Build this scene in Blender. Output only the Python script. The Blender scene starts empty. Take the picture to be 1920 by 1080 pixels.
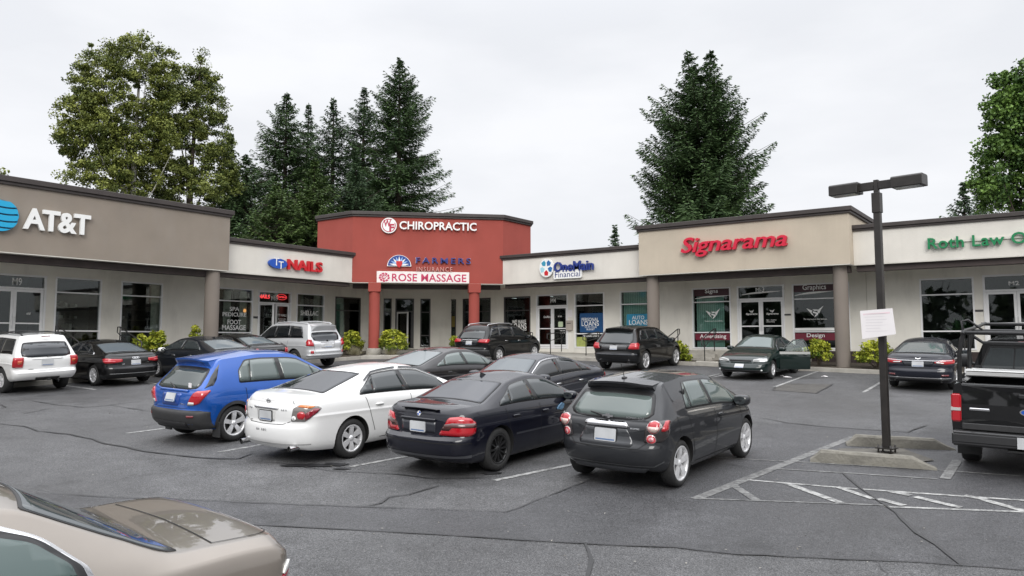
import bpy, bmesh, math, random
import numpy as np
from mathutils import Vector, Matrix
R=math.radians; PI=math.pi
random.seed(7); rng=np.random.default_rng(11)
scene=bpy.context.scene
COL=scene.collection

# ------------------------------------------------------------------ camera
F_PX=1440.0; PITCH=R(4.704); CY=522.07; YAW=R(35.9); CZ=2.56
GX,GY=-.025,.042
def gz(x,y):
    x=min(max(x,-46.),30.); y=min(max(y,4.5),46.)
    return GX*x+GY*y
_c,_s=math.cos(PITCH),math.sin(PITCH); _cp,_sp=math.cos(YAW),math.sin(YAW)
def ray(x,y):
    dx,dy=(x-960)/F_PX,-(y-CY)/F_PX
    Y,Z=_c-dy*_s,_s+dy*_c
    return Vector((_cp*dx-_sp*Y,_sp*dx+_cp*Y,Z))
CAMP=Vector((0,0,CZ))
def onX(x,y,X): d=ray(x,y); return CAMP+d*(X/d.x)
def onY(x,y,Y): d=ray(x,y); return CAMP+d*(Y/d.y)
def onG(x,y):
    d=ray(x,y); return CAMP+d*(-CZ/(d.z-GX*d.x-GY*d.y))
def at_dist(x,y,D):
    d=ray(x,y); return CAMP+d*(D/math.hypot(d.x,d.y))
cam=bpy.data.cameras.new('camera'); cam_ob=bpy.data.objects.new('camera',cam); COL.objects.link(cam_ob)
cam.sensor_width=36; cam.lens=36*F_PX/1920; cam.shift_y=-(540-CY)/1920
cam.clip_start=.1; cam.clip_end=3000
cam_ob.location=CAMP; cam_ob.rotation_euler=(R(90)+PITCH,0,YAW)
scene.camera=cam_ob
scene.render.resolution_x=1024; scene.render.resolution_y=576

# ------------------------------------------------------------------ materials
_m={}
def mat(name,col=(.5,.5,.5),rough=.6,metal=0.,coat=0.,var=.0,scale=8.,bump=0.,bscale=None,spec=.5,emit=None,estr=0.,dirt=None,coat_rough=.03):
    if name in _m: return _m[name]
    m=bpy.data.materials.new(name); m.use_nodes=True; nt=m.node_tree; b=nt.nodes['Principled BSDF']
    b.inputs['Roughness'].default_value=rough; b.inputs['Metallic'].default_value=metal
    b.inputs['Coat Weight'].default_value=coat; b.inputs['Coat Roughness'].default_value=coat_rough
    b.inputs['Specular IOR Level'].default_value=spec
    b.inputs['Base Color'].default_value=(*col,1)
    tc=None
    if var>0 or bump>0 or dirt:
        tc=nt.nodes.new('ShaderNodeTexCoord')
    if var>0:
        n=nt.nodes.new('ShaderNodeTexNoise'); n.inputs['Scale'].default_value=scale; n.inputs['Detail'].default_value=6
        nt.links.new(tc.outputs['Object'],n.inputs['Vector'])
        mr=nt.nodes.new('ShaderNodeMapRange'); mr.inputs['From Min'].default_value=.3; mr.inputs['From Max'].default_value=.7
        mr.inputs['To Min'].default_value=1-var; mr.inputs['To Max'].default_value=1+var
        nt.links.new(n.outputs['Fac'],mr.inputs['Value'])
        mx=nt.nodes.new('ShaderNodeVectorMath'); mx.operation='SCALE'; mx.inputs[0].default_value=col
        nt.links.new(mr.outputs['Result'],mx.inputs['Scale'])
        out=mx.outputs['Vector']
        if dirt:   # (colour, scale xyz, amount) streaks / stains with a shape of their own
            mp=nt.nodes.new('ShaderNodeMapping'); mp.inputs['Scale'].default_value=dirt[1]
            nt.links.new(tc.outputs['Object'],mp.inputs['Vector'])
            n2=nt.nodes.new('ShaderNodeTexNoise'); n2.inputs['Scale'].default_value=1; n2.inputs['Detail'].default_value=8; n2.inputs['Roughness'].default_value=.65
            nt.links.new(mp.outputs['Vector'],n2.inputs['Vector'])
            m2=nt.nodes.new('ShaderNodeMapRange'); m2.inputs['From Min'].default_value=.5; m2.inputs['From Max'].default_value=.8
            m2.inputs['To Max'].default_value=dirt[2]
            nt.links.new(n2.outputs['Fac'],m2.inputs['Value'])
            mix=nt.nodes.new('ShaderNodeMix'); mix.data_type='RGBA'
            nt.links.new(m2.outputs['Result'],mix.inputs['Factor']); nt.links.new(out,mix.inputs['A']); mix.inputs['B'].default_value=(*dirt[0],1)
            out=mix.outputs['Result']
        nt.links.new(out,b.inputs['Base Color'])
    if bump>0:
        n=nt.nodes.new('ShaderNodeTexNoise'); n.inputs['Scale'].default_value=bscale or scale*4; n.inputs['Detail'].default_value=4
        nt.links.new(tc.outputs['Object'],n.inputs['Vector'])
        bp=nt.nodes.new('ShaderNodeBump'); bp.inputs['Strength'].default_value=bump; bp.inputs['Distance'].default_value=.02
        nt.links.new(n.outputs['Fac'],bp.inputs['Height']); nt.links.new(bp.outputs['Normal'],b.inputs['Normal'])
    if emit:
        b.inputs['Emission Color'].default_value=(*emit,1); b.inputs['Emission Strength'].default_value=estr
    _m[name]=m; return m
def srgb(r,g,b):
    f=lambda v:(v/255/12.92) if v<=10 else ((v/255+.055)/1.055)**2.4
    return (f(r),f(g),f(b))
def window_glass():
    if 'wglass' in _m: return _m['wglass']
    m=bpy.data.materials.new('window_glass'); m.use_nodes=True; nt=m.node_tree; nt.nodes.clear()
    o=nt.nodes.new('ShaderNodeOutputMaterial'); mix=nt.nodes.new('ShaderNodeMixShader')
    t=nt.nodes.new('ShaderNodeBsdfTransparent'); t.inputs['Color'].default_value=(.80,.86,.84,1)
    g=nt.nodes.new('ShaderNodeBsdfGlossy'); g.inputs['Roughness'].default_value=.015
    fr=nt.nodes.new('ShaderNodeFresnel'); fr.inputs['IOR'].default_value=1.5
    nt.links.new(fr.outputs[0],mix.inputs[0]); nt.links.new(t.outputs[0],mix.inputs[1]); nt.links.new(g.outputs[0],mix.inputs[2]); nt.links.new(mix.outputs[0],o.inputs[0])
    _m['wglass']=m; return m

# ------------------------------------------------------------------ mesh helpers
class MB:
    def __init__(s): s.v=[]; s.f=[]; s.mi=[]; s.sm=[]
    def add(s,vs,fs,mi=0,smooth=False):
        o=len(s.v); s.v.extend([tuple(p) for p in vs]); s.f.extend([tuple(i+o for i in f) for f in fs]); s.mi.extend([mi]*len(fs)); s.sm.extend([smooth]*len(fs)); return s
    def box(s,x0,x1,y0,y1,z0,z1,mi=0,M=None):
        vs=[Vector((x,y,z)) for z in(z0,z1) for y in(y0,y1) for x in(x0,x1)]
        if M: vs=[M@v for v in vs]
        return s.add(vs,[(0,2,3,1),(4,5,7,6),(0,1,5,4),(2,6,7,3),(0,4,6,2),(1,3,7,5)],mi)
    def prism(s,poly,d0,d1,M,mi=0):
        # poly in local (x,y), extruded local z d0..d1, transformed by M
        a=sum(poly[i][0]*poly[(i+1)%len(poly)][1]-poly[(i+1)%len(poly)][0]*poly[i][1] for i in range(len(poly)))
        if a<0: poly=poly[::-1]
        n=len(poly); vs=[M@Vector((p[0],p[1],d0)) for p in poly]+[M@Vector((p[0],p[1],d1)) for p in poly]
        fs=[tuple(range(n-1,-1,-1)),tuple(range(n,2*n))]+[(i,(i+1)%n,n+(i+1)%n,n+i) for i in range(n)]
        return s.add(vs,fs,mi)
    def tube(s,pts,r,n=10,mi=0,cap=True,smooth=True):
        pts=[Vector(p) for p in pts]; rs=r if isinstance(r,(list,tuple)) else [r]*len(pts)
        vs=[];fs=[]; prev=None
        for i,p in enumerate(pts):
            t=(pts[min(i+1,len(pts)-1)]-pts[max(i-1,0)]).normalized()
            a=prev if prev is not None else (Vector((0,0,1)) if abs(t.z)<.9 else Vector((1,0,0)))
            a=(a-t*a.dot(t)).normalized(); b=t.cross(a); prev=a
            vs+= [p+(a*math.cos(2*PI*k/n)+b*math.sin(2*PI*k/n))*rs[i] for k in range(n)]
        for i in range(len(pts)-1):
            for k in range(n):
                fs.append((i*n+k,i*n+(k+1)%n,(i+1)*n+(k+1)%n,(i+1)*n+k))
        s.add(vs,fs,mi,smooth)
        if cap:
            m=len(pts)-1
            s.add(vs[:n],[tuple(range(n-1,-1,-1))],mi); s.add(vs[m*n:],[tuple(range(n))],mi)
        return s
    def lathe(s,prof,M,n=32,mi=0,smooth=True,close=False):
        # prof (r,z) revolve about local z
        vs=[M@Vector((r*math.cos(2*PI*k/n),r*math.sin(2*PI*k/n),z)) for r,z in prof for k in range(n)]
        fs=[(i*n+k,i*n+(k+1)%n,(i+1)*n+(k+1)%n,(i+1)*n+k) for i in range(len(prof)-1) for k in range(n)]
        return s.add(vs,fs,mi,smooth)
    def build(s,name,mats,parent=None,bevel=0,seg=1,wn=False):
        me=bpy.data.meshes.new(name); me.from_pydata(s.v,[],s.f)
        if not isinstance(mats,(list,tuple)): mats=[mats]
        for m in mats: me.materials.append(m)
        me.polygons.foreach_set('material_index',s.mi); me.polygons.foreach_set('use_smooth',s.sm); me.update()
        return link(name,me,parent,bevel,seg)
WORLD=set()
def put(o,parent):
    o.parent=parent
    if parent.name in WORLD: o.matrix_parent_inverse=Matrix.Translation(-Vector(parent.location))
def wempty(name,loc,label,cat,group=None):   # an Empty whose parts are given in world coordinates
    o=empty(name,loc,label,cat,group); WORLD.add(o.name); return o
def link(name,me,parent=None,bevel=0,seg=1):
    o=bpy.data.objects.new(name,me); COL.objects.link(o)
    if parent is not None: put(o,parent)
    if bevel:
        bm=bmesh.new(); bm.from_mesh(me); bmesh.ops.remove_doubles(bm,verts=bm.verts,dist=1e-5)
        es=[e for e in bm.edges if len(e.link_faces)==2 and e.calc_face_angle(0)>R(25)]
        bmesh.ops.bevel(bm,geom=es,offset=bevel,segments=seg,affect='EDGES',clamp_overlap=True); bm.to_mesh(me); bm.free()
    return o
def tag(o,label=None,cat=None,group=None,kind=None):
    if label: o['label']=label
    if cat: o['category']=cat
    if group: o['group']=group
    if kind: o['kind']=kind
    return o
def empty(name,loc,label=None,cat=None,group=None,rz=0):
    o=bpy.data.objects.new(name,None); COL.objects.link(o); o.location=loc; o.rotation_euler=(0,0,rz); o.empty_display_size=.2
    return tag(o,label,cat,group)
def frame(origin,axis):  # local x=axis, y=up, z=outward normal
    a=Vector(axis).normalized(); n=a.cross(Vector((0,0,1)))
    M=Matrix.Identity(4)
    for i,v in enumerate((a,Vector((0,0,1)),n)):
        for k in range(3): M[k][i]=v[k]
    M.translation=Vector(origin); return M
def rnd_poly(pts,r,n=4):
    out=[];N=len(pts)
    for i in range(N):
        p=Vector((*pts[i],0));a=Vector((*pts[i-1],0));b=Vector((*pts[(i+1)%N],0))
        rr=min(r,(a-p).length*.45,(b-p).length*.45)
        p0=p+(a-p).normalized()*rr; p1=p+(b-p).normalized()*rr
        for k in range(n+1):
            t=k/n; q=p0*(1-t)**2+p*2*t*(1-t)+p1*t*t; out.append((q.x,q.y))
    return out
def circle(cx,cy,rx,ry=None,n=28,a0=0,a1=2*PI):
    ry=ry or rx; full=abs(a1-a0-2*PI)<1e-6; m=n if full else n+1
    return [(cx+rx*math.cos(a0+(a1-a0)*k/n),cy+ry*math.sin(a0+(a1-a0)*k/n)) for k in range(m)]
_dg=None
def text_geo(s,shear=0,offset=0,spacing=1,extrude=0.0,res=3):
    cu=bpy.data.curves.new('lettering','FONT'); cu.body=s; cu.size=1; cu.shear=shear; cu.offset=offset; cu.space_character=spacing; cu.resolution_u=res; cu.extrude=extrude
    o=bpy.data.objects.new('lettering',cu); COL.objects.link(o)
    dg=bpy.context.evaluated_depsgraph_get(); me=bpy.data.meshes.new_from_object(o.evaluated_get(dg))
    vs=[v.co.copy() for v in me.vertices]; fs=[tuple(p.vertices) for p in me.polygons]
    bpy.data.objects.remove(o); bpy.data.curves.remove(cu); bpy.data.meshes.remove(me)
    return vs,fs
def add_text(mb,s,M,x0,x1,y0,y1,d0,d1,mi=0,shear=0,offset=0,spacing=1,res=3):
    """letters filling the box x0..x1, y0..y1 of frame M, from depth d0 to d1"""
    vs,fs=text_geo(s,shear,offset,spacing,.5 if d1-d0>.003 else 0,res)
    if not vs: return
    xs=[v.x for v in vs]; ys=[v.y for v in vs]; zs=[v.z for v in vs]
    sx=(x1-x0)/(max(xs)-min(xs)); sy=(y1-y0)/(max(ys)-min(ys)); zr=max(zs)-min(zs)
    out=[M@Vector((x0+(v.x-min(xs))*sx,y0+(v.y-min(ys))*sy,(d0+(v.z-min(zs))/zr*(d1-d0)) if zr>1e-6 else d1)) for v in vs]
    mb.add(out,fs,mi)
# ------------------------------------------------------------------ world and light
W=bpy.data.worlds.new('World'); scene.world=W; W.use_nodes=True
nt=W.node_tree; nt.nodes.clear(); N=nt.nodes.new; Lk=nt.links.new
SUN_EL,SUN_AZ=R(52),R(200)
out=N('ShaderNodeOutputWorld'); sky=N('ShaderNodeTexSky'); sky.sky_type='NISHITA'; sky.sun_disc=False
sky.sun_elevation=SUN_EL; sky.sun_rotation=R(250); sky.air_density=1; sky.dust_density=4
bg1=N('ShaderNodeBackground'); bg1.inputs['Strength'].default_value=.07; Lk(sky.outputs[0],bg1.inputs[0])
# overcast deck: brighter overhead than at the horizon, with broken cloud texture
tc=N('ShaderNodeTexCoord'); sep=N('ShaderNodeSeparateXYZ'); Lk(tc.outputs['Generated'],sep.inputs[0])
rampz=N('ShaderNodeMapRange'); rampz.inputs['From Min'].default_value=.36; rampz.inputs['From Max'].default_value=.95; rampz.inputs['To Min'].default_value=.90; rampz.inputs['To Max'].default_value=2.7
rampz.interpolation_type='SMOOTHSTEP'; Lk(sep.outputs['Z'],rampz.inputs['Value'])
mp=N('ShaderNodeMapping'); mp.inputs['Scale'].default_value=(1.6,1.6,5); Lk(tc.outputs['Generated'],mp.inputs['Vector'])
nz=N('ShaderNodeTexNoise'); nz.inputs['Scale'].default_value=1.7; nz.inputs['Detail'].default_value=7; nz.inputs['Roughness'].default_value=.52; Lk(mp.outputs[0],nz.inputs['Vector'])
cr=N('ShaderNodeMapRange'); cr.inputs['From Min'].default_value=.36; cr.inputs['From Max'].default_value=.66; cr.inputs['To Min'].default_value=.935; cr.inputs['To Max'].default_value=1.04; Lk(nz.outputs['Fac'],cr.inputs['Value'])
mul=N('ShaderNodeMath'); mul.operation='MULTIPLY'; Lk(rampz.outputs[0],mul.inputs[0]); Lk(cr.outputs[0],mul.inputs[1])
cmix=N('ShaderNodeMix'); cmix.data_type='RGBA'; cmix.inputs['A'].default_value=(.91,.94,1.0,1); cmix.inputs['B'].default_value=(.985,.985,1.0,1); Lk(nz.outputs['Fac'],cmix.inputs['Factor'])
bg2=N('ShaderNodeBackground'); Lk(cmix.outputs['Result'],bg2.inputs[0]); Lk(mul.outputs[0],bg2.inputs['Strength'])
mxs=N('ShaderNodeMixShader'); mxs.inputs[0].default_value=.93; Lk(bg1.outputs[0],mxs.inputs[1]); Lk(bg2.outputs[0],mxs.inputs[2]); Lk(mxs.outputs[0],out.inputs[0])
sun=bpy.data.lights.new('sun','SUN'); sun.energy=1.5; sun.angle=R(28); sun.color=(1,.97,.93)
so=bpy.data.objects.new('sun',sun); COL.objects.link(so); so.location=(20,-40,60)
so.rotation_euler=Vector((-.62,.78,-.62)).to_track_quat('-Z','Y').to_euler()
scene.view_settings.view_transform='Standard'; scene.view_settings.look='None'; scene.view_settings.exposure=.18; scene.view_settings.gamma=1

# ------------------------------------------------------------------ ground
def asphalt(name,base,speck,rough=.8,crackle=0):
    m=bpy.data.materials.new(name); m.use_nodes=True; nt=m.node_tree; b=nt.nodes['Principled BSDF']; N=nt.nodes.new; Lk=nt.links.new
    tc=N('ShaderNodeTexCoord')
    def noise(sc,det,ro=.55):
        n=N('ShaderNodeTexNoise'); n.inputs['Scale'].default_value=sc; n.inputs['Detail'].default_value=det; n.inputs['Roughness'].default_value=ro; Lk(tc.outputs['Object'],n.inputs['Vector']); return n
    def mr(src,a,b_,c,d):
        r=N('ShaderNodeMapRange'); r.inputs['From Min'].default_value=a; r.inputs['From Max'].default_value=b_; r.inputs['To Min'].default_value=c; r.inputs['To Max'].default_value=d; Lk(src,r.inputs['Value']); return r
    big=noise(.22,4); mid=noise(1.7,7,.7); fine=noise(75,2,.6); grit=noise(26,3,.7)
    f1=mr(big.outputs['Fac'],.3,.7,.72,1.25); f2=mr(mid.outputs['Fac'],.3,.7,.80,1.2); f3=mr(fine.outputs['Fac'],.35,.65,.30,1.75); f4=mr(grit.outputs['Fac'],.35,.65,.72,1.3)
    v=f1.outputs[0]
    for f in (f2,f3,f4):
        k=N('ShaderNodeMath'); k.operation='MULTIPLY'; Lk(v,k.inputs[0]); Lk(f.outputs[0],k.inputs[1]); v=k.outputs[0]
    st=noise(.75,9,.68); f5=mr(st.outputs['Fac'],.54,.66,1.0,.66); st2=noise(.42,6,.6); f6=mr(st2.outputs['Fac'],.56,.68,1.0,1.22)
    for f in (f5,f6):
        k=N('ShaderNodeMath'); k.operation='MULTIPLY'; Lk(v,k.inputs[0]); Lk(f.outputs[0],k.inputs[1]); v=k.outputs[0]
    sc=N('ShaderNodeVectorMath'); sc.operation='SCALE'; sc.inputs[0].default_value=base; Lk(v,sc.inputs['Scale'])
    vor=N('ShaderNodeTexVoronoi'); vor.inputs['Scale'].default_value=46; Lk(tc.outputs['Object'],vor.inputs['Vector'])
    sp=mr(vor.outputs['Distance'],.0,.22,speck,0)
    mx=N('ShaderNodeMix'); mx.data_type='RGBA'; Lk(sp.outputs[0],mx.inputs['Factor']); Lk(sc.outputs[0],mx.inputs['A']); mx.inputs['B'].default_value=(.36,.35,.33,1)
    Lk(mx.outputs['Result'],b.inputs['Base Color'])
    # damp sheen in broad patches
    rr=mr(big.outputs['Fac'],.35,.65,rough-.28,rough); Lk(rr.outputs[0],b.inputs['Roughness'])
    bp=N('ShaderNodeBump'); bp.inputs['Strength'].default_value=.5; bp.inputs['Distance'].default_value=.012; Lk(fine.outputs['Fac'],bp.inputs['Height']); Lk(bp.outputs[0],b.inputs['Normal'])
    return m
A_OLD=asphalt('old_asphalt',(.073,.073,.075),.85,.8); A_NEW=asphalt('smooth_asphalt',(.053,.053,.056),.4,.72); A_PATCH=asphalt('brown_patch_asphalt',(.072,.068,.062),.35,.85)
xs=[-300,-46,30,300]; ys=[-300,4.5,46,300]
mb=MB(); mb.add([(x,y,gz(x,y)) for y in ys for x in xs],[(j*4+i,j*4+i+1,j*4+i+5,j*4+i+4) for j in range(3) for i in range(3)])
tag(mb.build('parking_lot_ground',A_OLD),kind='structure')
def sheet(name,px,m,dz,world=None,**k):
    pts=[onG(*p) for p in px] if world is None else [Vector((*p,0)) for p in world]
    bm=bmesh.new(); vs=[bm.verts.new((p.x,p.y,gz(p.x,p.y)+dz)) for p in pts]; f=bm.faces.new(vs); f.normal_update()
    if f.normal.z<0: f.normal_flip()
    bmesh.ops.triangulate(bm,faces=bm.faces[:]); me=bpy.data.meshes.new(name); bm.to_mesh(me); bm.free(); me.materials.append(m)
    return tag(link(name,me),kind='structure',**k)
up_seam=[(98,926),(215,934),(415,940),(480,944),(680,951),(813,956),(947,960.7),(973,953),(1047,923),(1113,898)]
lo_seam=[(0,962),(300,975),(530,988),(680,995),(813,1003),(980,1013),(1093,1020),(1267,1028),(1383,1040),(1533,1047),(1633,1052),(1733,1056),(1960,1072)]
sheet('asphalt_patch',[(0,921)]+up_seam+[(1250,845),(1400,800),(1470,793),(1600,803),(1720,812),(1900,818),(2100,830),(2100,1080)]+lo_seam[::-1],A_NEW,.003)
sheet('asphalt_patch',[(1449,732),(1454,725),(1475,719.5),(1561.5,721),(1530,738)],A_PATCH,.0045)
TAR=mat('crack_tar',(.032,.032,.033),.55,var=.3,scale=3)
def strip_pts(px,w,dz,jit=0,sub=4,taper=False):
    P=[onG(*p) for p in px]; Q=[]
    for a,b in zip(P[:-1],P[1:]):
        n=max(1,int((b-a).length/.25)) if jit else 1
        for k in range(n): Q.append(a.lerp(b,k/n))
    Q.append(P[-1])
    if jit:
        for q in Q[1:-1]: q.x+=random.uniform(-jit,jit); q.y+=random.uniform(-jit,jit)
    L=[];Rr=[]
    for i,p in enumerate(Q):
        t=(Q[min(i+1,len(Q)-1)]-Q[max(i-1,0)]); t.z=0; t.normalize(); n=Vector((-t.y,t.x,0))
        ww=w*(random.uniform(.45,1.35) if jit else 1)*(.4 if taper and i in(0,len(Q)-1) else 1)
        for l,sg in((L,1),(Rr,-1)):
            q=p+n*sg*ww/2; q.z=gz(q.x,q.y)+dz; l.append(q)
    return L,Rr
def strip(name,px,w,m,dz,jit=0,taper=False,kind='structure'):
    L,Rr=strip_pts(px,w,dz,jit,taper=taper); n=len(L); mb=MB()
    mb.add(L+Rr,[(i,n+i,n+i+1,i+1) for i in range(n-1)]); return tag(mb.build(name,m),kind=kind)
for px,w in [([(0,795),(47,800),(73,809),(130,815),(176,824),(197,833),(239,839),(272,847),(324,853.5),(376,859),(415,861),(446,861),(475,850)],.07),
  ([(57,751),(104,759),(156,764),(202,761),(233,756),(285,751)],.045),([(205,759),(233,764),(270,770.5),(292,772.6)],.035),([(41.5,777),(94.6,766)],.05),
  (up_seam,.03),(lo_seam,.035),([(680,951),(713,945),(730,933),(770,928),(823,912)],.055),([(480,867),(530,870),(613,883),(747,890),(813,898),(923,897)],.035),
  ([(1097,1020),(1107,1037),(1110,1053),(1103,1080),(1098,1100)],.09),([(1647,1053),(1657,1068),(1667,1078)],.02),([(1580,888),(1613,917),(1667,953),(1717,1000),(1753,1023),(1800,1060)],.055),
  ([(1424,783),(1477,793.5),(1561,802),(1702,811),(1730,800.5),(1741,798)],.06),([(1454,725),(1449,732),(1530,738),(1561.5,721)],.07),([(0,759),(12,764),(2,766)],.05),([(262,800),(285,796),(310,793)],.03),([(1250,860),(1340,868),(1420,880)],.02)]:
    strip('asphalt_crack',px,w*.75,TAR,.0135,.018,True)
WET=mat('damp_oil',(.034,.034,.036),.4,var=.3,scale=5)
FAINT=mat('faint_oil',(.050,.050,.051),.65,var=.25,scale=4)
def blot(cx,cy,rx,ry,n=26,m=None):
    rs=[random.uniform(.55,1.15) for _ in range(n)]; rs=[(rs[i-1]+rs[i]*2+rs[(i+1)%n])/4 for i in range(n)]
    sheet('oil_stain',[(cx+rx*rs[i]*math.cos(2*PI*i/n),cy+ry*rs[i]*math.sin(2*PI*i/n)) for i in range(n)],m or WET,.0145)
for b in [(575,874,50,4),(630,872,28,3),(920,888,22,3),(640,880,18,2),(1150,905,26,3)]: blot(*b)
def paint(name,px,w,worn=.5,m=None): 
    global _pk; _pk+=1; return strip(name,px,w,m or PAINT,.0065+.00015*_pk)
_pk=0
def paint_mat(name,col,wear):
    m=bpy.data.materials.new(name); m.use_nodes=True; nt=m.node_tree; b=nt.nodes['Principled BSDF']; N=nt.nodes.new; Lk=nt.links.new
    tc=N('ShaderNodeTexCoord'); n=N('ShaderNodeTexNoise'); n.inputs['Scale'].default_value=9; n.inputs['Detail'].default_value=9; n.inputs['Roughness'].default_value=.75; Lk(tc.outputs['Object'],n.inputs['Vector'])
    r=N('ShaderNodeMapRange'); r.inputs['From Min'].default_value=.62-wear*.3; r.inputs['From Max'].default_value=.80-wear*.2; Lk(n.outputs['Fac'],r.inputs['Value'])
    mx=N('ShaderNodeMix'); mx.data_type='RGBA'; Lk(r.outputs[0],mx.inputs['Factor']); mx.inputs['A'].default_value=(*col,1); mx.inputs['B'].default_value=(.06,.06,.06,1); Lk(mx.outputs['Result'],b.inputs['Base Color']); b.inputs['Roughness'].default_value=.75
    return m
PAINT=paint_mat('worn_white_paint',(.40,.40,.39),.75); PAINT2=paint_mat('faded_white_paint',(.22,.22,.215),.8)
for a,b in [((236,813),(345,799)),((410,848),(520,829)),((655,876),(790,851)),((925,902),(1075,871)),((1452,726),(1540,694)),((1619,736),(1655,715)),((118,722.5),(180,731)),((1085,686),(1205,684)),((1340,707),(1420,690)),((980,730),(1045,719)),((1290,715),(1350,701)),((240,713),(300,721))]:
    paint('parking_line',[a,b],.10)
for a,b,w,m in [((1304,936.5),(1601,819.5),.15,PAINT2),((1401,900.5),(1608,917.8),.07,PAINT),((1618,918.3),(1960,942),.075,PAINT),((1318,936),(1660,948.3),.05,PAINT2),((1664,951),(1960,962.5),.075,PAINT),
  ((1343,858.6),(1505,867.4),.05,PAINT2),((1505,867.4),(1755,882),.05,PAINT2),((1755,882),(1960,897),.05,PAINT2),((1454,879.7),(1590,887.8),.06,PAINT2),((1590,887.8),(1757,899),.06,PAINT2),((1373,909.6),(1419,939.5),.12,PAINT2),((1473.5,906.8),(1579,944.8),.12,PAINT),((1570,914),(1639,937),.10,PAINT),((1646,936),(1695,949),.12,PAINT),((1667,922),(1707.5,930),.12,PAINT),((1716,932.5),(1801,953),.12,PAINT),((1808,930),(1850,938),.12,PAINT),((1843,938),(1925,960.5),.12,PAINT),((1795,864),(1772,899),.14,PAINT2),((655,681),(745,684),.10,PAINT),((640,687),(800,693),.10,PAINT2)]:
    paint('hatch_marking',[a,b],w,m=m)

# ------------------------------------------------------------------ kerb, walk, beds
CONC=mat('concrete',(.36,.34,.30),.85,var=.18,scale=2.2,bump=.25,bscale=40,dirt=((.14,.13,.11),(2,2,2),.7))
CONC_D=mat('weathered_concrete',(.19,.18,.155),.9,var=.3,scale=5,bump=.5,bscale=30,dirt=((.09,.085,.065),(5,5,7),.9))
BARK=mat('bed_soil',(.07,.055,.04),.95,var=.4,scale=9,bump=.6,bscale=30)
curb=[(-27.0,-8),(-27.0,25.2),(-22.2,30.0),(30,30.0)]
wall=[(-30.8,-8),(-30.8,30.3),(-28.1,33.0),(30,33.0)]
def dens(pl,step=1.2):
    o=[]
    for a,b in zip(pl[:-1],pl[1:]):
        n=max(1,round(math.dist(a,b)/step)); o+=[(a[0]+(b[0]-a[0])*k/n,a[1]+(b[1]-a[1])*k/n) for k in range(n)]
    return o+[pl[-1]]
segs=[12,3,40]
def along(pl):
    o=[]
    for (a,b),n in zip(zip(pl[:-1],pl[1:]),segs): o+=[(a[0]+(b[0]-a[0])*k/n,a[1]+(b[1]-a[1])*k/n) for k in range(n)]
    return o+[pl[-1]]
CA,WA=along(curb),along(wall)
def inset(p,q,d):
    v=Vector((q[0]-p[0],q[1]-p[1])); v.normalize(); return (p[0]+v.x*d,p[1]+v.y*d)
mb=MB(); rows=[]
for p,q in zip(CA,WA):
    i=inset(p,q,.16); z=gz(*p); rows.append([(p[0],p[1],z-.2),(p[0],p[1],z+.14),(p[0]+(i[0]-p[0])*.12,p[1]+(i[1]-p[1])*.12,z+.16),(i[0],i[1],z+.16),(i[0],i[1],z-.2)])
n=len(rows); mb.add([v for r in rows for v in r],[(k*5+j,k*5+5+j,k*5+6+j,k*5+1+j) for k in range(n-1) for j in range(4)])
tag(mb.build('kerb',CONC),kind='structure')
mb=MB(); ca=[];wa=[]
def walk_z(p,t): zc=gz(*p)+.158; return zc+(max(min(2.19,zc+.22),zc)-zc)*t
for p,q in zip(CA,WA):
    i=inset(p,q,.158); ca.append((i[0],i[1],walk_z(p,0))); wa.append((q[0],q[1],walk_z(p,1)))
mb.add(ca+wa,[(k,k+1,n+k+1,n+k) for k in range(n-1)],0)
for k,f in enumerate(mb.f):
    c=ca[k]; bed=(c[0]>-14 and c[1]>29) or c[1]<24
    mb.mi[k]=1 if bed else 0
tag(mb.build('sidewalk',[CONC,BARK]),kind='structure')

# landings and stairs (one thing each)
def stairs(name,label,x0,x1,y0,y1,zt,axis,n,run,land):
    mb=MB()
    zg=gz((x0+x1)/2,(y0+y1)/2)-.25
    # axis 'y': steps descend toward -y from the landing ; axis 'x': toward +x
    def blk(a,b,c,d,z): mb.box(a,b,c,d,zg,z)
    if axis=='y':
        blk(land[0],land[1],y1,32.84,zt)
        for k in range(n): blk(x0,x1,y1-(k+1)*run,y1-k*run-.001,zt-.15*(k+1))
    else:
        blk(-30.64,x0,land[0],land[1],zt)
        for k in range(n): blk(x0+k*run+.001,x0+(k+1)*run,y0,y1,zt-.15*(k+1))
    o=mb.build(name,CONC,bevel=.012); return tag(o,label,'stairs')
stairs('entrance_stairs','four concrete steps below the window lettered with advertising at the tan shop',-14.0,-12.15,30.2,31.7,2.19,'y',3,.34,(-14.0,-8.6))
stairs('entrance_stairs','concrete steps and landing in front of the grey-brown shop at far left',-29.2,-27.5,12.6,14.9,2.19,'x',4,.32,(9.0,15.3))

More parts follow.
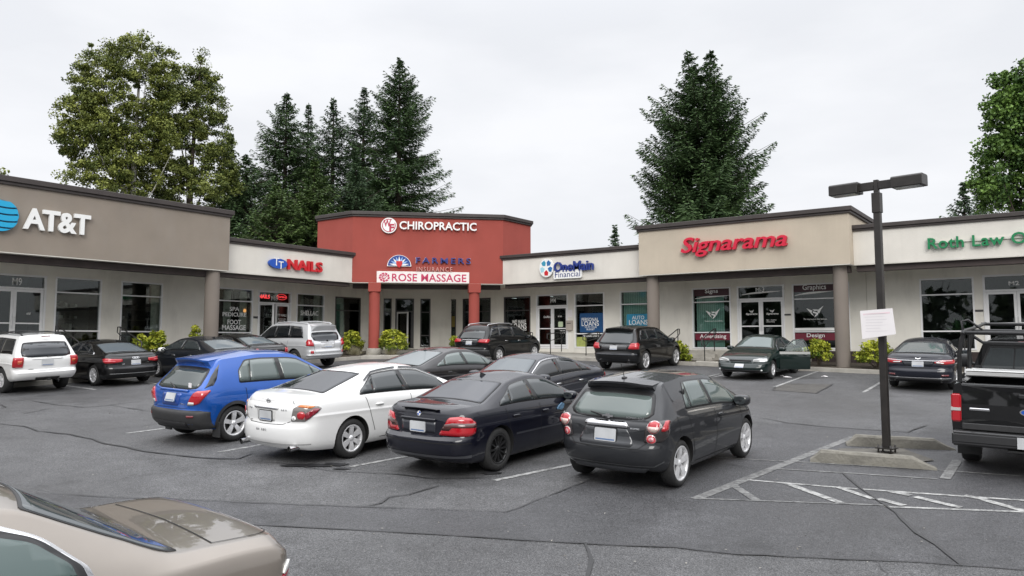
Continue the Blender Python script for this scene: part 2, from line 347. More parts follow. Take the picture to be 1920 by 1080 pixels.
# handrails
RAIL=mat('black_rail_paint',(.02,.019,.018),.45,var=.2)
def rail(label,p_low,p_up,zl,zu,ext=.28,flat=False):
    a=Vector((*p_low,zl)); b=Vector((*p_up,zu)); t=(b-a); t.z=0; t.normalize()
    root=wempty('handrail',a,label,'handrail','black handrails at the shop entrances')
    mb=MB()
    ha=a+Vector((0,0,.92)); hb=b+Vector((0,0,.92))
    mb.tube([ha-t*ext+Vector((0,0,-.22)),ha-t*ext,hb,hb+t*.18,hb+t*.2+Vector((0,0,-.2))] if not flat else [ha,hb],.022,8)
    mb.build('top_rail',RAIL,root)
    mb=MB(); mb.tube([ha-t*ext+Vector((0,0,-.22)),a+Vector((0,0,.62)),b+Vector((0,0,.62)),hb+t*.2+Vector((0,0,-.2))],.017,8); mb.build('mid_rail',RAIL,root)
    for q,h in((a,ha),(b,hb)):
        mb=MB(); mb.tube([q-Vector((0,0,.03)),h],.022,8); mb.build('post',RAIL,root)
rail('black handrail on the left side of the steps at the tan shop',(-13.9,30.5),(-13.9,31.6),1.72,2.19)
rail('black handrail on the right side of the steps at the tan shop',(-12.25,30.5),(-12.25,31.6),1.72,2.19)
rail('black handrail left of the M4 double doors',(-22.15,31.2),(-22.15,32.2),2.0,2.1)
rail('black handrail right of the M4 double doors',(-20.3,31.2),(-20.3,32.2),2.0,2.1)
rail('black handrail partly hidden behind the crossover with large chrome wheels',(-18.2,31.0),(-18.2,32.1),1.95,2.1)
rail('black handrail by the white off-road vehicle near the M9 doors',(-27.7,12.65),(-29.0,12.65),1.62,2.19)
rail('black handrail just above the roof of the black saloon with four-ring badge',(-27.7,14.85),(-29.0,14.85),1.62,2.19)
rail('black handrail behind the pickup ladder rack near the M2 doors',(-3.1,31.2),(-3.1,32.3),1.75,2.1)
rail('black guard rail beside the shrub at the red corner entrance',(-24.9,30.6),(-24.0,31.5),1.95,2.0,flat=True)

# ------------------------------------------------------------------ lamp island
def wheel_stop(label,x0,x1,y,rz):
    mb=MB(); L=x1-x0; h=.15; w=.2
    h=.175; prof=[(-w/2,0),(w/2,0),(w/2-.015,h*.8),(w/2-.045,h),(-w/2+.045,h),(-w/2+.015,h*.8)]
    ends=[(-L/2,0.),(-L/2+.14,1.),(L/2-.26,1.),(L/2,0.)]
    rows=[]
    for k in range(13):
        pass
    xs_=[-L/2,-L/2+.06,-L/2+.16]+[(-L/2+.16)+(L-.48)*k/8 for k in range(1,9)]+[L/2-.14,L/2]
    def hs(x): return max(.12,min(1,min((x+L/2)/.16,(L/2-x)/.32)))
    vs=[];fs=[]
    for x in xs_:
        for (yy,zz) in prof: vs.append((x,yy+random.uniform(-.004,.004),zz*hs(x)+(random.uniform(-.005,.005) if zz>0 else -.02)))
    m=len(prof)
    for i in range(len(xs_)-1):
        for k in range(m): fs.append((i*m+k,(i+1)*m+k,(i+1)*m+(k+1)%m,i*m+(k+1)%m))
    fs.append(tuple(range(m))); fs.append(tuple(range((len(xs_)-1)*m,len(xs_)*m))[::-1])
    mb.add(vs,fs); o=mb.build('wheel_stop',CONC_D); xc=(x0+x1)/2; o.location=(xc,y,gz(xc,y)+.012)
    o.rotation_euler=(R(2.4),R(1.4),rz); return tag(o,label,'wheel stop','concrete wheel stops round the lamp post')
wheel_stop('chipped concrete wheel stop in front of the lamp post base, the nearer of the pair',-3.52,-1.72,13.27,R(13.5))
wheel_stop('concrete wheel stop behind the lamp post base with a red can lying against it',-3.40,-1.66,15.16,R(20))
tag(sheet('lamp_footing_slab',[(1572,843),(1693,843),(1752,865),(1690,872),(1585,866)],mat('grimy_footing',(.105,.098,.085),.9,var=.3,scale=4,bump=.4,bscale=30),.02))
for px in [(1000,692,1042,691),(1318,686.5,1362,689)]:
    a=onG(px[0],px[1]); b=onG(px[2],px[3])
    o=wheel_stop('pale concrete wheel stop '+('near the black crossover with silver roof rails' if px[0]<1100 else 'below the steps of the tan shop'),0,1.8,0,0); o.location=((a.x+b.x)/2,(a.y+b.y)/2,gz(a.x,a.y)+.02)
    o.data.materials[0]=CONC; o['group']='pale wheel stops by the shops'
POLE=mat('dark_bronze_paint',(.022,.019,.017),.42,var=.25,scale=6)
LX,LY=-2.6,14.42; LZ=gz(LX,LY)
# top of the post follows the ray through its head
LAMP_S=1.0
dtop=math.hypot(LX,LY); d=ray(1634,352); ztop=CZ+d.z*dtop/math.hypot(d.x,d.y)
lamp=wempty('lamp_post',(LX,LY,LZ),'tall dark square lamp post with two box lamp heads, standing on bolts between wheel stops','lamp post')
ax=Vector((.985,-.17,0)).normalized(); ay=Vector((-ax.y,ax.x,0))
def basis(o,a,b): 
    M=Matrix.Identity(4)
    for i,v in enumerate((a,b,Vector((0,0,1)))):
        for k in range(3): M[k][i]=v[k]
    M.translation=o; return M
LM=basis(Vector((LX,LY,0)),ax,ay)
mb=MB(); mb.box(-.055,.055,-.055,.055,LZ+.10,ztop-.25,0,LM); mb.build('pole',POLE,lamp,bevel=.008)
mb=MB(); mb.box(-.07,.07,-.07,.07,ztop-.45,ztop-.1,0,LM); mb.box(-.04,.04,-.04,.04,ztop-.1,ztop+.13,0,LM); mb.build('pole_cap',POLE,lamp,bevel=.006)
mb=MB(); mb.box(-.14,.14,-.14,.14,LZ+.085,LZ+.105,0,LM); mb.build('base_plate',POLE,lamp)
for sx in(-.1,.1):
    for sy in(-.1,.1):
        mb=MB(); mb.lathe([(.0,LZ-.02),(.016,LZ-.02),(.016,LZ+.15),(0,LZ+.15)],LM@Matrix.Translation((sx,sy,0)),8); mb.build('anchor_bolt',POLE,lamp)
GLS=mat('lamp_lens',(.35,.36,.36),.2,spec=.6)
for sg in(-1,1):
    mb=MB(); mb.box(min(sg*.04,sg*.3),max(sg*.04,sg*.3),-.05,.05,ztop-.04,ztop+.10,0,LM); mb.build('lamp_arm',POLE,lamp,bevel=.006)
    x0,x1=sorted((sg*.28,sg*.78)); mb=MB()
    T=.05
    vs=[LM@Vector((x,y,z)) for x in(x0,x1) for y,z in((-.15,ztop-.07),(.15,ztop-.07),(.15,ztop+.10),(.12,ztop+.125),(-.12,ztop+.125),(-.15,ztop+.10))]
    mb.add(vs,[(0,5,4,3,2,1),(6,7,8,9,10,11)]+[(k,(k+1)%6,6+(k+1)%6,6+k) for k in range(6)])
    h=mb.build('lamp_head',POLE,lamp,bevel=.008)
    mb=MB(); mb.box(x0+.05,x1-.05,-.12,.12,ztop-.078,ztop-.068,0,LM); mb.build('lens',GLS,h)
PAPER=mat('paper_notice',(.80,.77,.77),.7,var=.03,scale=4)
INKG=mat('pale_ink',(.70,.67,.68),.8); INKP=mat('pale_pink_ink',(.80,.62,.66),.8)
dl=math.hypot(LX,LY)-.08
a=at_dist(1613,583,dl); b_=at_dist(1686,629,dl); fr=frame((a.x,a.y,0),(ax.x,ax.y,0)); wdt=(b_-a).dot(ax)
pn=wempty('paper_sign',(LX,LY,b_.z),'white paper notice with faint printed rows fixed to the lamp post','sign')
mb=MB(); tilt=.05
for k in range(1):
    vs=[(0,a.z-.0),(wdt-.02,a.z+.03),(wdt+.02,b_.z+.02),(.02,b_.z-.06)]
    mb.prism([(v[0],v[1]) for v in vs],.0,.012,fr)
mb.build('board',PAPER,pn)
mb=MB()
hgt=a.z-b_.z
for k in range(7):
    y=a.z-.04-hgt*.115*(k+.3); x0=.07+.03*random.random(); mb.prism([(x0,y),(wdt*.55+random.random()*wdt*.35,y+.006),(wdt*.55+random.random()*wdt*.3,y-.008),(x0,y-.012)],.0125,.0135,fr,0)
mb.prism([(.05,a.z-.05),(wdt-.06,a.z-.03),(wdt-.06,a.z-.055),(.05,a.z-.075)],.0125,.0135,fr,1)
mb.build('printed_rows',[INKG,INKP],pn)
c=onG(1718,838); mb=MB(); RED=mat('red_can_paint',(.55,.02,.03),.3,.3); WHT=mat('white_label',(.8,.78,.78),.5)
mb.tube([(-.07,0,.03),(-.062,0,.034),(.05,0,.034),(.06,0,.028)],[.024,.033,.033,.024],14); mb.tube([(-.03,0,.034),(.03,0,.034)],.0336,14,1,False)
o=mb.build('drink_can',[RED,WHT]); o.location=(c.x,c.y,gz(c.x,c.y)+.004); o.rotation_euler=(0,0,.1); tag(o,'crushed red and white can lying against the far wheel stop','can')
for i,(px,py,s_) in enumerate([(1546,707,.14),(1475,708,.2),(1467,706,.08)]):
    c=onG(px,py); mb=MB(); vs=[(s_*random.uniform(.6,1)*math.cos(t),s_*.5*random.uniform(.6,1)*math.sin(t),.012+random.uniform(0,.02)) for t in [k*PI/4 for k in range(8)]]
    mb.add(vs+[(x,y,z-.01) for x,y,z in vs]+[(0,0,.05)],[(k,(k+1)%8,16) for k in range(8)]+[(k,k+8,(k+1)%8+8,(k+1)%8) for k in range(8)]+[tuple(range(15,7,-1))])
    o=mb.build('paper_scrap',PAPER); o.location=(c.x,c.y,gz(c.x,c.y)+.004); tag(o,['white scrap of paper lying alone on the asphalt right of the green car','crumpled pale litter under the open green car door, the larger scrap','tiny pale scrap beside the litter under the open green car door'][i],'litter')

# ------------------------------------------------------------------ shrubs and grasses
def leafmat(name,a,b_,rough=.55,trans=.0):
    m=bpy.data.materials.new(name); m.use_nodes=True; nt=m.node_tree; b=nt.nodes['Principled BSDF']; N=nt.nodes.new; Lk=nt.links.new
    at=N('ShaderNodeAttribute'); at.attribute_name='tint'
    mx=N('ShaderNodeMix'); mx.data_type='RGBA'; Lk(at.outputs['Fac'],mx.inputs['Factor']); mx.inputs['A'].default_value=(*a,1); mx.inputs['B'].default_value=(*b_,1)
    Lk(mx.outputs['Result'],b.inputs['Base Color']); b.inputs['Roughness'].default_value=rough; b.inputs['Specular IOR Level'].default_value=.25
    return m
def quads(name,cen,ax1,ax2,tint,m,parent=None,shape='quad'):
    """many small leaf faces: centre +- ax1 +- ax2 (numpy arrays)"""
    n=len(cen)
    if shape=='quad': V=np.stack([cen-ax1,cen-ax2*.9+ax1*.1,cen+ax1,cen+ax2*.9+ax1*.1],1).reshape(-1,3); k=4
    else: V=np.stack([cen-ax1-ax2,cen-ax1+ax2,cen+ax1],1).reshape(-1,3); k=3
    me=bpy.data.meshes.new(name); me.vertices.add(n*k); me.vertices.foreach_set('co',V.astype(np.float32).ravel())
    me.loops.add(n*k); me.loops.foreach_set('vertex_index',np.arange(n*k,dtype=np.int32)); me.polygons.add(n)
    me.polygons.foreach_set('loop_start',np.arange(0,n*k,k,dtype=np.int32)); me.polygons.foreach_set('loop_total',np.full(n,k,dtype=np.int32))
    a=me.attributes.new('tint','FLOAT','POINT'); a.data.foreach_set('value',np.repeat(tint,k).astype(np.float32))
    me.update(calc_edges=True); me.materials.append(m); return link(name,me,parent)
def unit(n):
    v=rng.normal(size=(n,3)); return v/np.linalg.norm(v,axis=1,keepdims=True)
def perp(a):
    r=unit(len(a)); p=np.cross(a,r); return p/(np.linalg.norm(p,axis=1,keepdims=True)+1e-9)
lit_n=420; pp=rng.uniform(0,1,(lit_n,2)); LP=[]
for a,b in pp:
    p=onG(a*1920,735+b*b*340); LP.append((p.x,p.y,gz(p.x,p.y)+.016))
LP=np.array(LP); a1=rng.normal(size=(lit_n,3))*np.array([1,1,.25]); a1/=np.linalg.norm(a1,axis=1,keepdims=True); a2=np.cross(a1,np.array([0,0,1.])+0*a1); sc_=rng.uniform(.006,.02,(lit_n,1))
tag(quads('ground_litter',LP,a1*sc_,a2*sc_*.6,rng.uniform(0,1,lit_n),leafmat('litter_bits',(.10,.085,.06),(.42,.40,.36))),'scattered grit and leaf bits on the asphalt','litter',None,'stuff')
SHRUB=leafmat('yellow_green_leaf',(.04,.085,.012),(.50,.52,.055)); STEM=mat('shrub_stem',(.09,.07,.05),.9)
def shrub(label,px,py,w,h,n=1500,Y=None,lean=0):
    c=Y if Y else onG(px,py); zc=walk_z((c[0],c[1]),.3) if not Y else Y[2]
    root=empty('shrub',(c[0],c[1],zc),label,'shrub','yellow-green shrubs in the planting beds')
    ncl=int(30*w*w/1.2)+14; d=unit(ncl); d[:,2]=np.abs(d[:,2])*1.0; 
    cc=d*np.array([w/2*.82,w/2*.7,h*.66])*rng.uniform(.72,1.12,(ncl,1))+np.array([0,0,h*.22])
    idx=rng.integers(0,ncl,n); off=unit(n)*rng.uniform(.2,1,(n,1))**.5*np.array([.14,.14,.11])*(.7+.3*w)
    p=cc[idx]+off; p[:,2]=np.maximum(p[:,2],.03)
    ct=rng.uniform(0,1,ncl)*.5+np.clip((cc[:,2]/h),0,1)*.45    # tint shifts towards yellow higher up the shrub
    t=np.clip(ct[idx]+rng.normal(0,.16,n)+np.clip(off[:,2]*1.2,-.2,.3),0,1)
    nrm=unit(n)+np.array([0,0,.6])+p*.4; nrm/=np.linalg.norm(nrm,axis=1,keepdims=True)
    a1=perp(nrm); a2=np.cross(nrm,a1); s=rng.uniform(.045,.085,(n,1))
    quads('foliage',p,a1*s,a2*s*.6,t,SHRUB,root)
    mb=MB()
    for k in range(9):
        q=cc[rng.integers(0,ncl)]; mb.tube([(q[0]*.15,q[1]*.15,-.05),(q[0]*.5,q[1]*.5,q[2]*.5),tuple(q)],[.015,.011,.005],5)
    mb.build('stem',STEM,root)
def wpos(px,py,X=None,Y=None):
    p=onX(px,py,X) if X else onY(px,py,Y); return (p.x,p.y,p.z)
def diagpt(px,py,off):   # a point in front of the red corner
    d=ray(px,py); k=(-38.08+off)*math.sqrt(2); t=k/(d.x-d.y); p=CAMP+d*t; return (p.x,p.y,p.z)
shrub('round yellow-green shrub right of the left red column',737,660,1.75,1.3,2600,diagpt(737,663,.05))
shrub('yellow-green shrub left of the left red column beside the silver vehicle',661,660,1.4,1.15,1700,diagpt(658,664,-.3))
shrub('yellow-green shrub between the black crossover and the tan shop steps',1276,676,1.0,1.1,1200,wpos(1274,686,Y=30.5))
shrub('yellow-green shrub behind the open green car door',1534,680,1.05,1.0,1500,wpos(1535,682,Y=30.7))
shrub('yellow-green shrub behind the lamp post, right of the round column',1640,680,1.55,.95,1900,wpos(1645,686,Y=30.6))
shrub('bright shrub under the second grey-brown shop window, above the black saloon',294,655,1.0,.9,1200,wpos(293,664,X=-28.6))
shrub('small bright shrub partly hidden behind the roof of the black saloon',262,655,.8,.8,700,wpos(262,664,X=-28.6))
shrub('sparse low shrub behind the dark saloon beside the grey round column',372,630,.7,.9,260,wpos(366,650,X=-28.6))
shrub('small lime shrub peeping out left of the black crossover',853,650,.45,.55,350,diagpt(852,650,.6))
shrub('low shrub partly hidden behind the midnight blue saloon',1690,680,.8,.6,600,wpos(1692,688,Y=30.6))
GRASSM=leafmat('dry_grass_blade',(.30,.27,.16),(.50,.47,.33))
def tuft(label,c,w,h,n=420):
    root=tag(quads('ornamental_grass',*(lambda d,ln:(np.c_[d*ln*.5],d*ln*.5,perp(d)*.006,rng.uniform(0,1,n)))( (lambda v:v/np.linalg.norm(v,axis=1,keepdims=True))(np.c_[rng.normal(0,.55,(n,2))*w/h,np.abs(rng.normal(1,.25,n))]), rng.uniform(.5,1,(n,1))*h),GRASSM,None,'tri'),label,'grass tuft','dry grass tufts by the red columns'); root.location=c
tuft('pale dry grass tuft between the silver vehicle and the left red column',diagpt(664,668,-.1),.9,.75,700)
tuft('pale dry grass tuft in front of the round shrub by the red column',diagpt(733,668,.45),.8,.65,600)

# unseen wood added behind the camera, darkens reflections in shop glass and car paint
ADDED_WOOD=leafmat('added_wood_leaf',(.012,.022,.010),(.05,.075,.03))
n=5200; a=rng.uniform(R(150),R(395),n); rad=rng.uniform(58,72,n); hh=9+3*np.sin(a*7)+2*np.sin(a*17+1)+1.5*np.sin(a*41); z=rng.random(n)**.8*hh
P=np.stack([rad*np.cos(a),rad*np.sin(a),z-1],1); nr=unit(n); a1=perp(nr); a2=np.cross(nr,a1); sc=rng.uniform(.8,1.7,(n,1))
keep=(P[:,1]<25)&(P[:,0]>-52)
tag(quads('added_wood',P[keep],(a1*sc)[keep],(a2*sc*.8)[keep],rng.uniform(0,1,n)[keep],ADDED_WOOD),'unseen dark wood added behind the camera to darken reflections','added wood',None,'stuff')
# ------------------------------------------------------------------ the U-shaped row of shops
def stucco(name,col,var=.07,dirt=None): return mat(name,col,.9,var=var,scale=.9,bump=.35,bscale=55,dirt=dirt)
S_WALL=stucco('putty_stucco',(.76,.735,.665),dirt=((.30,.28,.24),(1.2,1.2,.3),.35))
S_GREY=stucco('grey_brown_stucco',(.255,.217,.178),dirt=((.28,.26,.24),(.9,.9,.5),.3)); S_WHITE=stucco('cream_white_stucco',(.68,.65,.59),dirt=((.52,.49,.44),(3.5,3.5,.18),.22))
S_RED=stucco('brick_red_stucco',(.325,.066,.050),dirt=((.37,.085,.07),(2,2,.4),.4)); S_TAN=stucco('tan_stucco',(.50,.435,.345),dirt=((.38,.32,.25),(3.5,3.5,.18),.22))
CAPM=mat('dark_brown_cornice',(.048,.039,.036),.55,var=.15,scale=2); BEAM=mat('brown_beam',(.05,.037,.034),.7,var=.2,scale=2)
PLINTH=mat('dark_brown_plinth',(.035,.022,.02),.7,var=.25,scale=3); ROOF=mat('roof_membrane',(.22,.22,.22),.9,var=.1)
COLM=stucco('column_stucco',(.20,.172,.148)); ALU=mat('pale_aluminium_frame',(.80,.80,.80),.45,.0,var=.04,scale=2); DARKF=mat('dark_frame',(.06,.055,.055),.4,var=.1)
SOFF=stucco('soffit_stucco',(.62,.60,.54))
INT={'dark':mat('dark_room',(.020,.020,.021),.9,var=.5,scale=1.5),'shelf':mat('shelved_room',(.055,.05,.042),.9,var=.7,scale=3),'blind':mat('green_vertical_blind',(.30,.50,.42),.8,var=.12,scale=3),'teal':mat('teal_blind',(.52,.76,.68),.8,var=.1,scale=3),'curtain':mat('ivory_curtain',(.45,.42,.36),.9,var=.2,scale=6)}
GL=window_glass()
LETW=mat('white_vinyl_letter',(.85,.85,.83),.5)
ZS=5.42
FW=lambda Y:frame((0,Y,0),(1,0,0)); FL=lambda X:frame((X,0,0),(0,1,0))
def sR(px,py,Y=33.0): p=onY(px,py,Y); return p.x,p.z
def sL(px,py,X=-30.8): p=onX(px,py,X); return p.y,p.z
DG0=Vector((-30.8,30.3,0)); DGA=Vector((1,1,0)).normalized(); FD=frame(DG0,DGA)     # recessed entrance wall at the corner
RD0=Vector((-28.2,25.66,0)); FR=frame(RD0,DGA)                                     # red corner face
def sD(px,py,o):
    d=ray(px,py); k=o.x-o.y; t=k/(d.x-d.y); p=CAMP+d*t; return (p-Vector((o.x,o.y,p.z))).dot(DGA),p.z
def wall_open(name,F,S0,S1,H0,H1,ops,m,parent,th=.2):
    mb=MB(); ops=sorted(ops); s=S0
    def b(a,c,e,f):
        if c-a>1e-4 and f-e>1e-4: mb.box(a,c,e,f,-th,0,0,F)
    for a,c,e,f in ops:
        b(s,a,H0,H1); b(a,c,H0,e); b(a,c,f,H1); s=c
    b(s,S1,H0,H1); return mb.build(name,m,parent)
def bars(mb,F,s0,s1,h0,h1,w,d0,d1,mi=0):
    mb.box(s0,s0+w,h0,h1,d0,d1,mi,F); mb.box(s1-w,s1,h0,h1,d0,d1,mi,F); mb.box(s0+w,s1-w,h1-w,h1,d0,d1,mi,F); mb.box(s0+w,s1-w,h0,h0+w,d0,d1,mi,F)
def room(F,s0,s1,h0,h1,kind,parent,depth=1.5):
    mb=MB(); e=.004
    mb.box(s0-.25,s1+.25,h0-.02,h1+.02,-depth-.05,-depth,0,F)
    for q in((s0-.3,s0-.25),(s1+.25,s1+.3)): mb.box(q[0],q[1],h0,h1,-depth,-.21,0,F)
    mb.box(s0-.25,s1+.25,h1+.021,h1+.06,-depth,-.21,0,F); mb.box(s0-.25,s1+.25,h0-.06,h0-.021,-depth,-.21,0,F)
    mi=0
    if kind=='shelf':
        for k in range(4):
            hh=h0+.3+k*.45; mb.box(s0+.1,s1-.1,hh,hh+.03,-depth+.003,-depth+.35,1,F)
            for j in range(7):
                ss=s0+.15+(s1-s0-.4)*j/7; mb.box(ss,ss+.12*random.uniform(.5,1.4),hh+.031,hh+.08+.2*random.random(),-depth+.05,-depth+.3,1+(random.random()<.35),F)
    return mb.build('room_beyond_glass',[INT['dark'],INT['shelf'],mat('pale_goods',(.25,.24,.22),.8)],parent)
def window(parent,F,s0,s1,h0,h1,mull=(),inner='dark',fm=None,blind=None,label=None,fw=.06):
    fm=fm or ALU
    mb=MB(); bars(mb,F,s0,s1,h0,h1,fw,-.12,.025)
    for m_ in mull: mb.box(s0+fw,s1-fw,m_-.025,m_+.025,-.10,.015,0,F)
    w=mb.build('window',fm,parent)
    if label: w['label']=label
    mb=MB(); mb.box(s0+fw,s1-fw,h0+fw,h1-fw,-.066,-.060,0,F); mb.build('pane',GL,w)
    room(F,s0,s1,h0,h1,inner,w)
    if blind:
        kind,a,b_=blind; mb=MB(); x0=s0+(s1-s0)*a; x1=s0+(s1-s0)*b_; n=max(3,int((x1-x0)/.09))
        for k in range(n):
            x=x0+(x1-x0)*k/n; q=(x1-x0)/n
            mb.add([F@Vector((x,h0,-.26)),F@Vector((x+q*1.02,h0,-.235)),F@Vector((x+q*1.02,h1,-.235)),F@Vector((x,h1,-.26))],[(0,1,2,3)])
        mb.build('blind',INT[kind],w)
    return w
def door(parent,F,s0,s1,h0,h1,ht,split=None,fm=None,number=None,nb=None,open_leaf=False,handle=True,inner='dark'):
    """glazed entrance: frame, transom above ht, two leaves"""
    fm=fm or ALU; fw=.07
    mb=MB(); mb.box(s0,s0+fw,h0,h1,-.12,.03,0,F); mb.box(s1-fw,s1,h0,h1,-.12,.03,0,F); mb.box(s0+fw,s1-fw,h1-fw,h1,-.12,.03,0,F); mb.box(s0+fw,s1-fw,ht,ht+fw,-.12,.02,0,F)
    d=mb.build('entrance_door',fm,parent)
    mb=MB(); mb.box(s0+fw,s1-fw,ht+fw,h1-fw,-.066,-.06,0,F); mb.build('pane',GL,d)
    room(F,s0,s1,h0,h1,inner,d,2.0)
    sp=(s0+s1)/2 if split is None else split
    for i,(a,b_) in enumerate(((s0+fw,sp-.004),(sp+.004,s1-fw))):
        if open_leaf and i==0: continue
        mb=MB(); lw=.09
        bars(mb,F,a,b_,h0+.01,ht-.006,lw,-.09,-.03); mb.box(a+lw,b_-lw,h0+.02+lw,h0+.22,-.085,-.035,0,F); mb.box(a+lw,b_-lw,h0+1.0,h0+1.05,-.085,-.032,0,F)
        lf=mb.build('door_leaf',fm,d)
        mb=MB(); mb.box(a+lw,b_-lw,h0+.22,ht-lw,-.063,-.057,0,F); mb.build('door_glass',GL,lf)
        if handle:
            hx=b_-.05 if i==0 else a+.05; mb=MB(); mb.tube([F@Vector((hx,h0+.85,-.028)),F@Vector((hx,h0+.85,.03)),F@Vector((hx,h0+1.25,.03)),F@Vector((hx,h0+1.25,-.028))],.014,8); mb.build('door_handle',fm,lf)
    if number:
        (x0,y0,x1,y1)=nb; mb=MB(); add_text(mb,number,F,x0,x1,y0,y1,-.058,-.056,offset=.008); mb.build('unit_number',LETW,d)
    return d
def cornice(parent,poly,zb,zt,th=.13):
    """dark two-step cap round a roof outline (list of (x,y), counter-clockwise)"""
    def off(d):
        n=len(poly); o=[]
        for i in range(n):
            p=Vector(poly[i]);a=Vector(poly[i-1]);c=Vector(poly[(i+1)%n])
            d1=(p-a).normalized(); d2=(c-p).normalized(); n1=Vector((d1.y,-d1.x)); n2=Vector((d2.y,-d2.x))
            b=(n1+n2); b/=max(.3,(1+n1.dot(n2))); o.append(p+b*d)
        return [(q.x,q.y) for q in o]
    mb=MB(); I=Matrix.Identity(4); m=zb+(zt-zb)*.36
    mb.prism(off(th*.55),zb,m,I); mb.prism(off(th),m+.0,zt,I); o=mb.build('cornice',CAPM,parent,bevel=.012); return o
def mass(name,poly,z0,z1,m,parent):
    mb=MB(); mb.prism(poly,z0,z1,Matrix.Identity(4)); return mb.build(name,m,parent)
def column(parent,x,y,r,z1,m,z0=None,capital=None,foot=None):
    z0=gz(x,y)+.1 if z0 is None else z0
    mb=MB(); mb.lathe([(r,z0),(r,z1)],Matrix.Translation((x,y,0)),36); c=mb.build('column',m,parent)
    if capital:
        mb=MB(); mb.box(-capital,capital,-capital,capital,z1,ZS-.002,0,Matrix.Translation((x,y,0))@Matrix.Rotation(R(45),4,'Z')); mb.build('capital',m,c,bevel=.01)
    if foot:
        mb=MB(); mb.lathe([(0,z0-.25),(foot,z0-.25),(foot,z0+.19),(foot-.03,z0+.22),(r-.01,z0+.22)],Matrix.Translation((x,y,0)),32); mb.build('concrete_foot',CONC,c)
    return c
def beam(parent,F,s0,s1,d0,d1,z0=5.19):
    mb=MB(); mb.box(s0,s1,z0,ZS-.003,d0,d1,0,F); mb.build('beam',BEAM,parent)
FA,FT=FL(-27.7),FL(-28.2); FO=FW(30.9); FS=FW(30.35); FWR=FW(33.0); FWL=FL(-30.8)
BK=14
def soffit(parent,poly):
    mb=MB(); mb.prism(poly,ZS-.0,ZS+.03,Matrix.Identity(4)); return mb.build('soffit',SOFF,parent)
# --- grey-brown shop (left end)
att=wempty('shop_building',(-30.8,8,2.2),'grey-brown shop unit at the left end with a wide plain fascia and the M9 doors','shop building','shop units of the strip mall')
Y0=-6
poly=[(-27.7,Y0),(-27.7,18.52),(-45,18.52),(-45,Y0)]
mass('fascia',poly,ZS+.03,7.64,S_GREY,att); cornice(att,poly,7.64,7.92); soffit(att,[(-27.702,Y0),(-27.702,18.518),(-30.6,18.518),(-30.6,Y0)])
beam(att,FL(-27.7),Y0,18.3,-.75,-.35,5.17); column(att,-28.05,18.03,.285,5.42,COLM)
ops=[]
d9=(9.0,12.97,2.2,5.0); a1=(13.26,14.98,2.25,5.0); a2=(15.74,17.5,2.25,5.0)
d9=(sL(88,515)[0]-2.12,sL(88,515)[0],2.2,5.0)
wall_open('wall',FWL,Y0,18.9,.6,5.62,[d9,a1,a2],S_WALL,att)
s=[sL(78,525),sL(138,530)]
n0=sL(24,534);n1=sL(43,521.5)
door(att,FWL,*d9,4.46,None,ALU,'M9',(n0[0],n0[1],n1[0],n1[1]),inner='dark')
window(att,FWL,*a1,(4.42,2.97),'shelf'); window(att,FWL,*a2,(4.42,2.97),'shelf',blind=('curtain',.80,1.0))
mb=MB(); mb.box(Y0,18.9,.9,2.18,.001,.012,0,FWL); mb.build('plinth',PLINTH,att)
# --- white shop with the nail salon
tt=wempty('shop_building',(-30.8,22,2.2),'white-fronted nail salon unit between the grey-brown shop and the red corner','shop building','shop units of the strip mall')
poly=[(-28.2,18.525),(-28.2,25.65),(-45,25.65),(-45,18.525)]
mass('fascia',poly,ZS+.03,6.65,S_WHITE,tt); cornice(tt,poly,6.65,6.9,.12); soffit(tt,[(-28.202,18.53),(-28.202,25.66),(-30.6,25.66),(-30.6,18.53)])
beam(tt,FT,18.56,25.6,-.45,-.12,5.24)
w1=(20.08,21.92,2.25,5.0); d8=(22.2,24.1,2.2,4.97); w2=(24.42,26.18,2.25,4.96); w3=(26.9,28.66,2.25,4.9)
wall_open('wall',FWL,18.9,30.3,1.0,5.62,[w1,d8,w2,w3],S_WALL,tt)
window(tt,FWL,*w1,(4.41,2.97),'dark',blind=None); 
n0=sL(510,563);n1=sL(522,556); 
dd=door(tt,FWL,*d8,4.36,d8[0]+1.02,ALU,'M8',(n0[0],n0[1],n1[0],n1[1]),open_leaf=True)
window(tt,FWL,*w2,(4.36,),'dark'); window(tt,FWL,*w3,(4.2,),'dark',DARKF,blind=('blind',.02,.98))
mb=MB(); a=d8[0]+.08
M_=FWL@Matrix.Translation((a,0,-.03))@Matrix.Rotation(R(-78),4,'Y'); bars(mb,M_,0,.9,2.21,4.35,.085,-.025,.025); lf=mb.build('door_leaf',ALU,dd,); mb=MB(); mb.box(.085,.815,2.3,4.26,-.003,.003,0,M_); mb.build('door_glass',GL,lf)
mb=MB()
for c0,c1 in((.22,.42),(.62,.82)):
    pass
for win,spots in((w1,(.36,.82)),(w2,(.26,.84))):
    for f in spots:
        c=win[0]+(win[1]-win[0])*f
        for k in range(5):
            x=c-.16+k*.08; mb.add([FWL@Vector((x,2.4,-.34)),FWL@Vector((x+.08,2.4,-.30)),FWL@Vector((x+.08+(.03 if k<2 else -.03),4.9,-.30)),FWL@Vector((x+(.03 if k<2 else -.03),4.9,-.34))],[(0,1,2,3)])
mb.build('curtain',INT['curtain'],tt)
mb=MB(); mb.box(18.9,28.8,1.2,2.18,.001,.012,0,FWL); mb.build('plinth',PLINTH,tt)
mb=MB(); e=sL(479,595); mb.box(e[0]-.12,e[0]+.12,e[1]-.05,e[1]+.05,.001,.02,0,FWL); mb.build('mail_slot',DARKF,tt)
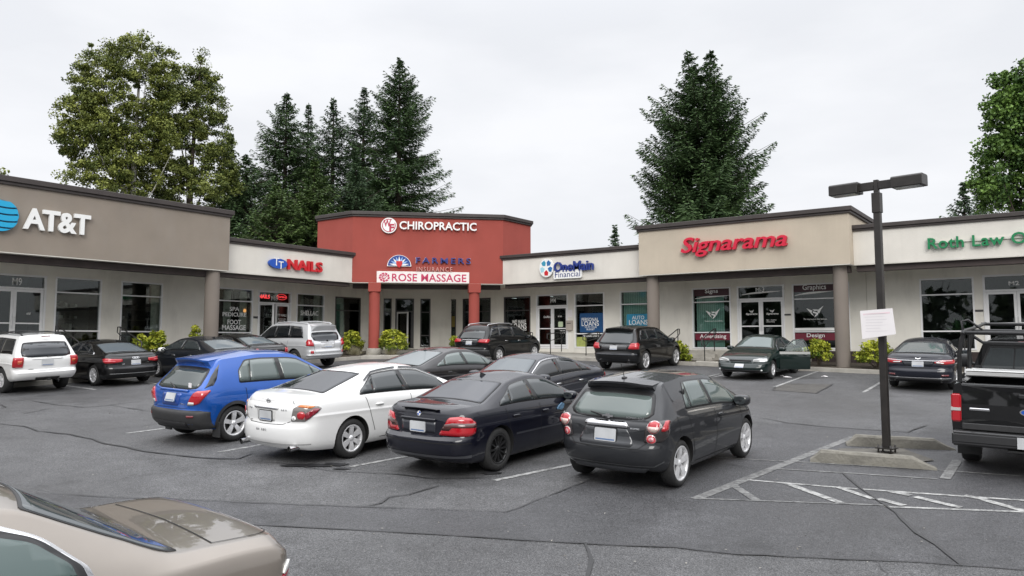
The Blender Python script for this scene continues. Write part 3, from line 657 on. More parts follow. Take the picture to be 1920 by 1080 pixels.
# --- red corner tower
red=wempty('shop_building',(-25.6,28.3,2.0),'brick-red chamfered corner building with two red round columns and a recessed entrance','shop building','shop units of the strip mall')
poly=[(-28.2,25.66),(-22.94,30.92),(-22.94,33.35),(-22.94,46),(-45,46),(-45,25.66)]
poly=[(-28.2,25.66),(-22.94,30.92),(-22.94,33.38),(-25.5,36),(-33.4,28.2),(-30.82,25.66)]
mass('fascia',poly,ZS+.03,8.69,S_RED,red); cornice(red,poly,8.69,8.95,.14)
soffit(red,[(-28.2,25.67),(-22.945,30.925),(-22.945,32.8),(-28.1,32.8),(-30.6,30.3),(-30.6,25.67)])
for cx,cy_ in((-27.42,26.42),(-23.96,29.88)): column(red,cx,cy_,.265,4.98,S_RED,walk_z((cx,cy_),.3),.30,.37)
beam(red,FR,.0,7.4,-1.05,-.62,5.21)
dl=3.818
dd0=(sD(741,600,DG0)[0],sD(776,600,DG0)[0],2.2,4.95); ss0=(sD(788,600,DG0)[0],sD(807,600,DG0)[0],2.25,4.95); ww0=(.06,sD(729,600,DG0)[0]+.15,2.25,4.95)
wall_open('wall',FD,0,dl,1.2,5.62,[ww0,dd0,ss0],S_WALL,red)
window(red,FD,*ww0,(4.2,),'dark',DARKF); dE=door(red,FD,*dd0,4.2,dd0[0]+.98,DARKF,handle=False,open_leaf=True); window(red,FD,*ss0,(4.2,2.9),'dark',DARKF)
a=dd0[0]+.1; mb=MB(); M_=FD@Matrix.Translation((a,0,-.02))@Matrix.Rotation(R(-50),4,'Y'); bars(mb,M_,0,.92,2.21,4.19,.075,-.025,.025); lf=mb.build('door_leaf',ALU,dE); mb=MB(); mb.box(.075,.845,2.29,4.11,-.003,.003,0,M_); mb.build('door_glass',GL,lf)
for k in (0,1,2):
    pz=[(-26.9,29.4),(-25.9,30.4),(-27.6,28.0)][k]; mb=MB(); mb.lathe([(0,ZS-.012),(.11,ZS-.012),(.12,ZS-.001)],Matrix.Translation((pz[0],pz[1],0)),20); mb.build('ceiling_downlight',GLS,red)
# --- white shop right of the red corner
one=wempty('shop_building',(-19,33,2.2),'white-fronted unit between the red corner and the tan shop with the M4 doors','shop building','shop units of the strip mall')
poly=[(-22.935,30.9),(-15.11,30.9),(-15.11,46),(-22.935,46)]
mass('fascia',poly,ZS+.03,6.64,S_WHITE,one); cornice(one,poly,6.64,6.87,.12); soffit(one,[(-22.93,30.902),(-15.1,30.902),(-15.1,32.8),(-22.93,32.8)])
beam(one,FO,-22.9,-15.1,-.5,-.15,5.24)
q0=(sR(836,600)[0],sR(855,600)[0],2.25,4.93); q1=(sR(868,600)[0],sR(920,600)[0],2.25,4.93)
v1=(-24.41,-22.7,2.25,4.93); d4=(-22.33,-20.4,2.2,4.98); v2=(-20.02,-18.32,2.25,4.98); v3=(-17.46,-15.75,2.25,4.98)
wall_open('wall',FWR,-28.1,-15.1,1.3,5.62,[q0,q1,v1,d4,v2,v3],S_WALL,one)
window(one,FWR,*q0,(4.2,),'dark',DARKF); window(one,FWR,*q1,(4.2,),'dark',DARKF)
window(one,FWR,*v1,(4.2,),'dark',DARKF); n0=sR(1031,567.5);n1=sR(1041,559.5)
door(one,FWR,*d4,4.34,None,ALU,'M4',(n0[0],n0[1],n1[0],n1[1]))
window(one,FWR,*v2,(4.34,2.95),'dark'); window(one,FWR,*v3,(4.34,2.95),'dark',blind=('teal',.03,.97))
mb=MB(); mb.box(-26.5,-15.1,1.5,2.18,.001,.012,0,FWR); mb.build('plinth',S_WALL,one)
c=sR(1069,610); mb=MB(); mb.box(c[0]-.17,c[0]+.17,c[1]-.26,c[1]+.24,.001,.14,0,FWR); bx=mb.build('letter_box',mat('beige_box',(.42,.37,.32),.6),one,bevel=.015); mb=MB(); mb.box(c[0]-.12,c[0]+.12,c[1]+.08,c[1]+.12,.141,.143,0,FWR); mb.build('slot',DARKF,bx)
mb=MB(); mb.box(c[0]-.13,c[0]+.13,c[1]+.42,c[1]+.78,.001,.006,0,FWR); tag(mb.build('notice_paper',PAPER),'white notice paper on the wall right of the M4 doors','notice')
# --- tan shop
sig=wempty('shop_building',(-10.8,33,2.2),'tan shop unit with the tallest fascia of the right wing and two grey-brown round columns','shop building','shop units of the strip mall')
poly=[(-15.11,30.35),(-6.46,30.35),(-6.46,42),(-15.11,42)]
mass('fascia',poly,ZS+.03,7.35,S_TAN,sig); cornice(sig,poly,7.35,7.61,.13); soffit(sig,[(-15.1,30.352),(-6.47,30.352),(-6.47,32.8),(-15.1,32.8)])
beam(sig,FS,-14.6,-6.6,-.85,-.42,5.17)
column(sig,-14.68,30.82,.27,5.42,COLM); column(sig,-6.935,30.82,.262,5.42,COLM)
u1=(-13.8,-12.0,2.25,4.97); d3=(-11.72,-9.68,2.2,4.98); u2=(-9.36,-7.1,2.25,4.97)
wall_open('wall',FWR,-15.1,-6.47,1.3,5.62,[u1,d3,u2],S_WALL,sig)
window(sig,FWR,*u1,(4.33,2.97),'dark',blind=('teal',.06,.78)); n0=sR(1416,547);n1=sR(1432,538.5)
door(sig,FWR,*d3,4.36,None,ALU,'M-3',(n0[0],n0[1],n1[0],n1[1]))
window(sig,FWR,*u2,(4.33,2.97),'dark',blind=('teal',.72,.98))
mb=MB(); mb.box(-15.1,-6.47,1.3,2.18,.001,.014,0,FWR); mb.build('plinth',PLINTH,sig)
c=sR(1477,590); mb=MB(); mb.box(c[0]-.13,c[0]+.13,c[1]-.035,c[1]+.035,.001,.03,0,FWR); mb.build('mail_slot',DARKF,sig)
# --- white shop at right end
rl=wempty('shop_building',(-2,33,2.2),'white-fronted unit at the right edge with the M2 doors and green lettering','shop building','shop units of the strip mall')
poly=[(-6.455,30.9),(14,30.9),(14,44),(-6.455,44)]
mass('fascia',poly,ZS+.03,6.71,S_WHITE,rl); cornice(rl,poly,6.71,6.94,.12); soffit(rl,[(-6.45,30.902),(14,30.902),(14,32.8),(-6.45,32.8)])
beam(rl,FO,-6.4,14,-.5,-.15,5.2)
r1=(-4.58,-2.78,2.25,4.96); d2=(-2.5,-.44,2.2,5.0); r2=(-.1,1.7,2.25,4.96)
wall_open('wall',FWR,-6.46,14,1.1,5.62,[r1,d2,r2],S_WALL,rl)
window(rl,FWR,*r1,(4.33,2.95),'dark'); n0=sR(1891,535);n1=sR(1910.5,526.5)
door(rl,FWR,*d2,4.38,None,ALU,'M2',(n0[0],n0[1],n1[0],n1[1])); window(rl,FWR,*r2,(4.33,2.95),'dark')
mb=MB(); mb.box(-6.46,14,1.1,2.18,.001,.014,0,FWR); mb.build('plinth',PLINTH,rl)
c=sR(1836,582.5); mb=MB(); mb.box(c[0]-.13,c[0]+.13,c[1]-.035,c[1]+.035,.001,.03,0,FWR); mb.build('mail_slot',DARKF,rl)
# plant seen through the M2 window
PLANT=leafmat('house_plant_leaf',(.02,.06,.02),(.05,.12,.04)); n=120
dv=unit(n); dv[:,2]=np.abs(dv[:,2])+.3; dv/=np.linalg.norm(dv,axis=1,keepdims=True); ln=rng.uniform(.3,.75,(n,1))
pl=empty('potted_plant',(-3.25,33.7,2.3),'leafy house plant standing behind the window left of the M2 doors','plant')
quads('foliage',dv*ln*.6+np.array([0,0,.55]),dv*ln*.45,perp(dv)*.035,rng.uniform(0,1,n),PLANT,pl)
mb=MB(); mb.lathe([(0,0),(.14,0),(.18,.32),(.15,.32),(0,.3)],Matrix.Identity(4),20); mb.build('pot',mat('clay_pot',(.12,.06,.04),.8),pl)

# ------------------------------------------------------------------ signs
def signroot(name,F,s,h,label): 
    p=F@Vector((s,h,0)); return wempty(name,p,label,'sign')
def bx(px0,py0,px1,py1,fn,*a): p=fn(px0,py0,*a);q=fn(px1,py1,*a); return p[0],q[0],q[1],p[1]   # s0,s1,h0,h1 from top-left and bottom-right pixels
CYAN=mat('cyan_sign_face',(.01,.36,.62),.35); LW=mat('white_sign_face',(.82,.82,.80),.4); LWs=mat('white_letter_return',(.55,.54,.52),.5)
NAVY=mat('navy_sign_face',(.015,.03,.16),.35); REDF=mat('red_sign_face',(.60,.012,.045),.4); REDN=mat('bright_red_face',(.55,.012,.02),.4); BLUEF=mat('blue_sign_face',(.012,.08,.42),.35); GRN=mat('green_sign_face',(.008,.20,.07),.4); PINK=mat('rose_pink_face',(.50,.03,.10),.45); DKBLUE=mat('deep_blue_sign',(.012,.025,.11),.4); SKYB=mat('light_blue_face',(.30,.50,.80),.4); TEALF=mat('teal_petal',(.03,.28,.42),.4); LBL=mat('pale_aqua_petal',(.35,.62,.70),.4); MIDB=mat('mid_blue_petal',(.02,.14,.36),.4)
# white letters + globe on the grey-brown fascia
sg=signroot('shop_sign',FA,11.4,6.6,'white raised capital letters beside a striped cyan globe on the grey-brown fascia')
f=lambda x,y:sL(x,y,-27.6)
s0,h1=f(45,392); s1,h0=f(169,438); h0a=f(45,429)[1]
mb=MB(); hb=min(h0a,f(155,438)[1]); ht=max(f(60,391)[1],f(160,403)[1]); add_text(mb,'AT&T',FA,s0,s1,hb,ht,.03,.13,offset=.028,spacing=.92); mb.build('lettering',LW,sg)
p=f(35,400); cx=f(2,402); Rg=.52; cs,ch=p[0]-Rg,f(2,403)[1]; mb=MB()
bands=[(.98,.62),(.52,.20),(.10,-.24),(-.34,-.64),(-.74,-.98)]
for a,b_ in bands:
    up=[];lo=[]
    for k in range(25):
        x=-1+2*k/24; yc=math.sqrt(max(0,1-x*x)); g=lambda t,bow:max(-yc,min(yc,t-bow*(1-x*x)*-1*.0+ (x*-.10) -.16*(1-x*x)+.08))
        up.append((cs+x*Rg,ch+g(a,.1)*Rg)); lo.append((cs+x*Rg,ch+g(b_,.1)*Rg))
    up=[(u[0],max(u[1],l[1]+.001)) for u,l in zip(up,lo)]
    mb.prism(lo+up[::-1],.03,.14,FA)
mb.build('globe_logo',CYAN,sg)
mb=MB(); mb.prism(circle(cs,ch,Rg*.985),.012,.04,FA); mb.build('globe_back',mat('globe_back_grey',(.10,.16,.20),.5),sg)
# nail salon
f=lambda x,y:sL(x,y,-28.1)
sg=signroot('shop_sign',FT,23,6.0,'red raised letters reading NAILS with a blue oval on the white fascia')
s0,s1,h0,h1=bx(504,483,537,505,f); mb=MB(); mb.prism(circle((s0+s1)/2,(h0+h1)/2,(s1-s0)/2,(h1-h0)/2*1.0),.02,.16,FT); ov=mb.build('blue_oval',BLUEF,sg)
mb=MB(); m_=(h0+h1)/2; w_=s1-s0; add_text(mb,'T',FT,s0+w_*.24,s0+w_*.52,m_-.10,m_+.24,.16,.175); add_text(mb,'T',FT,s0+w_*.5,s0+w_*.78,m_-.24,m_+.10,.16,.175); mb.build('oval_letters',LW,ov)
s0,_=f(539,500); s1,_=f(604,500); h1=f(545,486)[1]; h0=f(600,511)[1]; mb=MB(); add_text(mb,'NAILS',FT,s0,s1,h0,h1-.0,.04,.16,offset=.03,spacing=1.0); mb.build('lettering',REDN,sg)
# red corner signs
f=lambda x,y:sD(x,y,RD0)
sg=signroot('shop_sign',FR,3,8.2,'white capital letters beside a round white emblem at the top of the red corner'); 
s0,s1,h0,h1=bx(749,416,893,434.5,f); mb=MB(); add_text(mb,'CHIROPRACTIC',FR,s0,s1,h0+.02,h1+.02,.06,.15,offset=.018); mb.build('lettering',LW,sg)
c=f(729.2,423.4); r=.385; mb=MB(); mb.prism(circle(c[0],c[1],r,n=40),.04,.13,FR); dk=mb.build('emblem_disc',LW,sg)
mb=MB(); rg=circle(c[0],c[1],r*.86,n=40); ri=circle(c[0],c[1],r*.76,n=40)
for k in range(40):
    if 2<k<7: continue
    k2=(k+1)%40; mb.prism([rg[k],rg[k2],ri[k2],ri[k]],.13,.136,FR)
add_text(mb,'W',FR,c[0]-.26,c[0]+.10,c[1]-.06,c[1]+.27,.13,.138,offset=.03); add_text(mb,'F',FR,c[0]+.02,c[0]+.26,c[1]-.28,c[1]+.08,.13,.140,offset=.04); mb.build('emblem_letters',mat('crimson_face',(.42,.02,.06),.4),dk)
sg=signroot('shop_sign',FR,3,6.6,'blue half-round sunburst emblem with blue capitals above the white massage sign')
s0,s1,h0,h1=bx(726,478,771,500,f); cx=(s0+s1)/2; w_=(s1-s0)/2; hh=h1-h0
mb=MB(); mb.prism(circle(cx,h0,w_,hh,24,0,PI),.03,.09,FR); e0=mb.build('emblem_border',LW,sg)
mb=MB(); mb.prism(circle(cx,h0+.025,w_*.94,hh*.92,24,0,PI),.09,.094,FR); mb.build('emblem_field',mat('emblem_blue',(.012,.05,.25),.4),e0)
mb=MB()
for k in range(9):
    a=PI*(k+.5)/9; da=PI/9*.42; mb.prism([(cx+.10*w_*math.cos(a-da*3),h0+.04+.1*hh*math.sin(a-da*3)),(cx+.5*w_*math.cos(a-da),h0+.04+.5*hh*math.sin(a-da)),(cx+.82*w_*math.cos(a),h0+.04+.82*hh*math.sin(a)),(cx+.5*w_*math.cos(a+da),h0+.04+.5*hh*math.sin(a+da)),(cx+.10*w_*math.cos(a+da*3),h0+.04+.1*hh*math.sin(a+da*3))],.094+.0004*k,.1+.0004*k,FR,k%2)
mb.build('emblem_rays',[LW,SKYB],e0)
mb=MB(); mb.prism([(cx-.22*w_*1.15,h0+.46*hh),(cx+.22*w_*1.15,h0+.46*hh),(cx+.25*w_,h0+.2*hh),(cx+.14*w_,h0-.02*hh),(cx,h0-.13*hh),(cx-.14*w_,h0-.02*hh),(cx-.25*w_,h0+.2*hh)],.105,.125,FR); mb.build('emblem_shield',REDN,e0)
s0,s1,h0,h1=bx(780,483,882,496.5,f); mb=MB(); add_text(mb,'FARMERS',FR,s0,s1,h0+.03,h1,.05,.12,spacing=1.3,offset=.006); mb.build('lettering',mat('navy_letter_face',(.02,.035,.20),.35),sg)
mb=MB(); add_text(mb,'FARMERS',FR,s0-.02,s1+.02,h0+.02,h1+.01,.03,.05,spacing=1.3,offset=.001); mb.build('letter_halo',mat('letter_edge_pale',(.55,.45,.48),.4),sg)
s0,s1,h0,h1=bx(781,502,848,510,f); mb=MB(); add_text(mb,'INSURANCE',FR,s0,s1,h0,h1+.04,.03,.10,spacing=1.3,offset=.012); mb.build('small_lettering',mat('salmon_letter',(.55,.25,.22),.45),sg)
sg=signroot('shop_sign',FR,3,5.9,'long white banner board with pink serif capitals above the corner entrance'); 
s0,s1,h0,h1=bx(706.5,508.5,879.5,532,f); mb=MB(); mb.box(s0,s1,h0,h1,.01,.07,0,FR); mb.build('board',mat('banner_white',(.80,.75,.72),.6,var=.03),sg,bevel=.01)
t0,t1,g0,g1=bx(735,513,874,530,f); mb=MB(); add_text(mb,'ROSE MASSAGE',FR,t0,t1,g0+.02,g1-.0,.07,.076,offset=.016,spacing=1.04)
mb.build('lettering',PINK,sg)
c=f(720.5,520); mb=MB()
for k in range(9):
    a=2*PI*k/9; r0=.19; ro=.27
    mb.prism([(c[0]+r0*math.cos(a),c[1]+r0*.8*math.sin(a)),(c[0]+ro*math.cos(a+.3),c[1]+ro*.85*math.sin(a+.3)),(c[0]+ro*math.cos(a+.75),c[1]+ro*.85*math.sin(a+.75)),(c[0]+r0*.85*math.cos(a+.6),c[1]+r0*.7*math.sin(a+.6))],.07,.075+.0003*k,FR)
for r0,a0 in((.14,.2),(.09,1.8),(.05,3.5)):
    o_=circle(c[0],c[1],r0,r0*.85,16,a0,a0+4.6); i_=circle(c[0],c[1],r0*.72,r0*.6,16,a0,a0+4.6)
    for k in range(16): mb.prism([o_[k],o_[k+1],i_[k+1],i_[k]],.07,.076,FR)
mb.build('rose_emblem',PINK,sg)
# white shop with petal disc
f=lambda x,y:sR(x,y,30.85)
sg=signroot('shop_sign',FO,-19.5,6,'dark blue letters beside a round white disc of coloured petals with a white plate below')
c=f(1026.3,502.5); r=.40; mb=MB(); mb.prism(circle(c[0],c[1],r,r*1.12,40),.03,.15,FO); dk=mb.build('petal_disc',LW,sg)
for k,m_ in enumerate((MIDB,TEALF,LBL,LBL,MIDB)):
    pass
cols=[REDN,MIDB,MIDB,TEALF,LBL]
for k in range(5):
    a=-PI/2+2*PI*k/5; ca,sa=math.cos(a),math.sin(a); P=lambda u,v:(c[0]+(u*ca-v*sa)*r,c[1]+(u*sa+v*ca)*r*1.1)
    mb=MB(); mb.prism([P(.24,0),P(.50,-.29),P(.84,-.24),P(.86,.24),P(.50,.29)],.15,.156,FO); mb.build('petal',cols[k],dk)
s0,s1,h0,h1=bx(1040,488.5,1114,506,f); h1=f(1105,486.5)[1]; mb=MB(); add_text(mb,'OneMain',FO,s0,s1,h0,h1-.02,.05,.15,offset=.02,spacing=1.0); mb.build('lettering',mat('royal_navy_face',(.015,.035,.21),.35),sg)
s0,s1,h0,h1=bx(1039,508,1092,521.5,f); h0+=.02; mb=MB(); mb.prism(rnd_poly([(s0,h0),(s1,h0),(s1,h1),(s0,h1)],.09),.03,.12,FO); pl_=mb.build('white_plate',LW,sg)
mb=MB(); add_text(mb,'Financial',FO,s0+.09,s1-.08,h0+.07,h1-.06,.12,.125,offset=.0); mb.build('plate_lettering',NAVY,pl_)
# tan shop
f=lambda x,y:sR(x,y,30.28)
sg=signroot('shop_sign',FS,-11,6.5,'large red slanted raised lettering on the tan fascia')
s0=f(1278,462)[0]; s1=f(1477,450)[0]; h0=f(1325,481)[1]; h1=f(1475,439.5)[1]; h1=max(h1,f(1290,446)[1])
mb=MB(); add_text(mb,'Signarama',FS,s0,s1,h0,h1,.03,.19,shear=.24,offset=.013,spacing=.98); mb.build('lettering',REDF,sg)
# right end
f=lambda x,y:sR(x,y,30.85)
sg=signroot('shop_sign',FO,-2,6.2,'green raised lettering on the white fascia at the right edge')
s0=f(1740,460)[0]; s1=f(1862,455)[0]; h0=f(1745,467.5)[1]; h1=f(1790,444.5)[1]
s2=f(1879,450)[0]; 
mb=MB(); add_text(mb,'Roth Law Office',FO,s0,s2+1.72,h0,h1+.02,.05,.14,offset=.014,spacing=1.06); mb.build('lettering',GRN,sg)
mb=MB(); mb.box(s0+.1,s2+1.8,h0+.2,h0+.30,.012,.05,0,FO); mb.build('raceway',S_WHITE,sg)

# ------------------------------------------------------------------ lettering and posters on the windows
def vinyl(label,F,fn,lines,m=None,d0=-.058,d1=-.055,cat='window lettering',offset=.013,shear=0):
    mb=MB()
    for t,x0,y0,x1,y1 in lines:
        a=fn(x0,y0);b=fn(x1,y1); add_text(mb,t,F,a[0],b[0],min(a[1],b[1]),max(a[1],b[1]),d0,d1,offset=offset,shear=shear)
    o=mb.build('window_lettering',m or LETW); return tag(o,label,cat)
vinyl('white words SPA PEDICURE FOOT MASSAGE on the salon window',FWL,sL,[('SPA',432,575,450,583.5),('PEDICURE',419,585,463,594),('FOOT',428,599,453,608.5),('MASSAGE',418,609,462,619)])
vinyl('white word SHELLAC on the second salon window',FWL,sL,[('SHELLAC',565,582,598,592)])
vinyl('small white lettering on the salon door',FWL,sL,[('TT NAILS',521.5,588.5,538.5,593.5),('MANICURE',523,597,537,599.2),('PEDICURE',525,600.5,536,602.5)],offset=.01)
vinyl('small white logo wording on the M9 door',FWL,sL,[('AT&T',51,586,59,590)])
vinyl('pale words WE MAKE LOANS on the dark window left of the M4 doors',FWR,sR,[('WE MAKE',959,600,985,606.5),('LOANS',958,606.5,986,616.5),('TO FIT YOU',962,617,986,620)])
vinyl('small white wording on the M4 doors',FWR,sR,[('OneMain',1018,592,1031,596),('8:30',1045,592,1052,594.5),('9:00-5:00',1049,619,1058,621),('CLOSED',1049,623,1058,625)],offset=.005)
def poster(name,label,F,fn,px,m,lines,lm=None,d=-.056):
    a=fn(px[0],px[1]);b=fn(px[2],px[3]); s0,s1,h0,h1=a[0],b[0],b[1],a[1]
    root=wempty(name,F@Vector((s0,h0,d)),label,'poster'); mb=MB(); mb.prism(rnd_poly([(s0,h0),(s1,h0),(s1,h1),(s0,h1)],.06),d-.002,d+.002,F); mb.build('sheet',m,root)
    if lines:
        mb=MB()
        for t,x0,y0,x1,y1 in lines:
            p=fn(x0,y0);q=fn(x1,y1); add_text(mb,t,F,p[0],q[0],min(p[1],q[1]),max(p[1],q[1]),d+.003,d+.004,offset=.010)
        mb.build('wording',lm or LETW,root)
    return root
POSB=mat('deep_blue_poster',(.008,.07,.20),.4,var=.1); POSA=mat('aqua_poster',(.02,.26,.44),.4,var=.1); MAR=mat('maroon_vinyl',(.16,.012,.03),.4); LIME=mat('lime_poster',(.34,.38,.11),.5,var=.15)
poster('window_poster','deep blue poster reading PERSONAL LOANS in the window right of the M4 doors',FWR,sR,(1086,587.5,1131,623),POSB,[('PERSONAL',1089.5,596,1121.5,602),('LOANS',1089.5,602.5,1122,611),('TO FIT YOUR',1095,612,1118,615),('BUDGET',1099,616,1114,619)])
poster('window_poster','aqua poster reading AUTO LOANS in the window beside the round column',FWR,sR,(1174,589,1215.5,612),POSA,[('AUTO',1184,592,1207,598.5),('LOANS',1178.5,600,1213.5,608.5)])
poster('window_poster','lime green sheet low in the window right of the M4 doors',FWR,sR,(1080,632,1099,651),LIME,[])
vinyl('small pale row of wording along the sill of the window with the lime sheet',FWR,sR,[('PERSONAL LOANS',1092,628.5,1122,631.5)])
poster('window_poster','pale green notice on the right-hand M4 door leaf',FWR,sR,(1045.5,603,1054.5,613),mat('pale_green_sheet',(.52,.62,.42),.6),[])
poster('window_poster','ochre sheets on the narrow dark window left of the second red column',FWR,sR,(839,593,853,613),mat('ochre_sheet',(.22,.17,.04),.7,var=.3,scale=20),[])
# maroon bands, swooshes and S emblems of the tan shop
MARD=mat('dark_maroon_vinyl',(.045,.006,.012),.4)
def band(label,px,word,wp):
    root=poster('window_poster',label,FWR,sR,px,MARD if px[1]<600 else MAR,[word and (word,*wp)],d=-.050)
band('maroon band with the word Advertising low in the window behind the steps',(1303,624,1370.5,637.5),'Advertising',(1311.5,627,1361,636))
band('maroon band with the word Design low in the window left of the column',(1490,624.5,1566,638),'Design',(1512,625,1546,634.5))
band('dark maroon header with the word Signs in the window behind the steps',(1300.5,541.5,1368.5,553.5),'Signs',(1321,542.5,1345.5,551))
band('dark maroon header with the word Graphics in the window left of the column',(1487,533,1564,545),'Graphics',(1504,534,1548.5,545))
def swoosh(label,pts):
    mb=MB(); up=[sR(*p) for p in pts]; n=len(up); lo=[(u[0],u[1]-.02-.06*math.sin(PI*i/(n-1))) for i,u in enumerate(up)]
    for i in range(n-1): mb.prism([lo[i],lo[i+1],up[i+1],up[i]],-.056,-.053,FWR)
    tag(mb.build('window_swoosh',LETW),label,'window graphic')
swoosh('white swoosh under the Signs header',[(1302,560),(1318,556),(1335,554),(1352,553),(1367,553)])
swoosh('white swoosh under the Graphics header',[(1488,554),(1505,549.5),(1522,547),(1542,545.5),(1562,544.5)])
swoosh('white swoosh above the M-3 doors',[(1390,552.5),(1405,549),(1420,547),(1440,545.8),(1462,545)])
def emblem(label,x0,y0,x1,y1,d):
    a=sR(x0,y0);b=sR(x1,y1); s0,s1,h1,h0=a[0],b[0],a[1],b[1]; w_,hh=s1-s0,h1-h0
    P=lambda u,v:(s0+u*w_,h0+v*hh); mb=MB()
    mb.prism([P(0,.86),P(.36,.62),P(.30,.46),P(.44,.10),P(.30,.28)],d,d+.003,FWR)
    mb.prism([P(.36,.74),P(.70,.70),P(1,1.05),P(.86,.72),P(.74,.36),P(.62,.52),P(.72,.60),P(.46,.60)],d,d+.003,FWR)
    mb.prism([P(.40,.56),P(.70,.40),P(.66,.22),P(.46,.0),P(.52,.22),P(.60,.30),P(.38,.42)],d,d+.003,FWR)
    tag(mb.build('window_emblem',LETW),label,'window graphic')
emblem('white winged S emblem on the window behind the steps',1322,579.5,1350,598,-.056)
emblem('white winged S emblem on the window left of the column',1511,575,1544,594.5,-.056)
emblem('small white S emblem on the left M-3 door',1404,581,1413,587.5,-.052)
emblem('small white S emblem on the right M-3 door',1442,580,1452,586.5,-.052)
vinyl('small white wording on the M-3 doors',FWR,sR,[('Signarama',1397.5,587,1419.5,591),('Signarama',1436,586.5,1459,590.5),('Signs - Graphics',1436,599,1455,601),('Advertising',1436,602.5,1452,604.5)],d0=-.054,d1=-.051,shear=.2)
vinyl('small white motto under the emblem on the window left of the column',FWR,sR,[('The way to grow your business',1506,597,1550,600)],offset=.0)
vinyl('small white motto under the emblem on the window behind the steps',FWR,sR,[('The way to grow your business',1320,601,1354,603)],offset=.0)
for nm,lab,F,fn,px in [('window_strip','pale strip along the lower bar of the window left of the column',FWR,sR,(1489,615,1564,619.5))]:
    a=fn(px[0],px[1]);b=fn(px[2],px[3]); mb=MB(); mb.box(a[0],b[0],b[1],a[1],-.056,-.053,0,F); tag(mb.build(nm,LETW),lab,'window graphic')
# lit signs in the salon
NEON=mat('red_neon',(.6,.02,.02),.4,emit=(1,.06,.07),estr=1.6)
vinyl('lit red NAILS sign over the salon door',FWL,sL,[('NAILS',487.5,551.5,508,560)],NEON,-.10,-.085,'lit sign',.02)
def neon_open():
    a=sL(523,553);b=sL(538,561); root=wempty('open_sign',FWL@Vector((a[0],b[1],-.1)),'lit red oval OPEN sign over the salon door','lit sign'); cx,cy_=(a[0]+b[0])/2,(a[1]+b[1])/2; rx,ry=(b[0]-a[0])*.62,(a[1]-b[1])*.75
    o_=circle(cx,cy_,rx,ry,30); i_=circle(cx,cy_,rx*.93,ry*.88,30); mb=MB()
    for k in range(30): mb.prism([o_[k],o_[(k+1)%30],i_[(k+1)%30],i_[k]],-.10,-.085,FWL)
    mb.build('oval_tube',NEON,root); mb=MB(); add_text(mb,'OPEN',FWL,a[0]+.02,b[0]-.02,b[1]+.05,a[1]-.05,-.10,-.085,offset=.01); mb.build('wording',NEON,root)
neon_open()
AMB=mat('amber_lamp_glow',(.5,.2,.05),.5,emit=(1,.42,.14),estr=1.2); REDG=mat('red_lamp_glow',(.5,.05,.03),.5,emit=(1,.15,.08),estr=1.5)
for px,py,m_,lab,nm,dp,r in[(466,582,AMB,'small glowing amber wall lamp at the edge of the salon window','wall_lamp',-.3,.09),(504,584,REDG,'small glowing red lamp inside the open salon door','wall_lamp',-1.2,.10)]:
    a=sL(px,py); M_=FWL@Matrix.Translation((a[0],a[1],dp)); root=wempty(nm,M_.translation,lab,'lamp'); mb=MB(); mb.lathe([(0.001,-r),(r*.5,-r*.85),(r*.8,-r*.3),(r*.7,r*.4),(r*.35,r*.8),(.001,r*.85)],M_@Matrix.Rotation(R(-90),4,'X'),16); mb.build('lamp_shade',m_,root); mb=MB(); mb.tube([M_@Vector((0,0,0)),M_@Vector((0,.02,-.12))],.012,6); mb.build('bracket',DARKF,root)
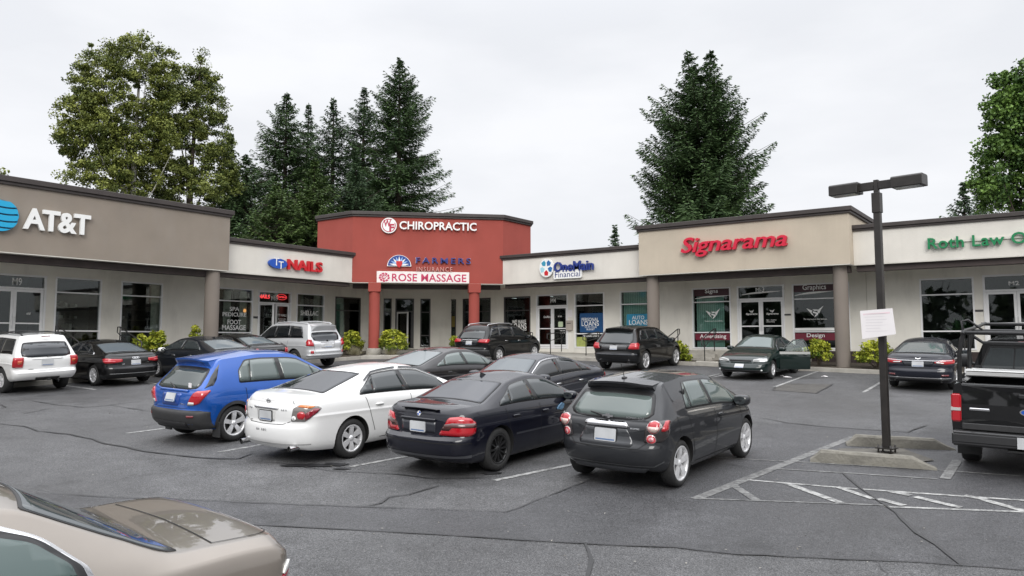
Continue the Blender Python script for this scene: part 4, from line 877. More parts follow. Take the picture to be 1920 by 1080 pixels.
# ------------------------------------------------------------------ trees behind the shops
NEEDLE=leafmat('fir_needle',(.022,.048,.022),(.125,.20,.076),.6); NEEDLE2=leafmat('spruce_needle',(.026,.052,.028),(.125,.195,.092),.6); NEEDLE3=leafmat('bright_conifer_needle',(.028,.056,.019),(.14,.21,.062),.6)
BARKM=mat('conifer_bark',(.055,.042,.034),.95,var=.3,scale=3); PALEB=mat('pale_poplar_bark',(.36,.35,.31),.9,var=.25,scale=3)
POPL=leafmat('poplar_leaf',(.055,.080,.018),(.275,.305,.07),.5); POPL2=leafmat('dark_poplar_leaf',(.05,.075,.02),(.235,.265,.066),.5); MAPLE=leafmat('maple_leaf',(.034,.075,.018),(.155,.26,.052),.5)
def ground_at(p): return gz(p.x,p.y)
def conifer(label,px,py_top,D,rad,m=NEEDLE,z_vis=6.0,low=.12,tops=((0,0),),dens=1.0,droop=.18,up=.35,seed=1,gap=.0,ragged=.25,shape=.9):
    """px,py_top: where its tip shows; D: distance; rad: crown radius at the bottom in metres"""
    global rng; r=np.random.default_rng(seed)
    top=at_dist(px,py_top,D); z0=gz(top.x,top.y); H=top.z-z0
    root=empty('conifer_tree',(top.x,top.y,z0),label,'conifer','conifers behind the shops')
    mb=MB(); mb.tube([(0,0,-.3),(0,0,H*.5),(tops[0][0],tops[0][1],H*.985)],[.016*H+.06,.010*H+.04,.02],10)
    for t in tops[1:]: mb.tube([(0,0,H*.80),(t[0]*.8,t[1]*.8,H*.86),(t[0],t[1],H*(.97+t[2] if len(t)>2 else .97))],[.10,.07,.02],8)
    C=[];A1=[];A2=[];T=[]; wood=MB()
    z=H*low
    while z<H*.992:
        f=(z-H*low)/(H*(1-low)); Rz=rad*((1-f)**shape)*min(1,(1-f)/.22)**.55+.07
        nb=max(6,int((6+5*(1-f))*min(1.4,dens))); a0=r.uniform(0,2*PI)
        for k in range(nb):
            if r.random()<gap: continue
            a=a0+2*PI*k/nb+r.normal(0,.28); L=Rz*(1+r.normal(0,ragged))*(1.15 if r.random()<.12 else 1); L=max(.18,min(L,Rz*1.5))
            tp=tops[0]
            if len(tops)>1 and f>.78: tp=tops[r.integers(0,len(tops))]; L*=.75
            bx_,by_=tp[0]*max(0,(f-.7)/.3),tp[1]*max(0,(f-.7)/.3)
            el=-droop*(1-f)*1.5-.05+.38*f**1.5+r.normal(0,.08); d=np.array([math.cos(a),math.sin(a)]); side=np.array([-d[1],d[0]])
            n=max(3,int(L/.15*dens)); s=(np.arange(n)+.5+r.uniform(-.3,.3,n))/n
            s=s[s>.10] if L>1 else s
            zz=z+r.normal(0,.12)+L*(math.tan(el)*s*(1.25-.25*s)+up*s**3*(.75 if L>.6 else .3))
            base=np.stack([bx_+d[0]*L*s,by_+d[1]*L*s,zz],1)
            if L>1.2:
                i=[0,len(s)//2,len(s)-1]; wood.tube([(bx_,by_,z)]+[tuple(base[q]) for q in i],[.05,.04,.025,.008],4,cap=False)
            # lateral sprays, longest in the middle of the bough
            w=(L*.34*(1-s)**.65*(s+.2)**.35+.16)
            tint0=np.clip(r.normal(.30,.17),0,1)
            for sg in(-1,1):
                for q in range(6):
                    out=np.stack([side[0]*sg*.8+d[0]*.75+r.normal(0,.25,len(s)),side[1]*sg*.8+d[1]*.75+r.normal(0,.25,len(s)),r.normal(-.30,.22,len(s))],1); out/=np.linalg.norm(out,axis=1,keepdims=True)
                    ll=w*r.uniform(.15,.55,len(s)); off=w*r.uniform(0,.85,len(s))
                    c=base+out*(off+ll*.4)[:,None]; c[:,2]-=.10*off
                    C.append(c); A1.append(out*(ll*.5+.065)[:,None])
                    nr=np.stack([r.normal(0,.5,len(s)),r.normal(0,.5,len(s)),np.ones(len(s))],1); pv=np.cross(out,nr); pv/=np.linalg.norm(pv,axis=1,keepdims=True)+1e-9
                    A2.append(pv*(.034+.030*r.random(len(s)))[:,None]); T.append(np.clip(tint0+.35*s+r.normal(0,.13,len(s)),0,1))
            # bough tip
            tip=base[-1]; 
        z+=(.21+.36*(1-f))*(H/18)**.3/ (dens**.5)
    # leader
    for t in tops:
        for k in range(6):
            c=np.array([[t[0],t[1],H*(.955+.008*k)]]); C.append(c); o=np.array([[r.normal(0,.5),r.normal(0,.5),1.2]]); A1.append(o*.14); A2.append(np.array([[.05,.03,0]])); T.append(np.array([.5]))
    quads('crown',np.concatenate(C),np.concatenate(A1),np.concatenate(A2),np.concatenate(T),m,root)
    o=len(mb.v); mb.add(wood.v,wood.f,0,True); mb.build('trunk',BARKM,root); return root
def broadleaf(label,trunk_px,base_D,lobes,m,bark,n,leaf=.17,limbs=True,seed=3,cat='broadleaf tree',name='broadleaf_tree',group=None):
    """lobes: (px,py,rx_px,ry_px) crown masses as seen, given real depth by random offsets"""
    r=np.random.default_rng(seed); b=at_dist(trunk_px[0],trunk_px[1],base_D); z0=gz(b.x,b.y); dn=Vector((b.x,b.y,0)).normalized(); sd=Vector((dn.y,-dn.x,0))
    root=empty(name,(b.x,b.y,z0),label,cat,group); B=Vector((b.x,b.y,z0)); mp=base_D/F_PX
    cl=[];ct=[]
    for (x,y,rx,ry) in lobes:
        k=max(4,int(rx*ry/42))
        for _ in range(k):
            u=r.normal(size=2); u/=np.linalg.norm(u); q=math.sqrt(r.uniform(.05,1)); dep=r.uniform(-1,1)*min(rx*mp,3.2)*math.sqrt(max(.05,1-q*q*.8))
            p=at_dist(x+u[0]*rx*q,y+u[1]*ry*q,base_D)+dn*dep-B; cl.append(p); ct.append(np.clip(r.normal(.45,.24),0,1))
    cl=np.array([tuple(c) for c in cl]); ct=np.array(ct); nc=len(cl)
    idx=r.integers(0,nc,n); v=r.normal(size=(n,3)); v/=np.linalg.norm(v,axis=1,keepdims=True); sz=r.uniform(.22,.80,nc)
    P=cl[idx]+v*(r.random(n)**.45*sz[idx])[:,None]*np.array([.9,.9,.62])
    nv=r.normal(size=(n,3))+np.array([0,0,.5]); nv/=np.linalg.norm(nv,axis=1,keepdims=True); a1=np.cross(nv,r.normal(size=(n,3))); a1/=np.linalg.norm(a1,axis=1,keepdims=True); a2=np.cross(nv,a1)
    s=r.uniform(.6,1.25,(n,1))*leaf
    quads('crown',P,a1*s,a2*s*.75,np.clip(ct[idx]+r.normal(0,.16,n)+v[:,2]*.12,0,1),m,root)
    mb=MB(); topi=int(np.argmax(cl[:,2])); H=cl[topi][2]
    path=[(0,0,-.3),(.05,.02,H*.35),(cl[topi][0]*.15,cl[topi][1]*.15,H*.6),(cl[topi][0]*.55,cl[topi][1]*.55,H*.82),tuple(cl[topi])]
    mb.tube(path,[.30,.24,.17,.09,.02],10)
    if limbs:
        for i in r.choice(nc,min(nc,11),replace=False):
            c=cl[i]; hh=max(H*.18,min(c[2]*.62,H*.8)); q=min(1,hh/(H*.8)); sx=path[2][0]*q*.6; sy=path[2][1]*q*.6
            mid=((sx+c[0])*.5,(sy+c[1])*.5,hh+(c[2]-hh)*.38); mb.tube([(sx,sy,hh),mid,tuple(c)],[.085*(1-.5*q),.045,.012],6)
    mb.build('trunk',bark,root); return root
# left: pale-stemmed poplar and its darker neighbour
broadleaf('tall poplar with pale trunk and yellowing loose crown behind the grey-brown shop',(248,360),62,[(250,110,60,42),(195,120,48,36),(160,170,42,45),(135,235,34,55),(205,205,60,50),(270,170,50,55),(305,120,28,28),(165,285,40,26),(150,325,40,22),(225,300,40,40),(270,260,40,40),(120,265,18,25),(205,355,45,14),(210,250,50,30),(255,80,22,16),(290,215,30,40),(310,170,34,34),(300,260,40,40),(180,235,50,50),(200,320,55,35),(260,330,50,35),(150,205,40,36)],POPL,PALEB,84000,.085,seed=5)
broadleaf('dense green poplar with pointed crown right of the pale-stemmed poplar',(355,370),64,[(375,125,22,25),(350,160,45,35),(385,200,36,55),(330,215,45,55),(400,260,40,50),(340,285,60,50),(405,325,38,45),(300,325,50,45),(360,360,70,38),(265,355,35,25),(430,300,20,35),(395,165,16,40),(440,335,16,30),(315,240,36,44),(345,340,50,34)],POPL2,BARKM,70000,.085,seed=6)
conifer('slim yellow-green conifer right of the poplars',432,252,70,3.4,NEEDLE3,seed=31,dens=.9,shape=.8)
conifer('dark low fir between the poplars and the fir group, behind the white salon front',462,292,66,4.6,NEEDLE,seed=32,dens=.9,ragged=.35,shape=.6)
conifer('tall dark fir, leftmost of the tight fir group',538,172,74,4.9,NEEDLE,seed=11,dens=.95,ragged=.3,shape=.62)
conifer('thin-topped fir between two taller firs of the group, second from left',579,193,80,3.6,NEEDLE2,seed=12,dens=.8,gap=.1,ragged=.35,shape=.7)
conifer('slim fir with narrow tip in the middle of the fir group',626,182,76,4.2,NEEDLE2,seed=13,dens=.85,gap=.08,shape=.62,ragged=.35)
conifer('fir with a tufted top, just left of the tallest fir of the group',683,163,78,4.3,NEEDLE2,seed=14,dens=.9,gap=.1,ragged=.35,shape=.62)
conifer('tallest fir of the group with long boughs reaching right over the red corner',750,108,74,5.3,NEEDLE,seed=15,dens=1.0,ragged=.30,gap=.04,droop=.22,shape=.52)
conifer('mid-green bushy conifer low in front of the fir group, behind the red corner',590,300,62,4.0,NEEDLE3,seed=16,dens=1.0,shape=.75)
conifer('bluish-green bushy conifer low beside the red corner top',668,292,64,3.9,NEEDLE2,seed=17,dens=1.0,shape=.75)
conifer('mid-green young conifer low above the salon roof',520,345,60,3.6,NEEDLE3,seed=18,dens=.9,shape=.6)
conifer('big lone fir with twin tips and upswept boughs behind the tan shop',1312,93,56,5.2,NEEDLE,seed=21,tops=((-.75,-.5),(.62,.45,.005)),dens=1.2,ragged=.2,droop=.20,up=.40,shape=.52)
conifer('small distant fir tip above the white shop left of the tan shop',1153,424,82,2.6,NEEDLE2,seed=22,dens=.8)
conifer('small dark fir behind the white shop at right',1806,343,70,3.7,NEEDLE2,seed=23,dens=.9)
conifer('narrow grey-green conifer hard against the leafy maple at right',1838,330,72,2.6,NEEDLE2,seed=24,dens=.8)
broadleaf('bright green maple with dense crown at the right edge',(1930,380),54,[(1895,230,45,50),(1875,150,16,18),(1905,180,35,35),(1920,130,14,20),(1860,205,22,28),(1880,300,45,50),(1930,250,50,80),(1900,365,60,35),(1855,280,26,24),(1960,180,45,60),(1985,290,60,90),(1845,340,22,24),(1865,375,30,20)],MAPLE,BARKM,46000,.105,seed=8)
broadleaf('tip of a distant tree above the far left of the grey-brown roof',(-10,335),70,[(-5,333,14,12),(-30,335,25,20)],POPL2,BARKM,900,.15,limbs=False,seed=9)
# ------------------------------------------------------------------ cars
TYRE=mat('tyre_rubber',(.018,.018,.018),.75,var=.2,scale=20); RIMS=mat('silver_alloy',(.74,.74,.75),.3,.45); RIMB=mat('black_alloy',(.02,.02,.021),.35,.3); BRAKE=mat('brake_dark',(.03,.03,.03),.6,.4)
UNDER=mat('underbody_black',(.012,.012,.012),.8); TRIM=mat('black_trim',(.017,.017,.018),.45,var=.1); CHROME=mat('chrome',(.72,.72,.73),.12,1.0); PLAT=mat('plate_blank',(.50,.51,.52),.5,var=.12,scale=4); PLATF=mat('plate_border_blue',(.10,.16,.30),.5); SEAM=mat('panel_gap',(.006,.006,.006),.8)
GLD=mat('tinted_car_glass',(.010,.012,.014),.03,spec=.75,var=.0); GLM=mat('smoky_car_glass',(.030,.036,.038),.03,spec=.8); GLL=mat('painted_bright_cabin_glass',(.10,.125,.12),.03,spec=.8)  # GLL is opaque: its grey-green base colour paints in a bright cabin behind
LRED=mat('red_lamp_lens',(.42,.006,.014),.12,coat=1,spec=.6); LDRED=mat('smoked_red_lens',(.16,.012,.016),.12,coat=1); LWHT=mat('clear_lamp_lens',(.62,.62,.60),.1,.3,coat=1); LAMB=mat('amber_lens',(.60,.16,.02),.15,coat=1); HLMP=mat('headlamp_lens',(.66,.67,.66),.1,.4,coat=1); LDRK=mat('dark_lamp_housing',(.03,.025,.025),.2,coat=1)
def paint_m(name,col,metal=.0,rough=.35,flake=.05):
    dark=max(col)<.06
    return mat(name,col,.45 if dark else rough,0 if dark else metal,coat=1.0,var=flake,scale=2.5,coat_rough=.02,spec=.15 if dark else .4)
def smooth_poly(pts,w,L):
    xs=np.linspace(-.6,L+.6,900); px=[p[0] for p in pts]; pz=[p[1] for p in pts]
    y=np.interp(xs,px,pz); dx=xs[1]-xs[0]; k=int(3*w/dx)+1; kr=np.exp(-.5*(np.arange(-k,k+1)*dx/w)**2); kr/=kr.sum()
    yy=np.convolve(np.pad(y,k,mode='edge'),kr,'valid')
    return lambda x:float(np.interp(x,xs,yy))
def clip_poly(poly,a,b,c):  # keep a*x+b*y+c>=0
    o=[]
    for i in range(len(poly)):
        p,q=poly[i],poly[(i+1)%len(poly)]; fp=a*p[0]+b*p[1]+c; fq=a*q[0]+b*q[1]+c
        if fp>=0: o.append(p)
        if fp*fq<0: t=fp/(fp-fq); o.append((p[0]+(q[0]-p[0])*t,p[1]+(q[1]-p[1])*t))
    return o
class Body:
    def __init__(s,L,W,WB,ROH,top,sh,zb=.2,rp=None,fp=None,ar=.42,af=.75,pr=3.2,pf=2.5,lean=.5,wv=None,ts=.055,bowr=.10,bowf=-.12,endup=.07,waist=.02,crown=.12,ar2=None):
        s.ar2=ar2 or ar
        s.L,s.W,s.WB,s.ROH=L,W,WB,ROH; s.zt_=smooth_poly(top,ts,L); s.zs=smooth_poly(sh,.10,L); s.zb0=zb; s.ar,s.af,s.pr,s.pf=ar,af,pr,pf; s.lean=lean; s.waist=waist; s.crown=crown
        s.rp=rp or [(0,.16),(.12,.05),(.3,.0),(.47,.0),(.52,.035),(.62,.06),(.8,.07),(.93,.09),(1,.14)]
        s.fp=fp or [(0,-.22),(.15,-.08),(.3,0),(.45,-.0),(.6,-.05),(.8,-.13),(1,-.26)]
        s.wv_=wv or [(0,.87),(.06,.92),(.15,.955),(.3,.972),(.5,.984),(.66,.992),(.71,1.0),(.722,1.0),(.742,.987),(.86,.978),(.95,.962),(1,.935)]
        s.bowr,s.bowf,s.endup=bowr,bowf,endup; s.top=top
        zz=sorted(top,key=lambda p:-p[1]); s.H=zz[0][1]; s.cache={}
    def zt(s,x): return max(s.zt_(x),s.zs(x)+.004)
    def plan(s,u,v=1):
        x=u*s.L; e=1.0; k=min(1,max(0,(v-.45)/.5)); k=k*k*(3-2*k); ar=s.ar+(s.ar2-s.ar)*k
        if x<ar: e=max(0,1-(1-x/ar)**s.pr)**(1/s.pr)
        xe=s.L-x
        if xe<s.af: e*=max(0,1-(1-xe/s.af)**s.pf)**(1/s.pf)
        return e*(1-s.waist*((x/s.L-.45)/.55)**2)
    def I(s,tab,v): return float(np.interp(v,[t[0] for t in tab],[t[1] for t in tab]))
    def xa(s,u,v): 
        fr=max(0,1-u/.28)**2; ff=max(0,1-(1-u)/.28)**2
        return u*s.L+s.I(s.rp,v)*fr+s.I(s.fp,v)*ff
    def zb(s,u): return s.zb0+s.endup*(max(0,1-u/.22)**1.5+max(0,1-(1-u)/.22)**1.5)
    def low(s,u,v,sd=1):
        z=s.zb(u)+(s.zs(u*s.L)-s.zb(u))*v
        return Vector((s.xa(u,v),sd*s.W/2*s.plan(u,v)*s.I(s.wv_,v),z))
    def sec(s,u):
        x=u*s.L; ys=s.W/2*s.plan(u)*s.I(s.wv_,1); zs=s.zs(x); h=s.zt(x)-zs; k=min(1,ys/.35)
        inset=(.07*min(1,h/.06)+s.lean*max(0,h-.04))*k; yr=max(.0,ys-inset); ze=zs+h*(1-s.crown if h>.2 else .72+ (1-s.crown-.72)*h/.2)
        return ys,zs,h,yr,ze
    def bow(s,u):
        x=u*s.L; m=s.L*.5; h=s.zt(x)-s.zs(x)
        g=min(1,h/.25); return (s.bowr if x<m else s.bowf)*g*min(1,abs(x-m)/(s.L*.22))
    def up(s,u,t,sd=1):
        ys,zs,h,yr,ze=s.sec(u); b=.018*math.sin(PI*t)*min(1,h/.3)
        return Vector((s.xa(u,1)+s.bow(u)*t*t*.6,sd*(ys+(yr-ys)*t+b),zs+(ze-zs)*t))
    def topw(s,u,w):
        ys,zs,h,yr,ze=s.sec(u); zt=s.zt(u*s.L)
        return Vector((s.xa(u,1)+s.bow(u)*(.6*abs(w)**2.0),w*yr,ze+(zt-ze)*(1-abs(w)**2.4)))
    def solve_u(s,x,v): 
        u=x/s.L
        for _ in range(6): u+= (x-s.xa(u,v))/s.L
        return min(.999,max(.001,u))
    # mapping functions used by patches
    def m_side(s,sd): # (x,z)
        def f(x,z):
            u=x/s.L; v=.5
            for _ in range(4): v=(z-s.zb(u))/(s.zs(u*s.L)-s.zb(u)); v=min(1,max(0,v)); u=s.solve_u(x,v)
            return s.low(u,v,sd)
        return f
    def m_up(s,sd): return lambda x,t: s.up(s.solve_u(x,1),t,sd)
    def m_top(s): return lambda x,w: s.topw(s.solve_u(x,1),w)
    def loop(s,z,front):
        k=(round(z,3),front)
        if k in s.cache: return s.cache[k]
        us=np.concatenate([s.ar/s.L*(1-np.cos(np.linspace(0,PI/2,40))**(1.4)),np.linspace(s.ar/s.L,.5,24)[1:]]) if not front else 1-np.concatenate([s.af/s.L*(1-np.cos(np.linspace(0,PI/2,40))**(1.4)),np.linspace(s.af/s.L,.5,24)[1:]])
        P=[]
        for u in us:
            u=float(u); v=min(1,max(0,(z-s.zb(u))/(s.zs(u*s.L)-s.zb(u)))); p=s.low(u,v,1); P.append((p.x,p.y))
        P=np.array(P); d=np.concatenate([[0],np.cumsum(np.hypot(*np.diff(P,axis=0).T))]); s.cache[k]=(d,P); return s.cache[k]
    def m_per(s,front=False): # (q,z) arc length from the centre of the rear / front face
        def f(q,z):
            d,P=s.loop(z,front); a=abs(q); return Vector((float(np.interp(a,d,P[:,0])),math.copysign(float(np.interp(a,d,P[:,1])),q),z))
        return f
    def mesh(s,paint,arch_r,wr,lower=None):
        n1=16; th=np.linspace(0,PI/2,n1); u1=[s.ar/s.L*(1-math.cos(t)**(2/s.pr)) for t in th]; u2=[1-s.af/s.L*(1-math.cos(t)**(2/s.pf)) for t in th]
        mid=list(np.linspace(s.ar/s.L,1-s.af/s.L,52))[1:-1]; xs=[p[0]/s.L for p in s.top if .02<p[0]/s.L<.98]
        us=sorted(set([round(float(u),5) for u in u1+mid+u2])); 
        u1b=[s.ar2/s.L*(1-math.cos(t)**(2/s.pr)) for t in th]; us=sorted(set(us+[round(float(u),5) for u in u1b if all(abs(u-w)>.0012 for w in us)]))
        extra=[x+d for x in xs for d in(-.012,0,.012) if all(abs(x+d-u)>.004 for u in us)]; us=sorted(us+extra)
        vs_=[0,.05,.12,.22,.34,.44,.48,.52,.57,.62,.66,.69,.71,.722,.742,.77,.86,.93,.97,1]; ts_=[.1,.3,.5,.7,.86,.95]; ws=[1,.95,.88,.76,.6,.4,.2,0]
        bm=bmesh.new(); G=[]
        for u in us:
            half=[]
            p0=s.low(u,0); half+=[Vector((p0.x,0,p0.z)),Vector((p0.x,p0.y*.6,p0.z))]
            half+=[s.low(u,v) for v in vs_]+[s.up(u,t) for t in ts_]+[s.topw(u,w) for w in ws]
            ring=half+[Vector((p.x,-p.y,p.z)) for p in half[-2:0:-1]]; G.append([bm.verts.new(p) for p in ring])
        m=len(G[0])
        for a,b in zip(G[:-1],G[1:]):
            for k in range(m): bm.faces.new((a[k],a[(k+1)%m],b[(k+1)%m],b[k]))
        bm.faces.new(G[0]); bm.faces.new(G[-1][::-1])
        bmesh.ops.remove_doubles(bm,verts=bm.verts,dist=.0012)
        bmesh.ops.dissolve_degenerate(bm,edges=bm.edges,dist=.0005)
        bmesh.ops.recalc_face_normals(bm,faces=bm.faces)
        me=bpy.data.meshes.new('body'); bm.to_mesh(me); bm.free()
        for m_ in (paint,UNDER,lower or paint): me.materials.append(m_)
        ob=bpy.data.objects.new('body',me); COL.objects.link(ob)
        cb=MB(); 
        for x in (s.ROH,s.ROH+s.WB):
            for sd in(-1,1):
                Mx=Matrix.Translation((x,sd*(s.W/2-.02),wr+.01))@Matrix.Rotation(R(90),4,'X')
                cb.lathe([(.0001,-.26),(arch_r,-.26),(arch_r,.26),(.0001,.26)],Mx,40)
        cm=bpy.data.meshes.new('cutter'); cm.from_pydata(cb.v,[],cb.f); b2=bmesh.new(); b2.from_mesh(cm); bmesh.ops.remove_doubles(b2,verts=b2.verts,dist=.002); bmesh.ops.recalc_face_normals(b2,faces=b2.faces); b2.to_mesh(cm); b2.free()
        co=bpy.data.objects.new('cutter',cm); COL.objects.link(co)
        md=ob.modifiers.new('arches','BOOLEAN'); md.operation='DIFFERENCE'; md.object=co; md.solver='EXACT'
        dg=bpy.context.evaluated_depsgraph_get(); me2=bpy.data.meshes.new_from_object(ob.evaluated_get(dg)); ok=len(me2.polygons)>500
        bpy.data.objects.remove(ob); bpy.data.objects.remove(co); bpy.data.meshes.remove(cm)
        if not ok: print('BOOLEAN FAILED',s.L); me2=me
        bm=bmesh.new(); bm.from_mesh(me2)
        for f in bm.faces:
            c=f.calc_center_median(); f.smooth=True; f.material_index=0
            for x in(s.ROH,s.ROH+s.WB):
                if math.hypot(c.x-x,c.z-wr-.01)<arch_r+.004 and abs(c.y)<s.W/2-.004 and c.z<1.0:
                    # inside faces of the wheel housing
                    rad=Vector((c.x-x,0,c.z-wr-.01)); 
                    if f.normal.dot(rad.normalized() if rad.length>1e-4 else Vector((0,0,1)))<-.5 or (abs(f.normal.y)>.9 and abs(c.y)<s.W/2-.2): f.material_index=1
            if f.normal.z<-.85 and c.z<s.zb0+.12: f.material_index=1
        for e in bm.edges:
            if len(e.link_faces)==2 and e.calc_face_angle(0)>R(38): e.smooth=False
        bm.to_mesh(me2); bm.free(); return me2
def patch(name,f,poly,off,m,parent,grid=(.12,.08),thick=None,cx=None,mats=None):
    """a panel lying on surface f, its outline given in the surface's own two coordinates"""
    bm=bmesh.new(); vs=[bm.verts.new((p[0],p[1],0)) for p in poly]; bm.faces.new(vs)
    x0=min(p[0] for p in poly);x1=max(p[0] for p in poly);y0=min(p[1] for p in poly);y1=max(p[1] for p in poly)
    for k in range(1,max(1,math.ceil((x1-x0)/grid[0]))): bmesh.ops.bisect_plane(bm,geom=bm.verts[:]+bm.edges[:]+bm.faces[:],plane_co=(x0+(x1-x0)*k/math.ceil((x1-x0)/grid[0]),0,0),plane_no=(1,0,0))
    for k in range(1,max(1,math.ceil((y1-y0)/grid[1]))): bmesh.ops.bisect_plane(bm,geom=bm.verts[:]+bm.edges[:]+bm.faces[:],plane_co=(0,y0+(y1-y0)*k/math.ceil((y1-y0)/grid[1]),0),plane_no=(0,1,0))
    e=.004; C=cx
    P={};Nn={}
    for v in bm.verts:
        a,b=v.co.x,v.co.y; p=f(a,b); n=(f(a+e,b)-f(a-e,b)).cross(f(a,b+e)-f(a,b-e))
        if n.length<1e-12: n=p-C
        n.normalize()
        ctr=Vector((min(max(p.x,C.x-C.y),C.x+C.y),0,C.z))
        if n.dot(p-ctr)<0: n=-n
        P[v]=p;Nn[v]=n
    for v in bm.verts: v.co=P[v]+Nn[v]*off
    bmesh.ops.recalc_face_normals(bm,faces=bm.faces); fc=bm.faces[:]
    fl=sum(1 if ff.normal.dot(Nn[ff.verts[0]])>0 else -1 for ff in fc)
    if fl<0: bmesh.ops.reverse_faces(bm,faces=fc)
    be=[ed for ed in bm.edges if len(ed.link_faces)==1]
    rim={}
    for ed in be:
        for v in ed.verts:
            if v not in rim: rim[v]=bm.verts.new(P[v]-Nn[v]*.006)
    for ed in be:
        a,b=ed.verts; lf=ed.link_faces[0]; 
        for lp in lf.loops:
            if lp.edge==ed: a,b=lp.vert,lp.link_loop_next.vert
        bm.faces.new((b,a,rim[a],rim[b]))
    for ff in fc: ff.smooth=True
    me=bpy.data.meshes.new(name); bm.to_mesh(me); bm.free(); me.materials.append(m); return link(name,me,parent)
def ribbon_add(mb,f,path,w,off,C,n=14,mi=0):
    pts=[];nm=[]
    for a,b in zip(path[:-1],path[1:]):
        for k in range(n):
            t=k/n; pts.append((a[0]+(b[0]-a[0])*t,a[1]+(b[1]-a[1])*t))
    pts.append(path[-1]); e=.004; P=[];N_=[]
    for a,b in pts:
        p=f(a,b); nn=(f(a+e,b)-f(a-e,b)).cross(f(a,b+e)-f(a,b-e)); nn.normalize(); ctr=Vector((min(max(p.x,C.x-C.y),C.x+C.y),0,C.z))
        if nn.dot(p-ctr)<0: nn=-nn
        P.append(p);N_.append(nn)
    L_=[];R_=[]
    for i,p in enumerate(P):
        t=(P[min(i+1,len(P)-1)]-P[max(i-1,0)]).normalized(); sd=N_[i].cross(t)*w/2; L_.append(p+sd+N_[i]*off); R_.append(p-sd+N_[i]*off)
    m=len(P); mb.add(L_+R_,[(i,m+i,m+i+1,i+1) for i in range(m-1)],mi,True)
_wheels={}
def wheel_meshes(r,rim,wd,n,style,color):
    k=(r,rim,wd,n,style,color)
    if k in _wheels: return _wheels[k]
    # local: axis +y outward at y=0 (outer face), tyre goes to -wd ; Z up
    A=Matrix.Rotation(R(-90),4,'X')  # local z -> +y
    mb=MB(); h=wd
    mb.lathe([(rim,-h+.01),(rim+.02,-h),(r-.03,-h+.005),(r-.005,-h+.03),(r,-h*.5),(r-.005,-.03),(r-.03,-.006),(rim+.025,.0),(rim,-.008),(rim-.006,-.02)],A,40)
    for k_ in range(3): pass
    t=bpy.data.meshes.new('wheel'); t.from_pydata(mb.v,[],mb.f); t.materials.append(TYRE); t.polygons.foreach_set('use_smooth',[True]*len(t.polygons))
    mb=MB(); mb.lathe([(rim+.002,-.012),(rim-.004,-.006),(rim-.022,-.010),(rim-.030,-.03),(rim-.04,-h*.9)],A,40)
    mb.lathe([(.0001,-.10),(rim-.036,-.10)],A,32,1)
    mb.lathe([(.0001,-.018),(.028,-.018),(.034,-.026),(.062,-.034),(.062,-.09)],A,20)
    ro=rim-.02
    def spoke(a,wi,wo,tw=0,mi=0):
        ca,sa=math.cos(a),math.sin(a); P=lambda rr,s_,y:Vector((rr*ca-s_*sa,y,rr*sa+s_*ca))
        vs=[P(.045,-wi,-.032),P(.045,wi,-.032),P(rim*.55,(wi+wo)*.5+tw*.4,-.016),P(rim*.55,-(wi+wo)*.5+tw*.4,-.016),P(ro,-wo+tw,-.012),P(ro,wo+tw,-.012)]
        bk=[v+Vector((0,-.035,0)) for v in vs]
        mb.add(vs+bk,[(0,3,2,1),(3,4,5,2),(0,6,9,3),(3,9,10,4),(1,2,8,7),(2,5,11,8)],mi)
    for k_ in range(n):
        a=2*PI*k_/n+PI/2
        if style=='wide': spoke(a,.030,.046)
        elif style=='taper': spoke(a,.040,.026)
        elif style=='twin': spoke(a-.16,.014,.014,.0); spoke(a+.16,.014,.014,.0)
        elif style=='thin': spoke(a,.012,.012); 
        elif style=='split': spoke(a,.03,.016,.030); spoke(a,.03,.016,-.030)
    rm=bpy.data.meshes.new('rim'); rm.from_pydata(mb.v,[],mb.f); rm.materials.append(RIMS if color=='silver' else RIMB); rm.materials.append(BRAKE); rm.polygons.foreach_set('material_index',mb.mi); rm.polygons.foreach_set('use_smooth',mb.sm)
    _wheels[k]=(t,rm); return t,rm
def slope_matrix(x,y,h,dz=0.0):
    n=Vector((-GX,-GY,1)).normalized(); f=Vector((math.cos(h),math.sin(h),0)); f=(f-n*f.dot(n)).normalized(); l=n.cross(f)
    M=Matrix.Identity(4)
    for i,v in enumerate((f,l,n)):
        for k in range(3): M[k][i]=v[k]
    M.translation=Vector((x,y,gz(x,y)+.014+dz)); return M
def ellips(mb,c,rx,ry,rz,n=14,m=8,mi=0):
    vs=[];fs=[]
    for i in range(m+1):
        ph=-PI/2+PI*i/m
        for k in range(n):
            a=2*PI*k/n; cx_,sx_=math.cos(a),math.sin(a); pw=lambda v:math.copysign(abs(v)**.7,v)
            vs.append((c[0]+rx*pw(math.cos(ph))*pw(cx_),c[1]+ry*pw(math.cos(ph))*pw(sx_),c[2]+rz*pw(math.sin(ph))))
    for i in range(m):
        for k in range(n): fs.append((i*n+k,i*n+(k+1)%n,(i+1)*n+(k+1)%n,(i+1)*n+k))
    mb.add(vs,fs,mi,True)
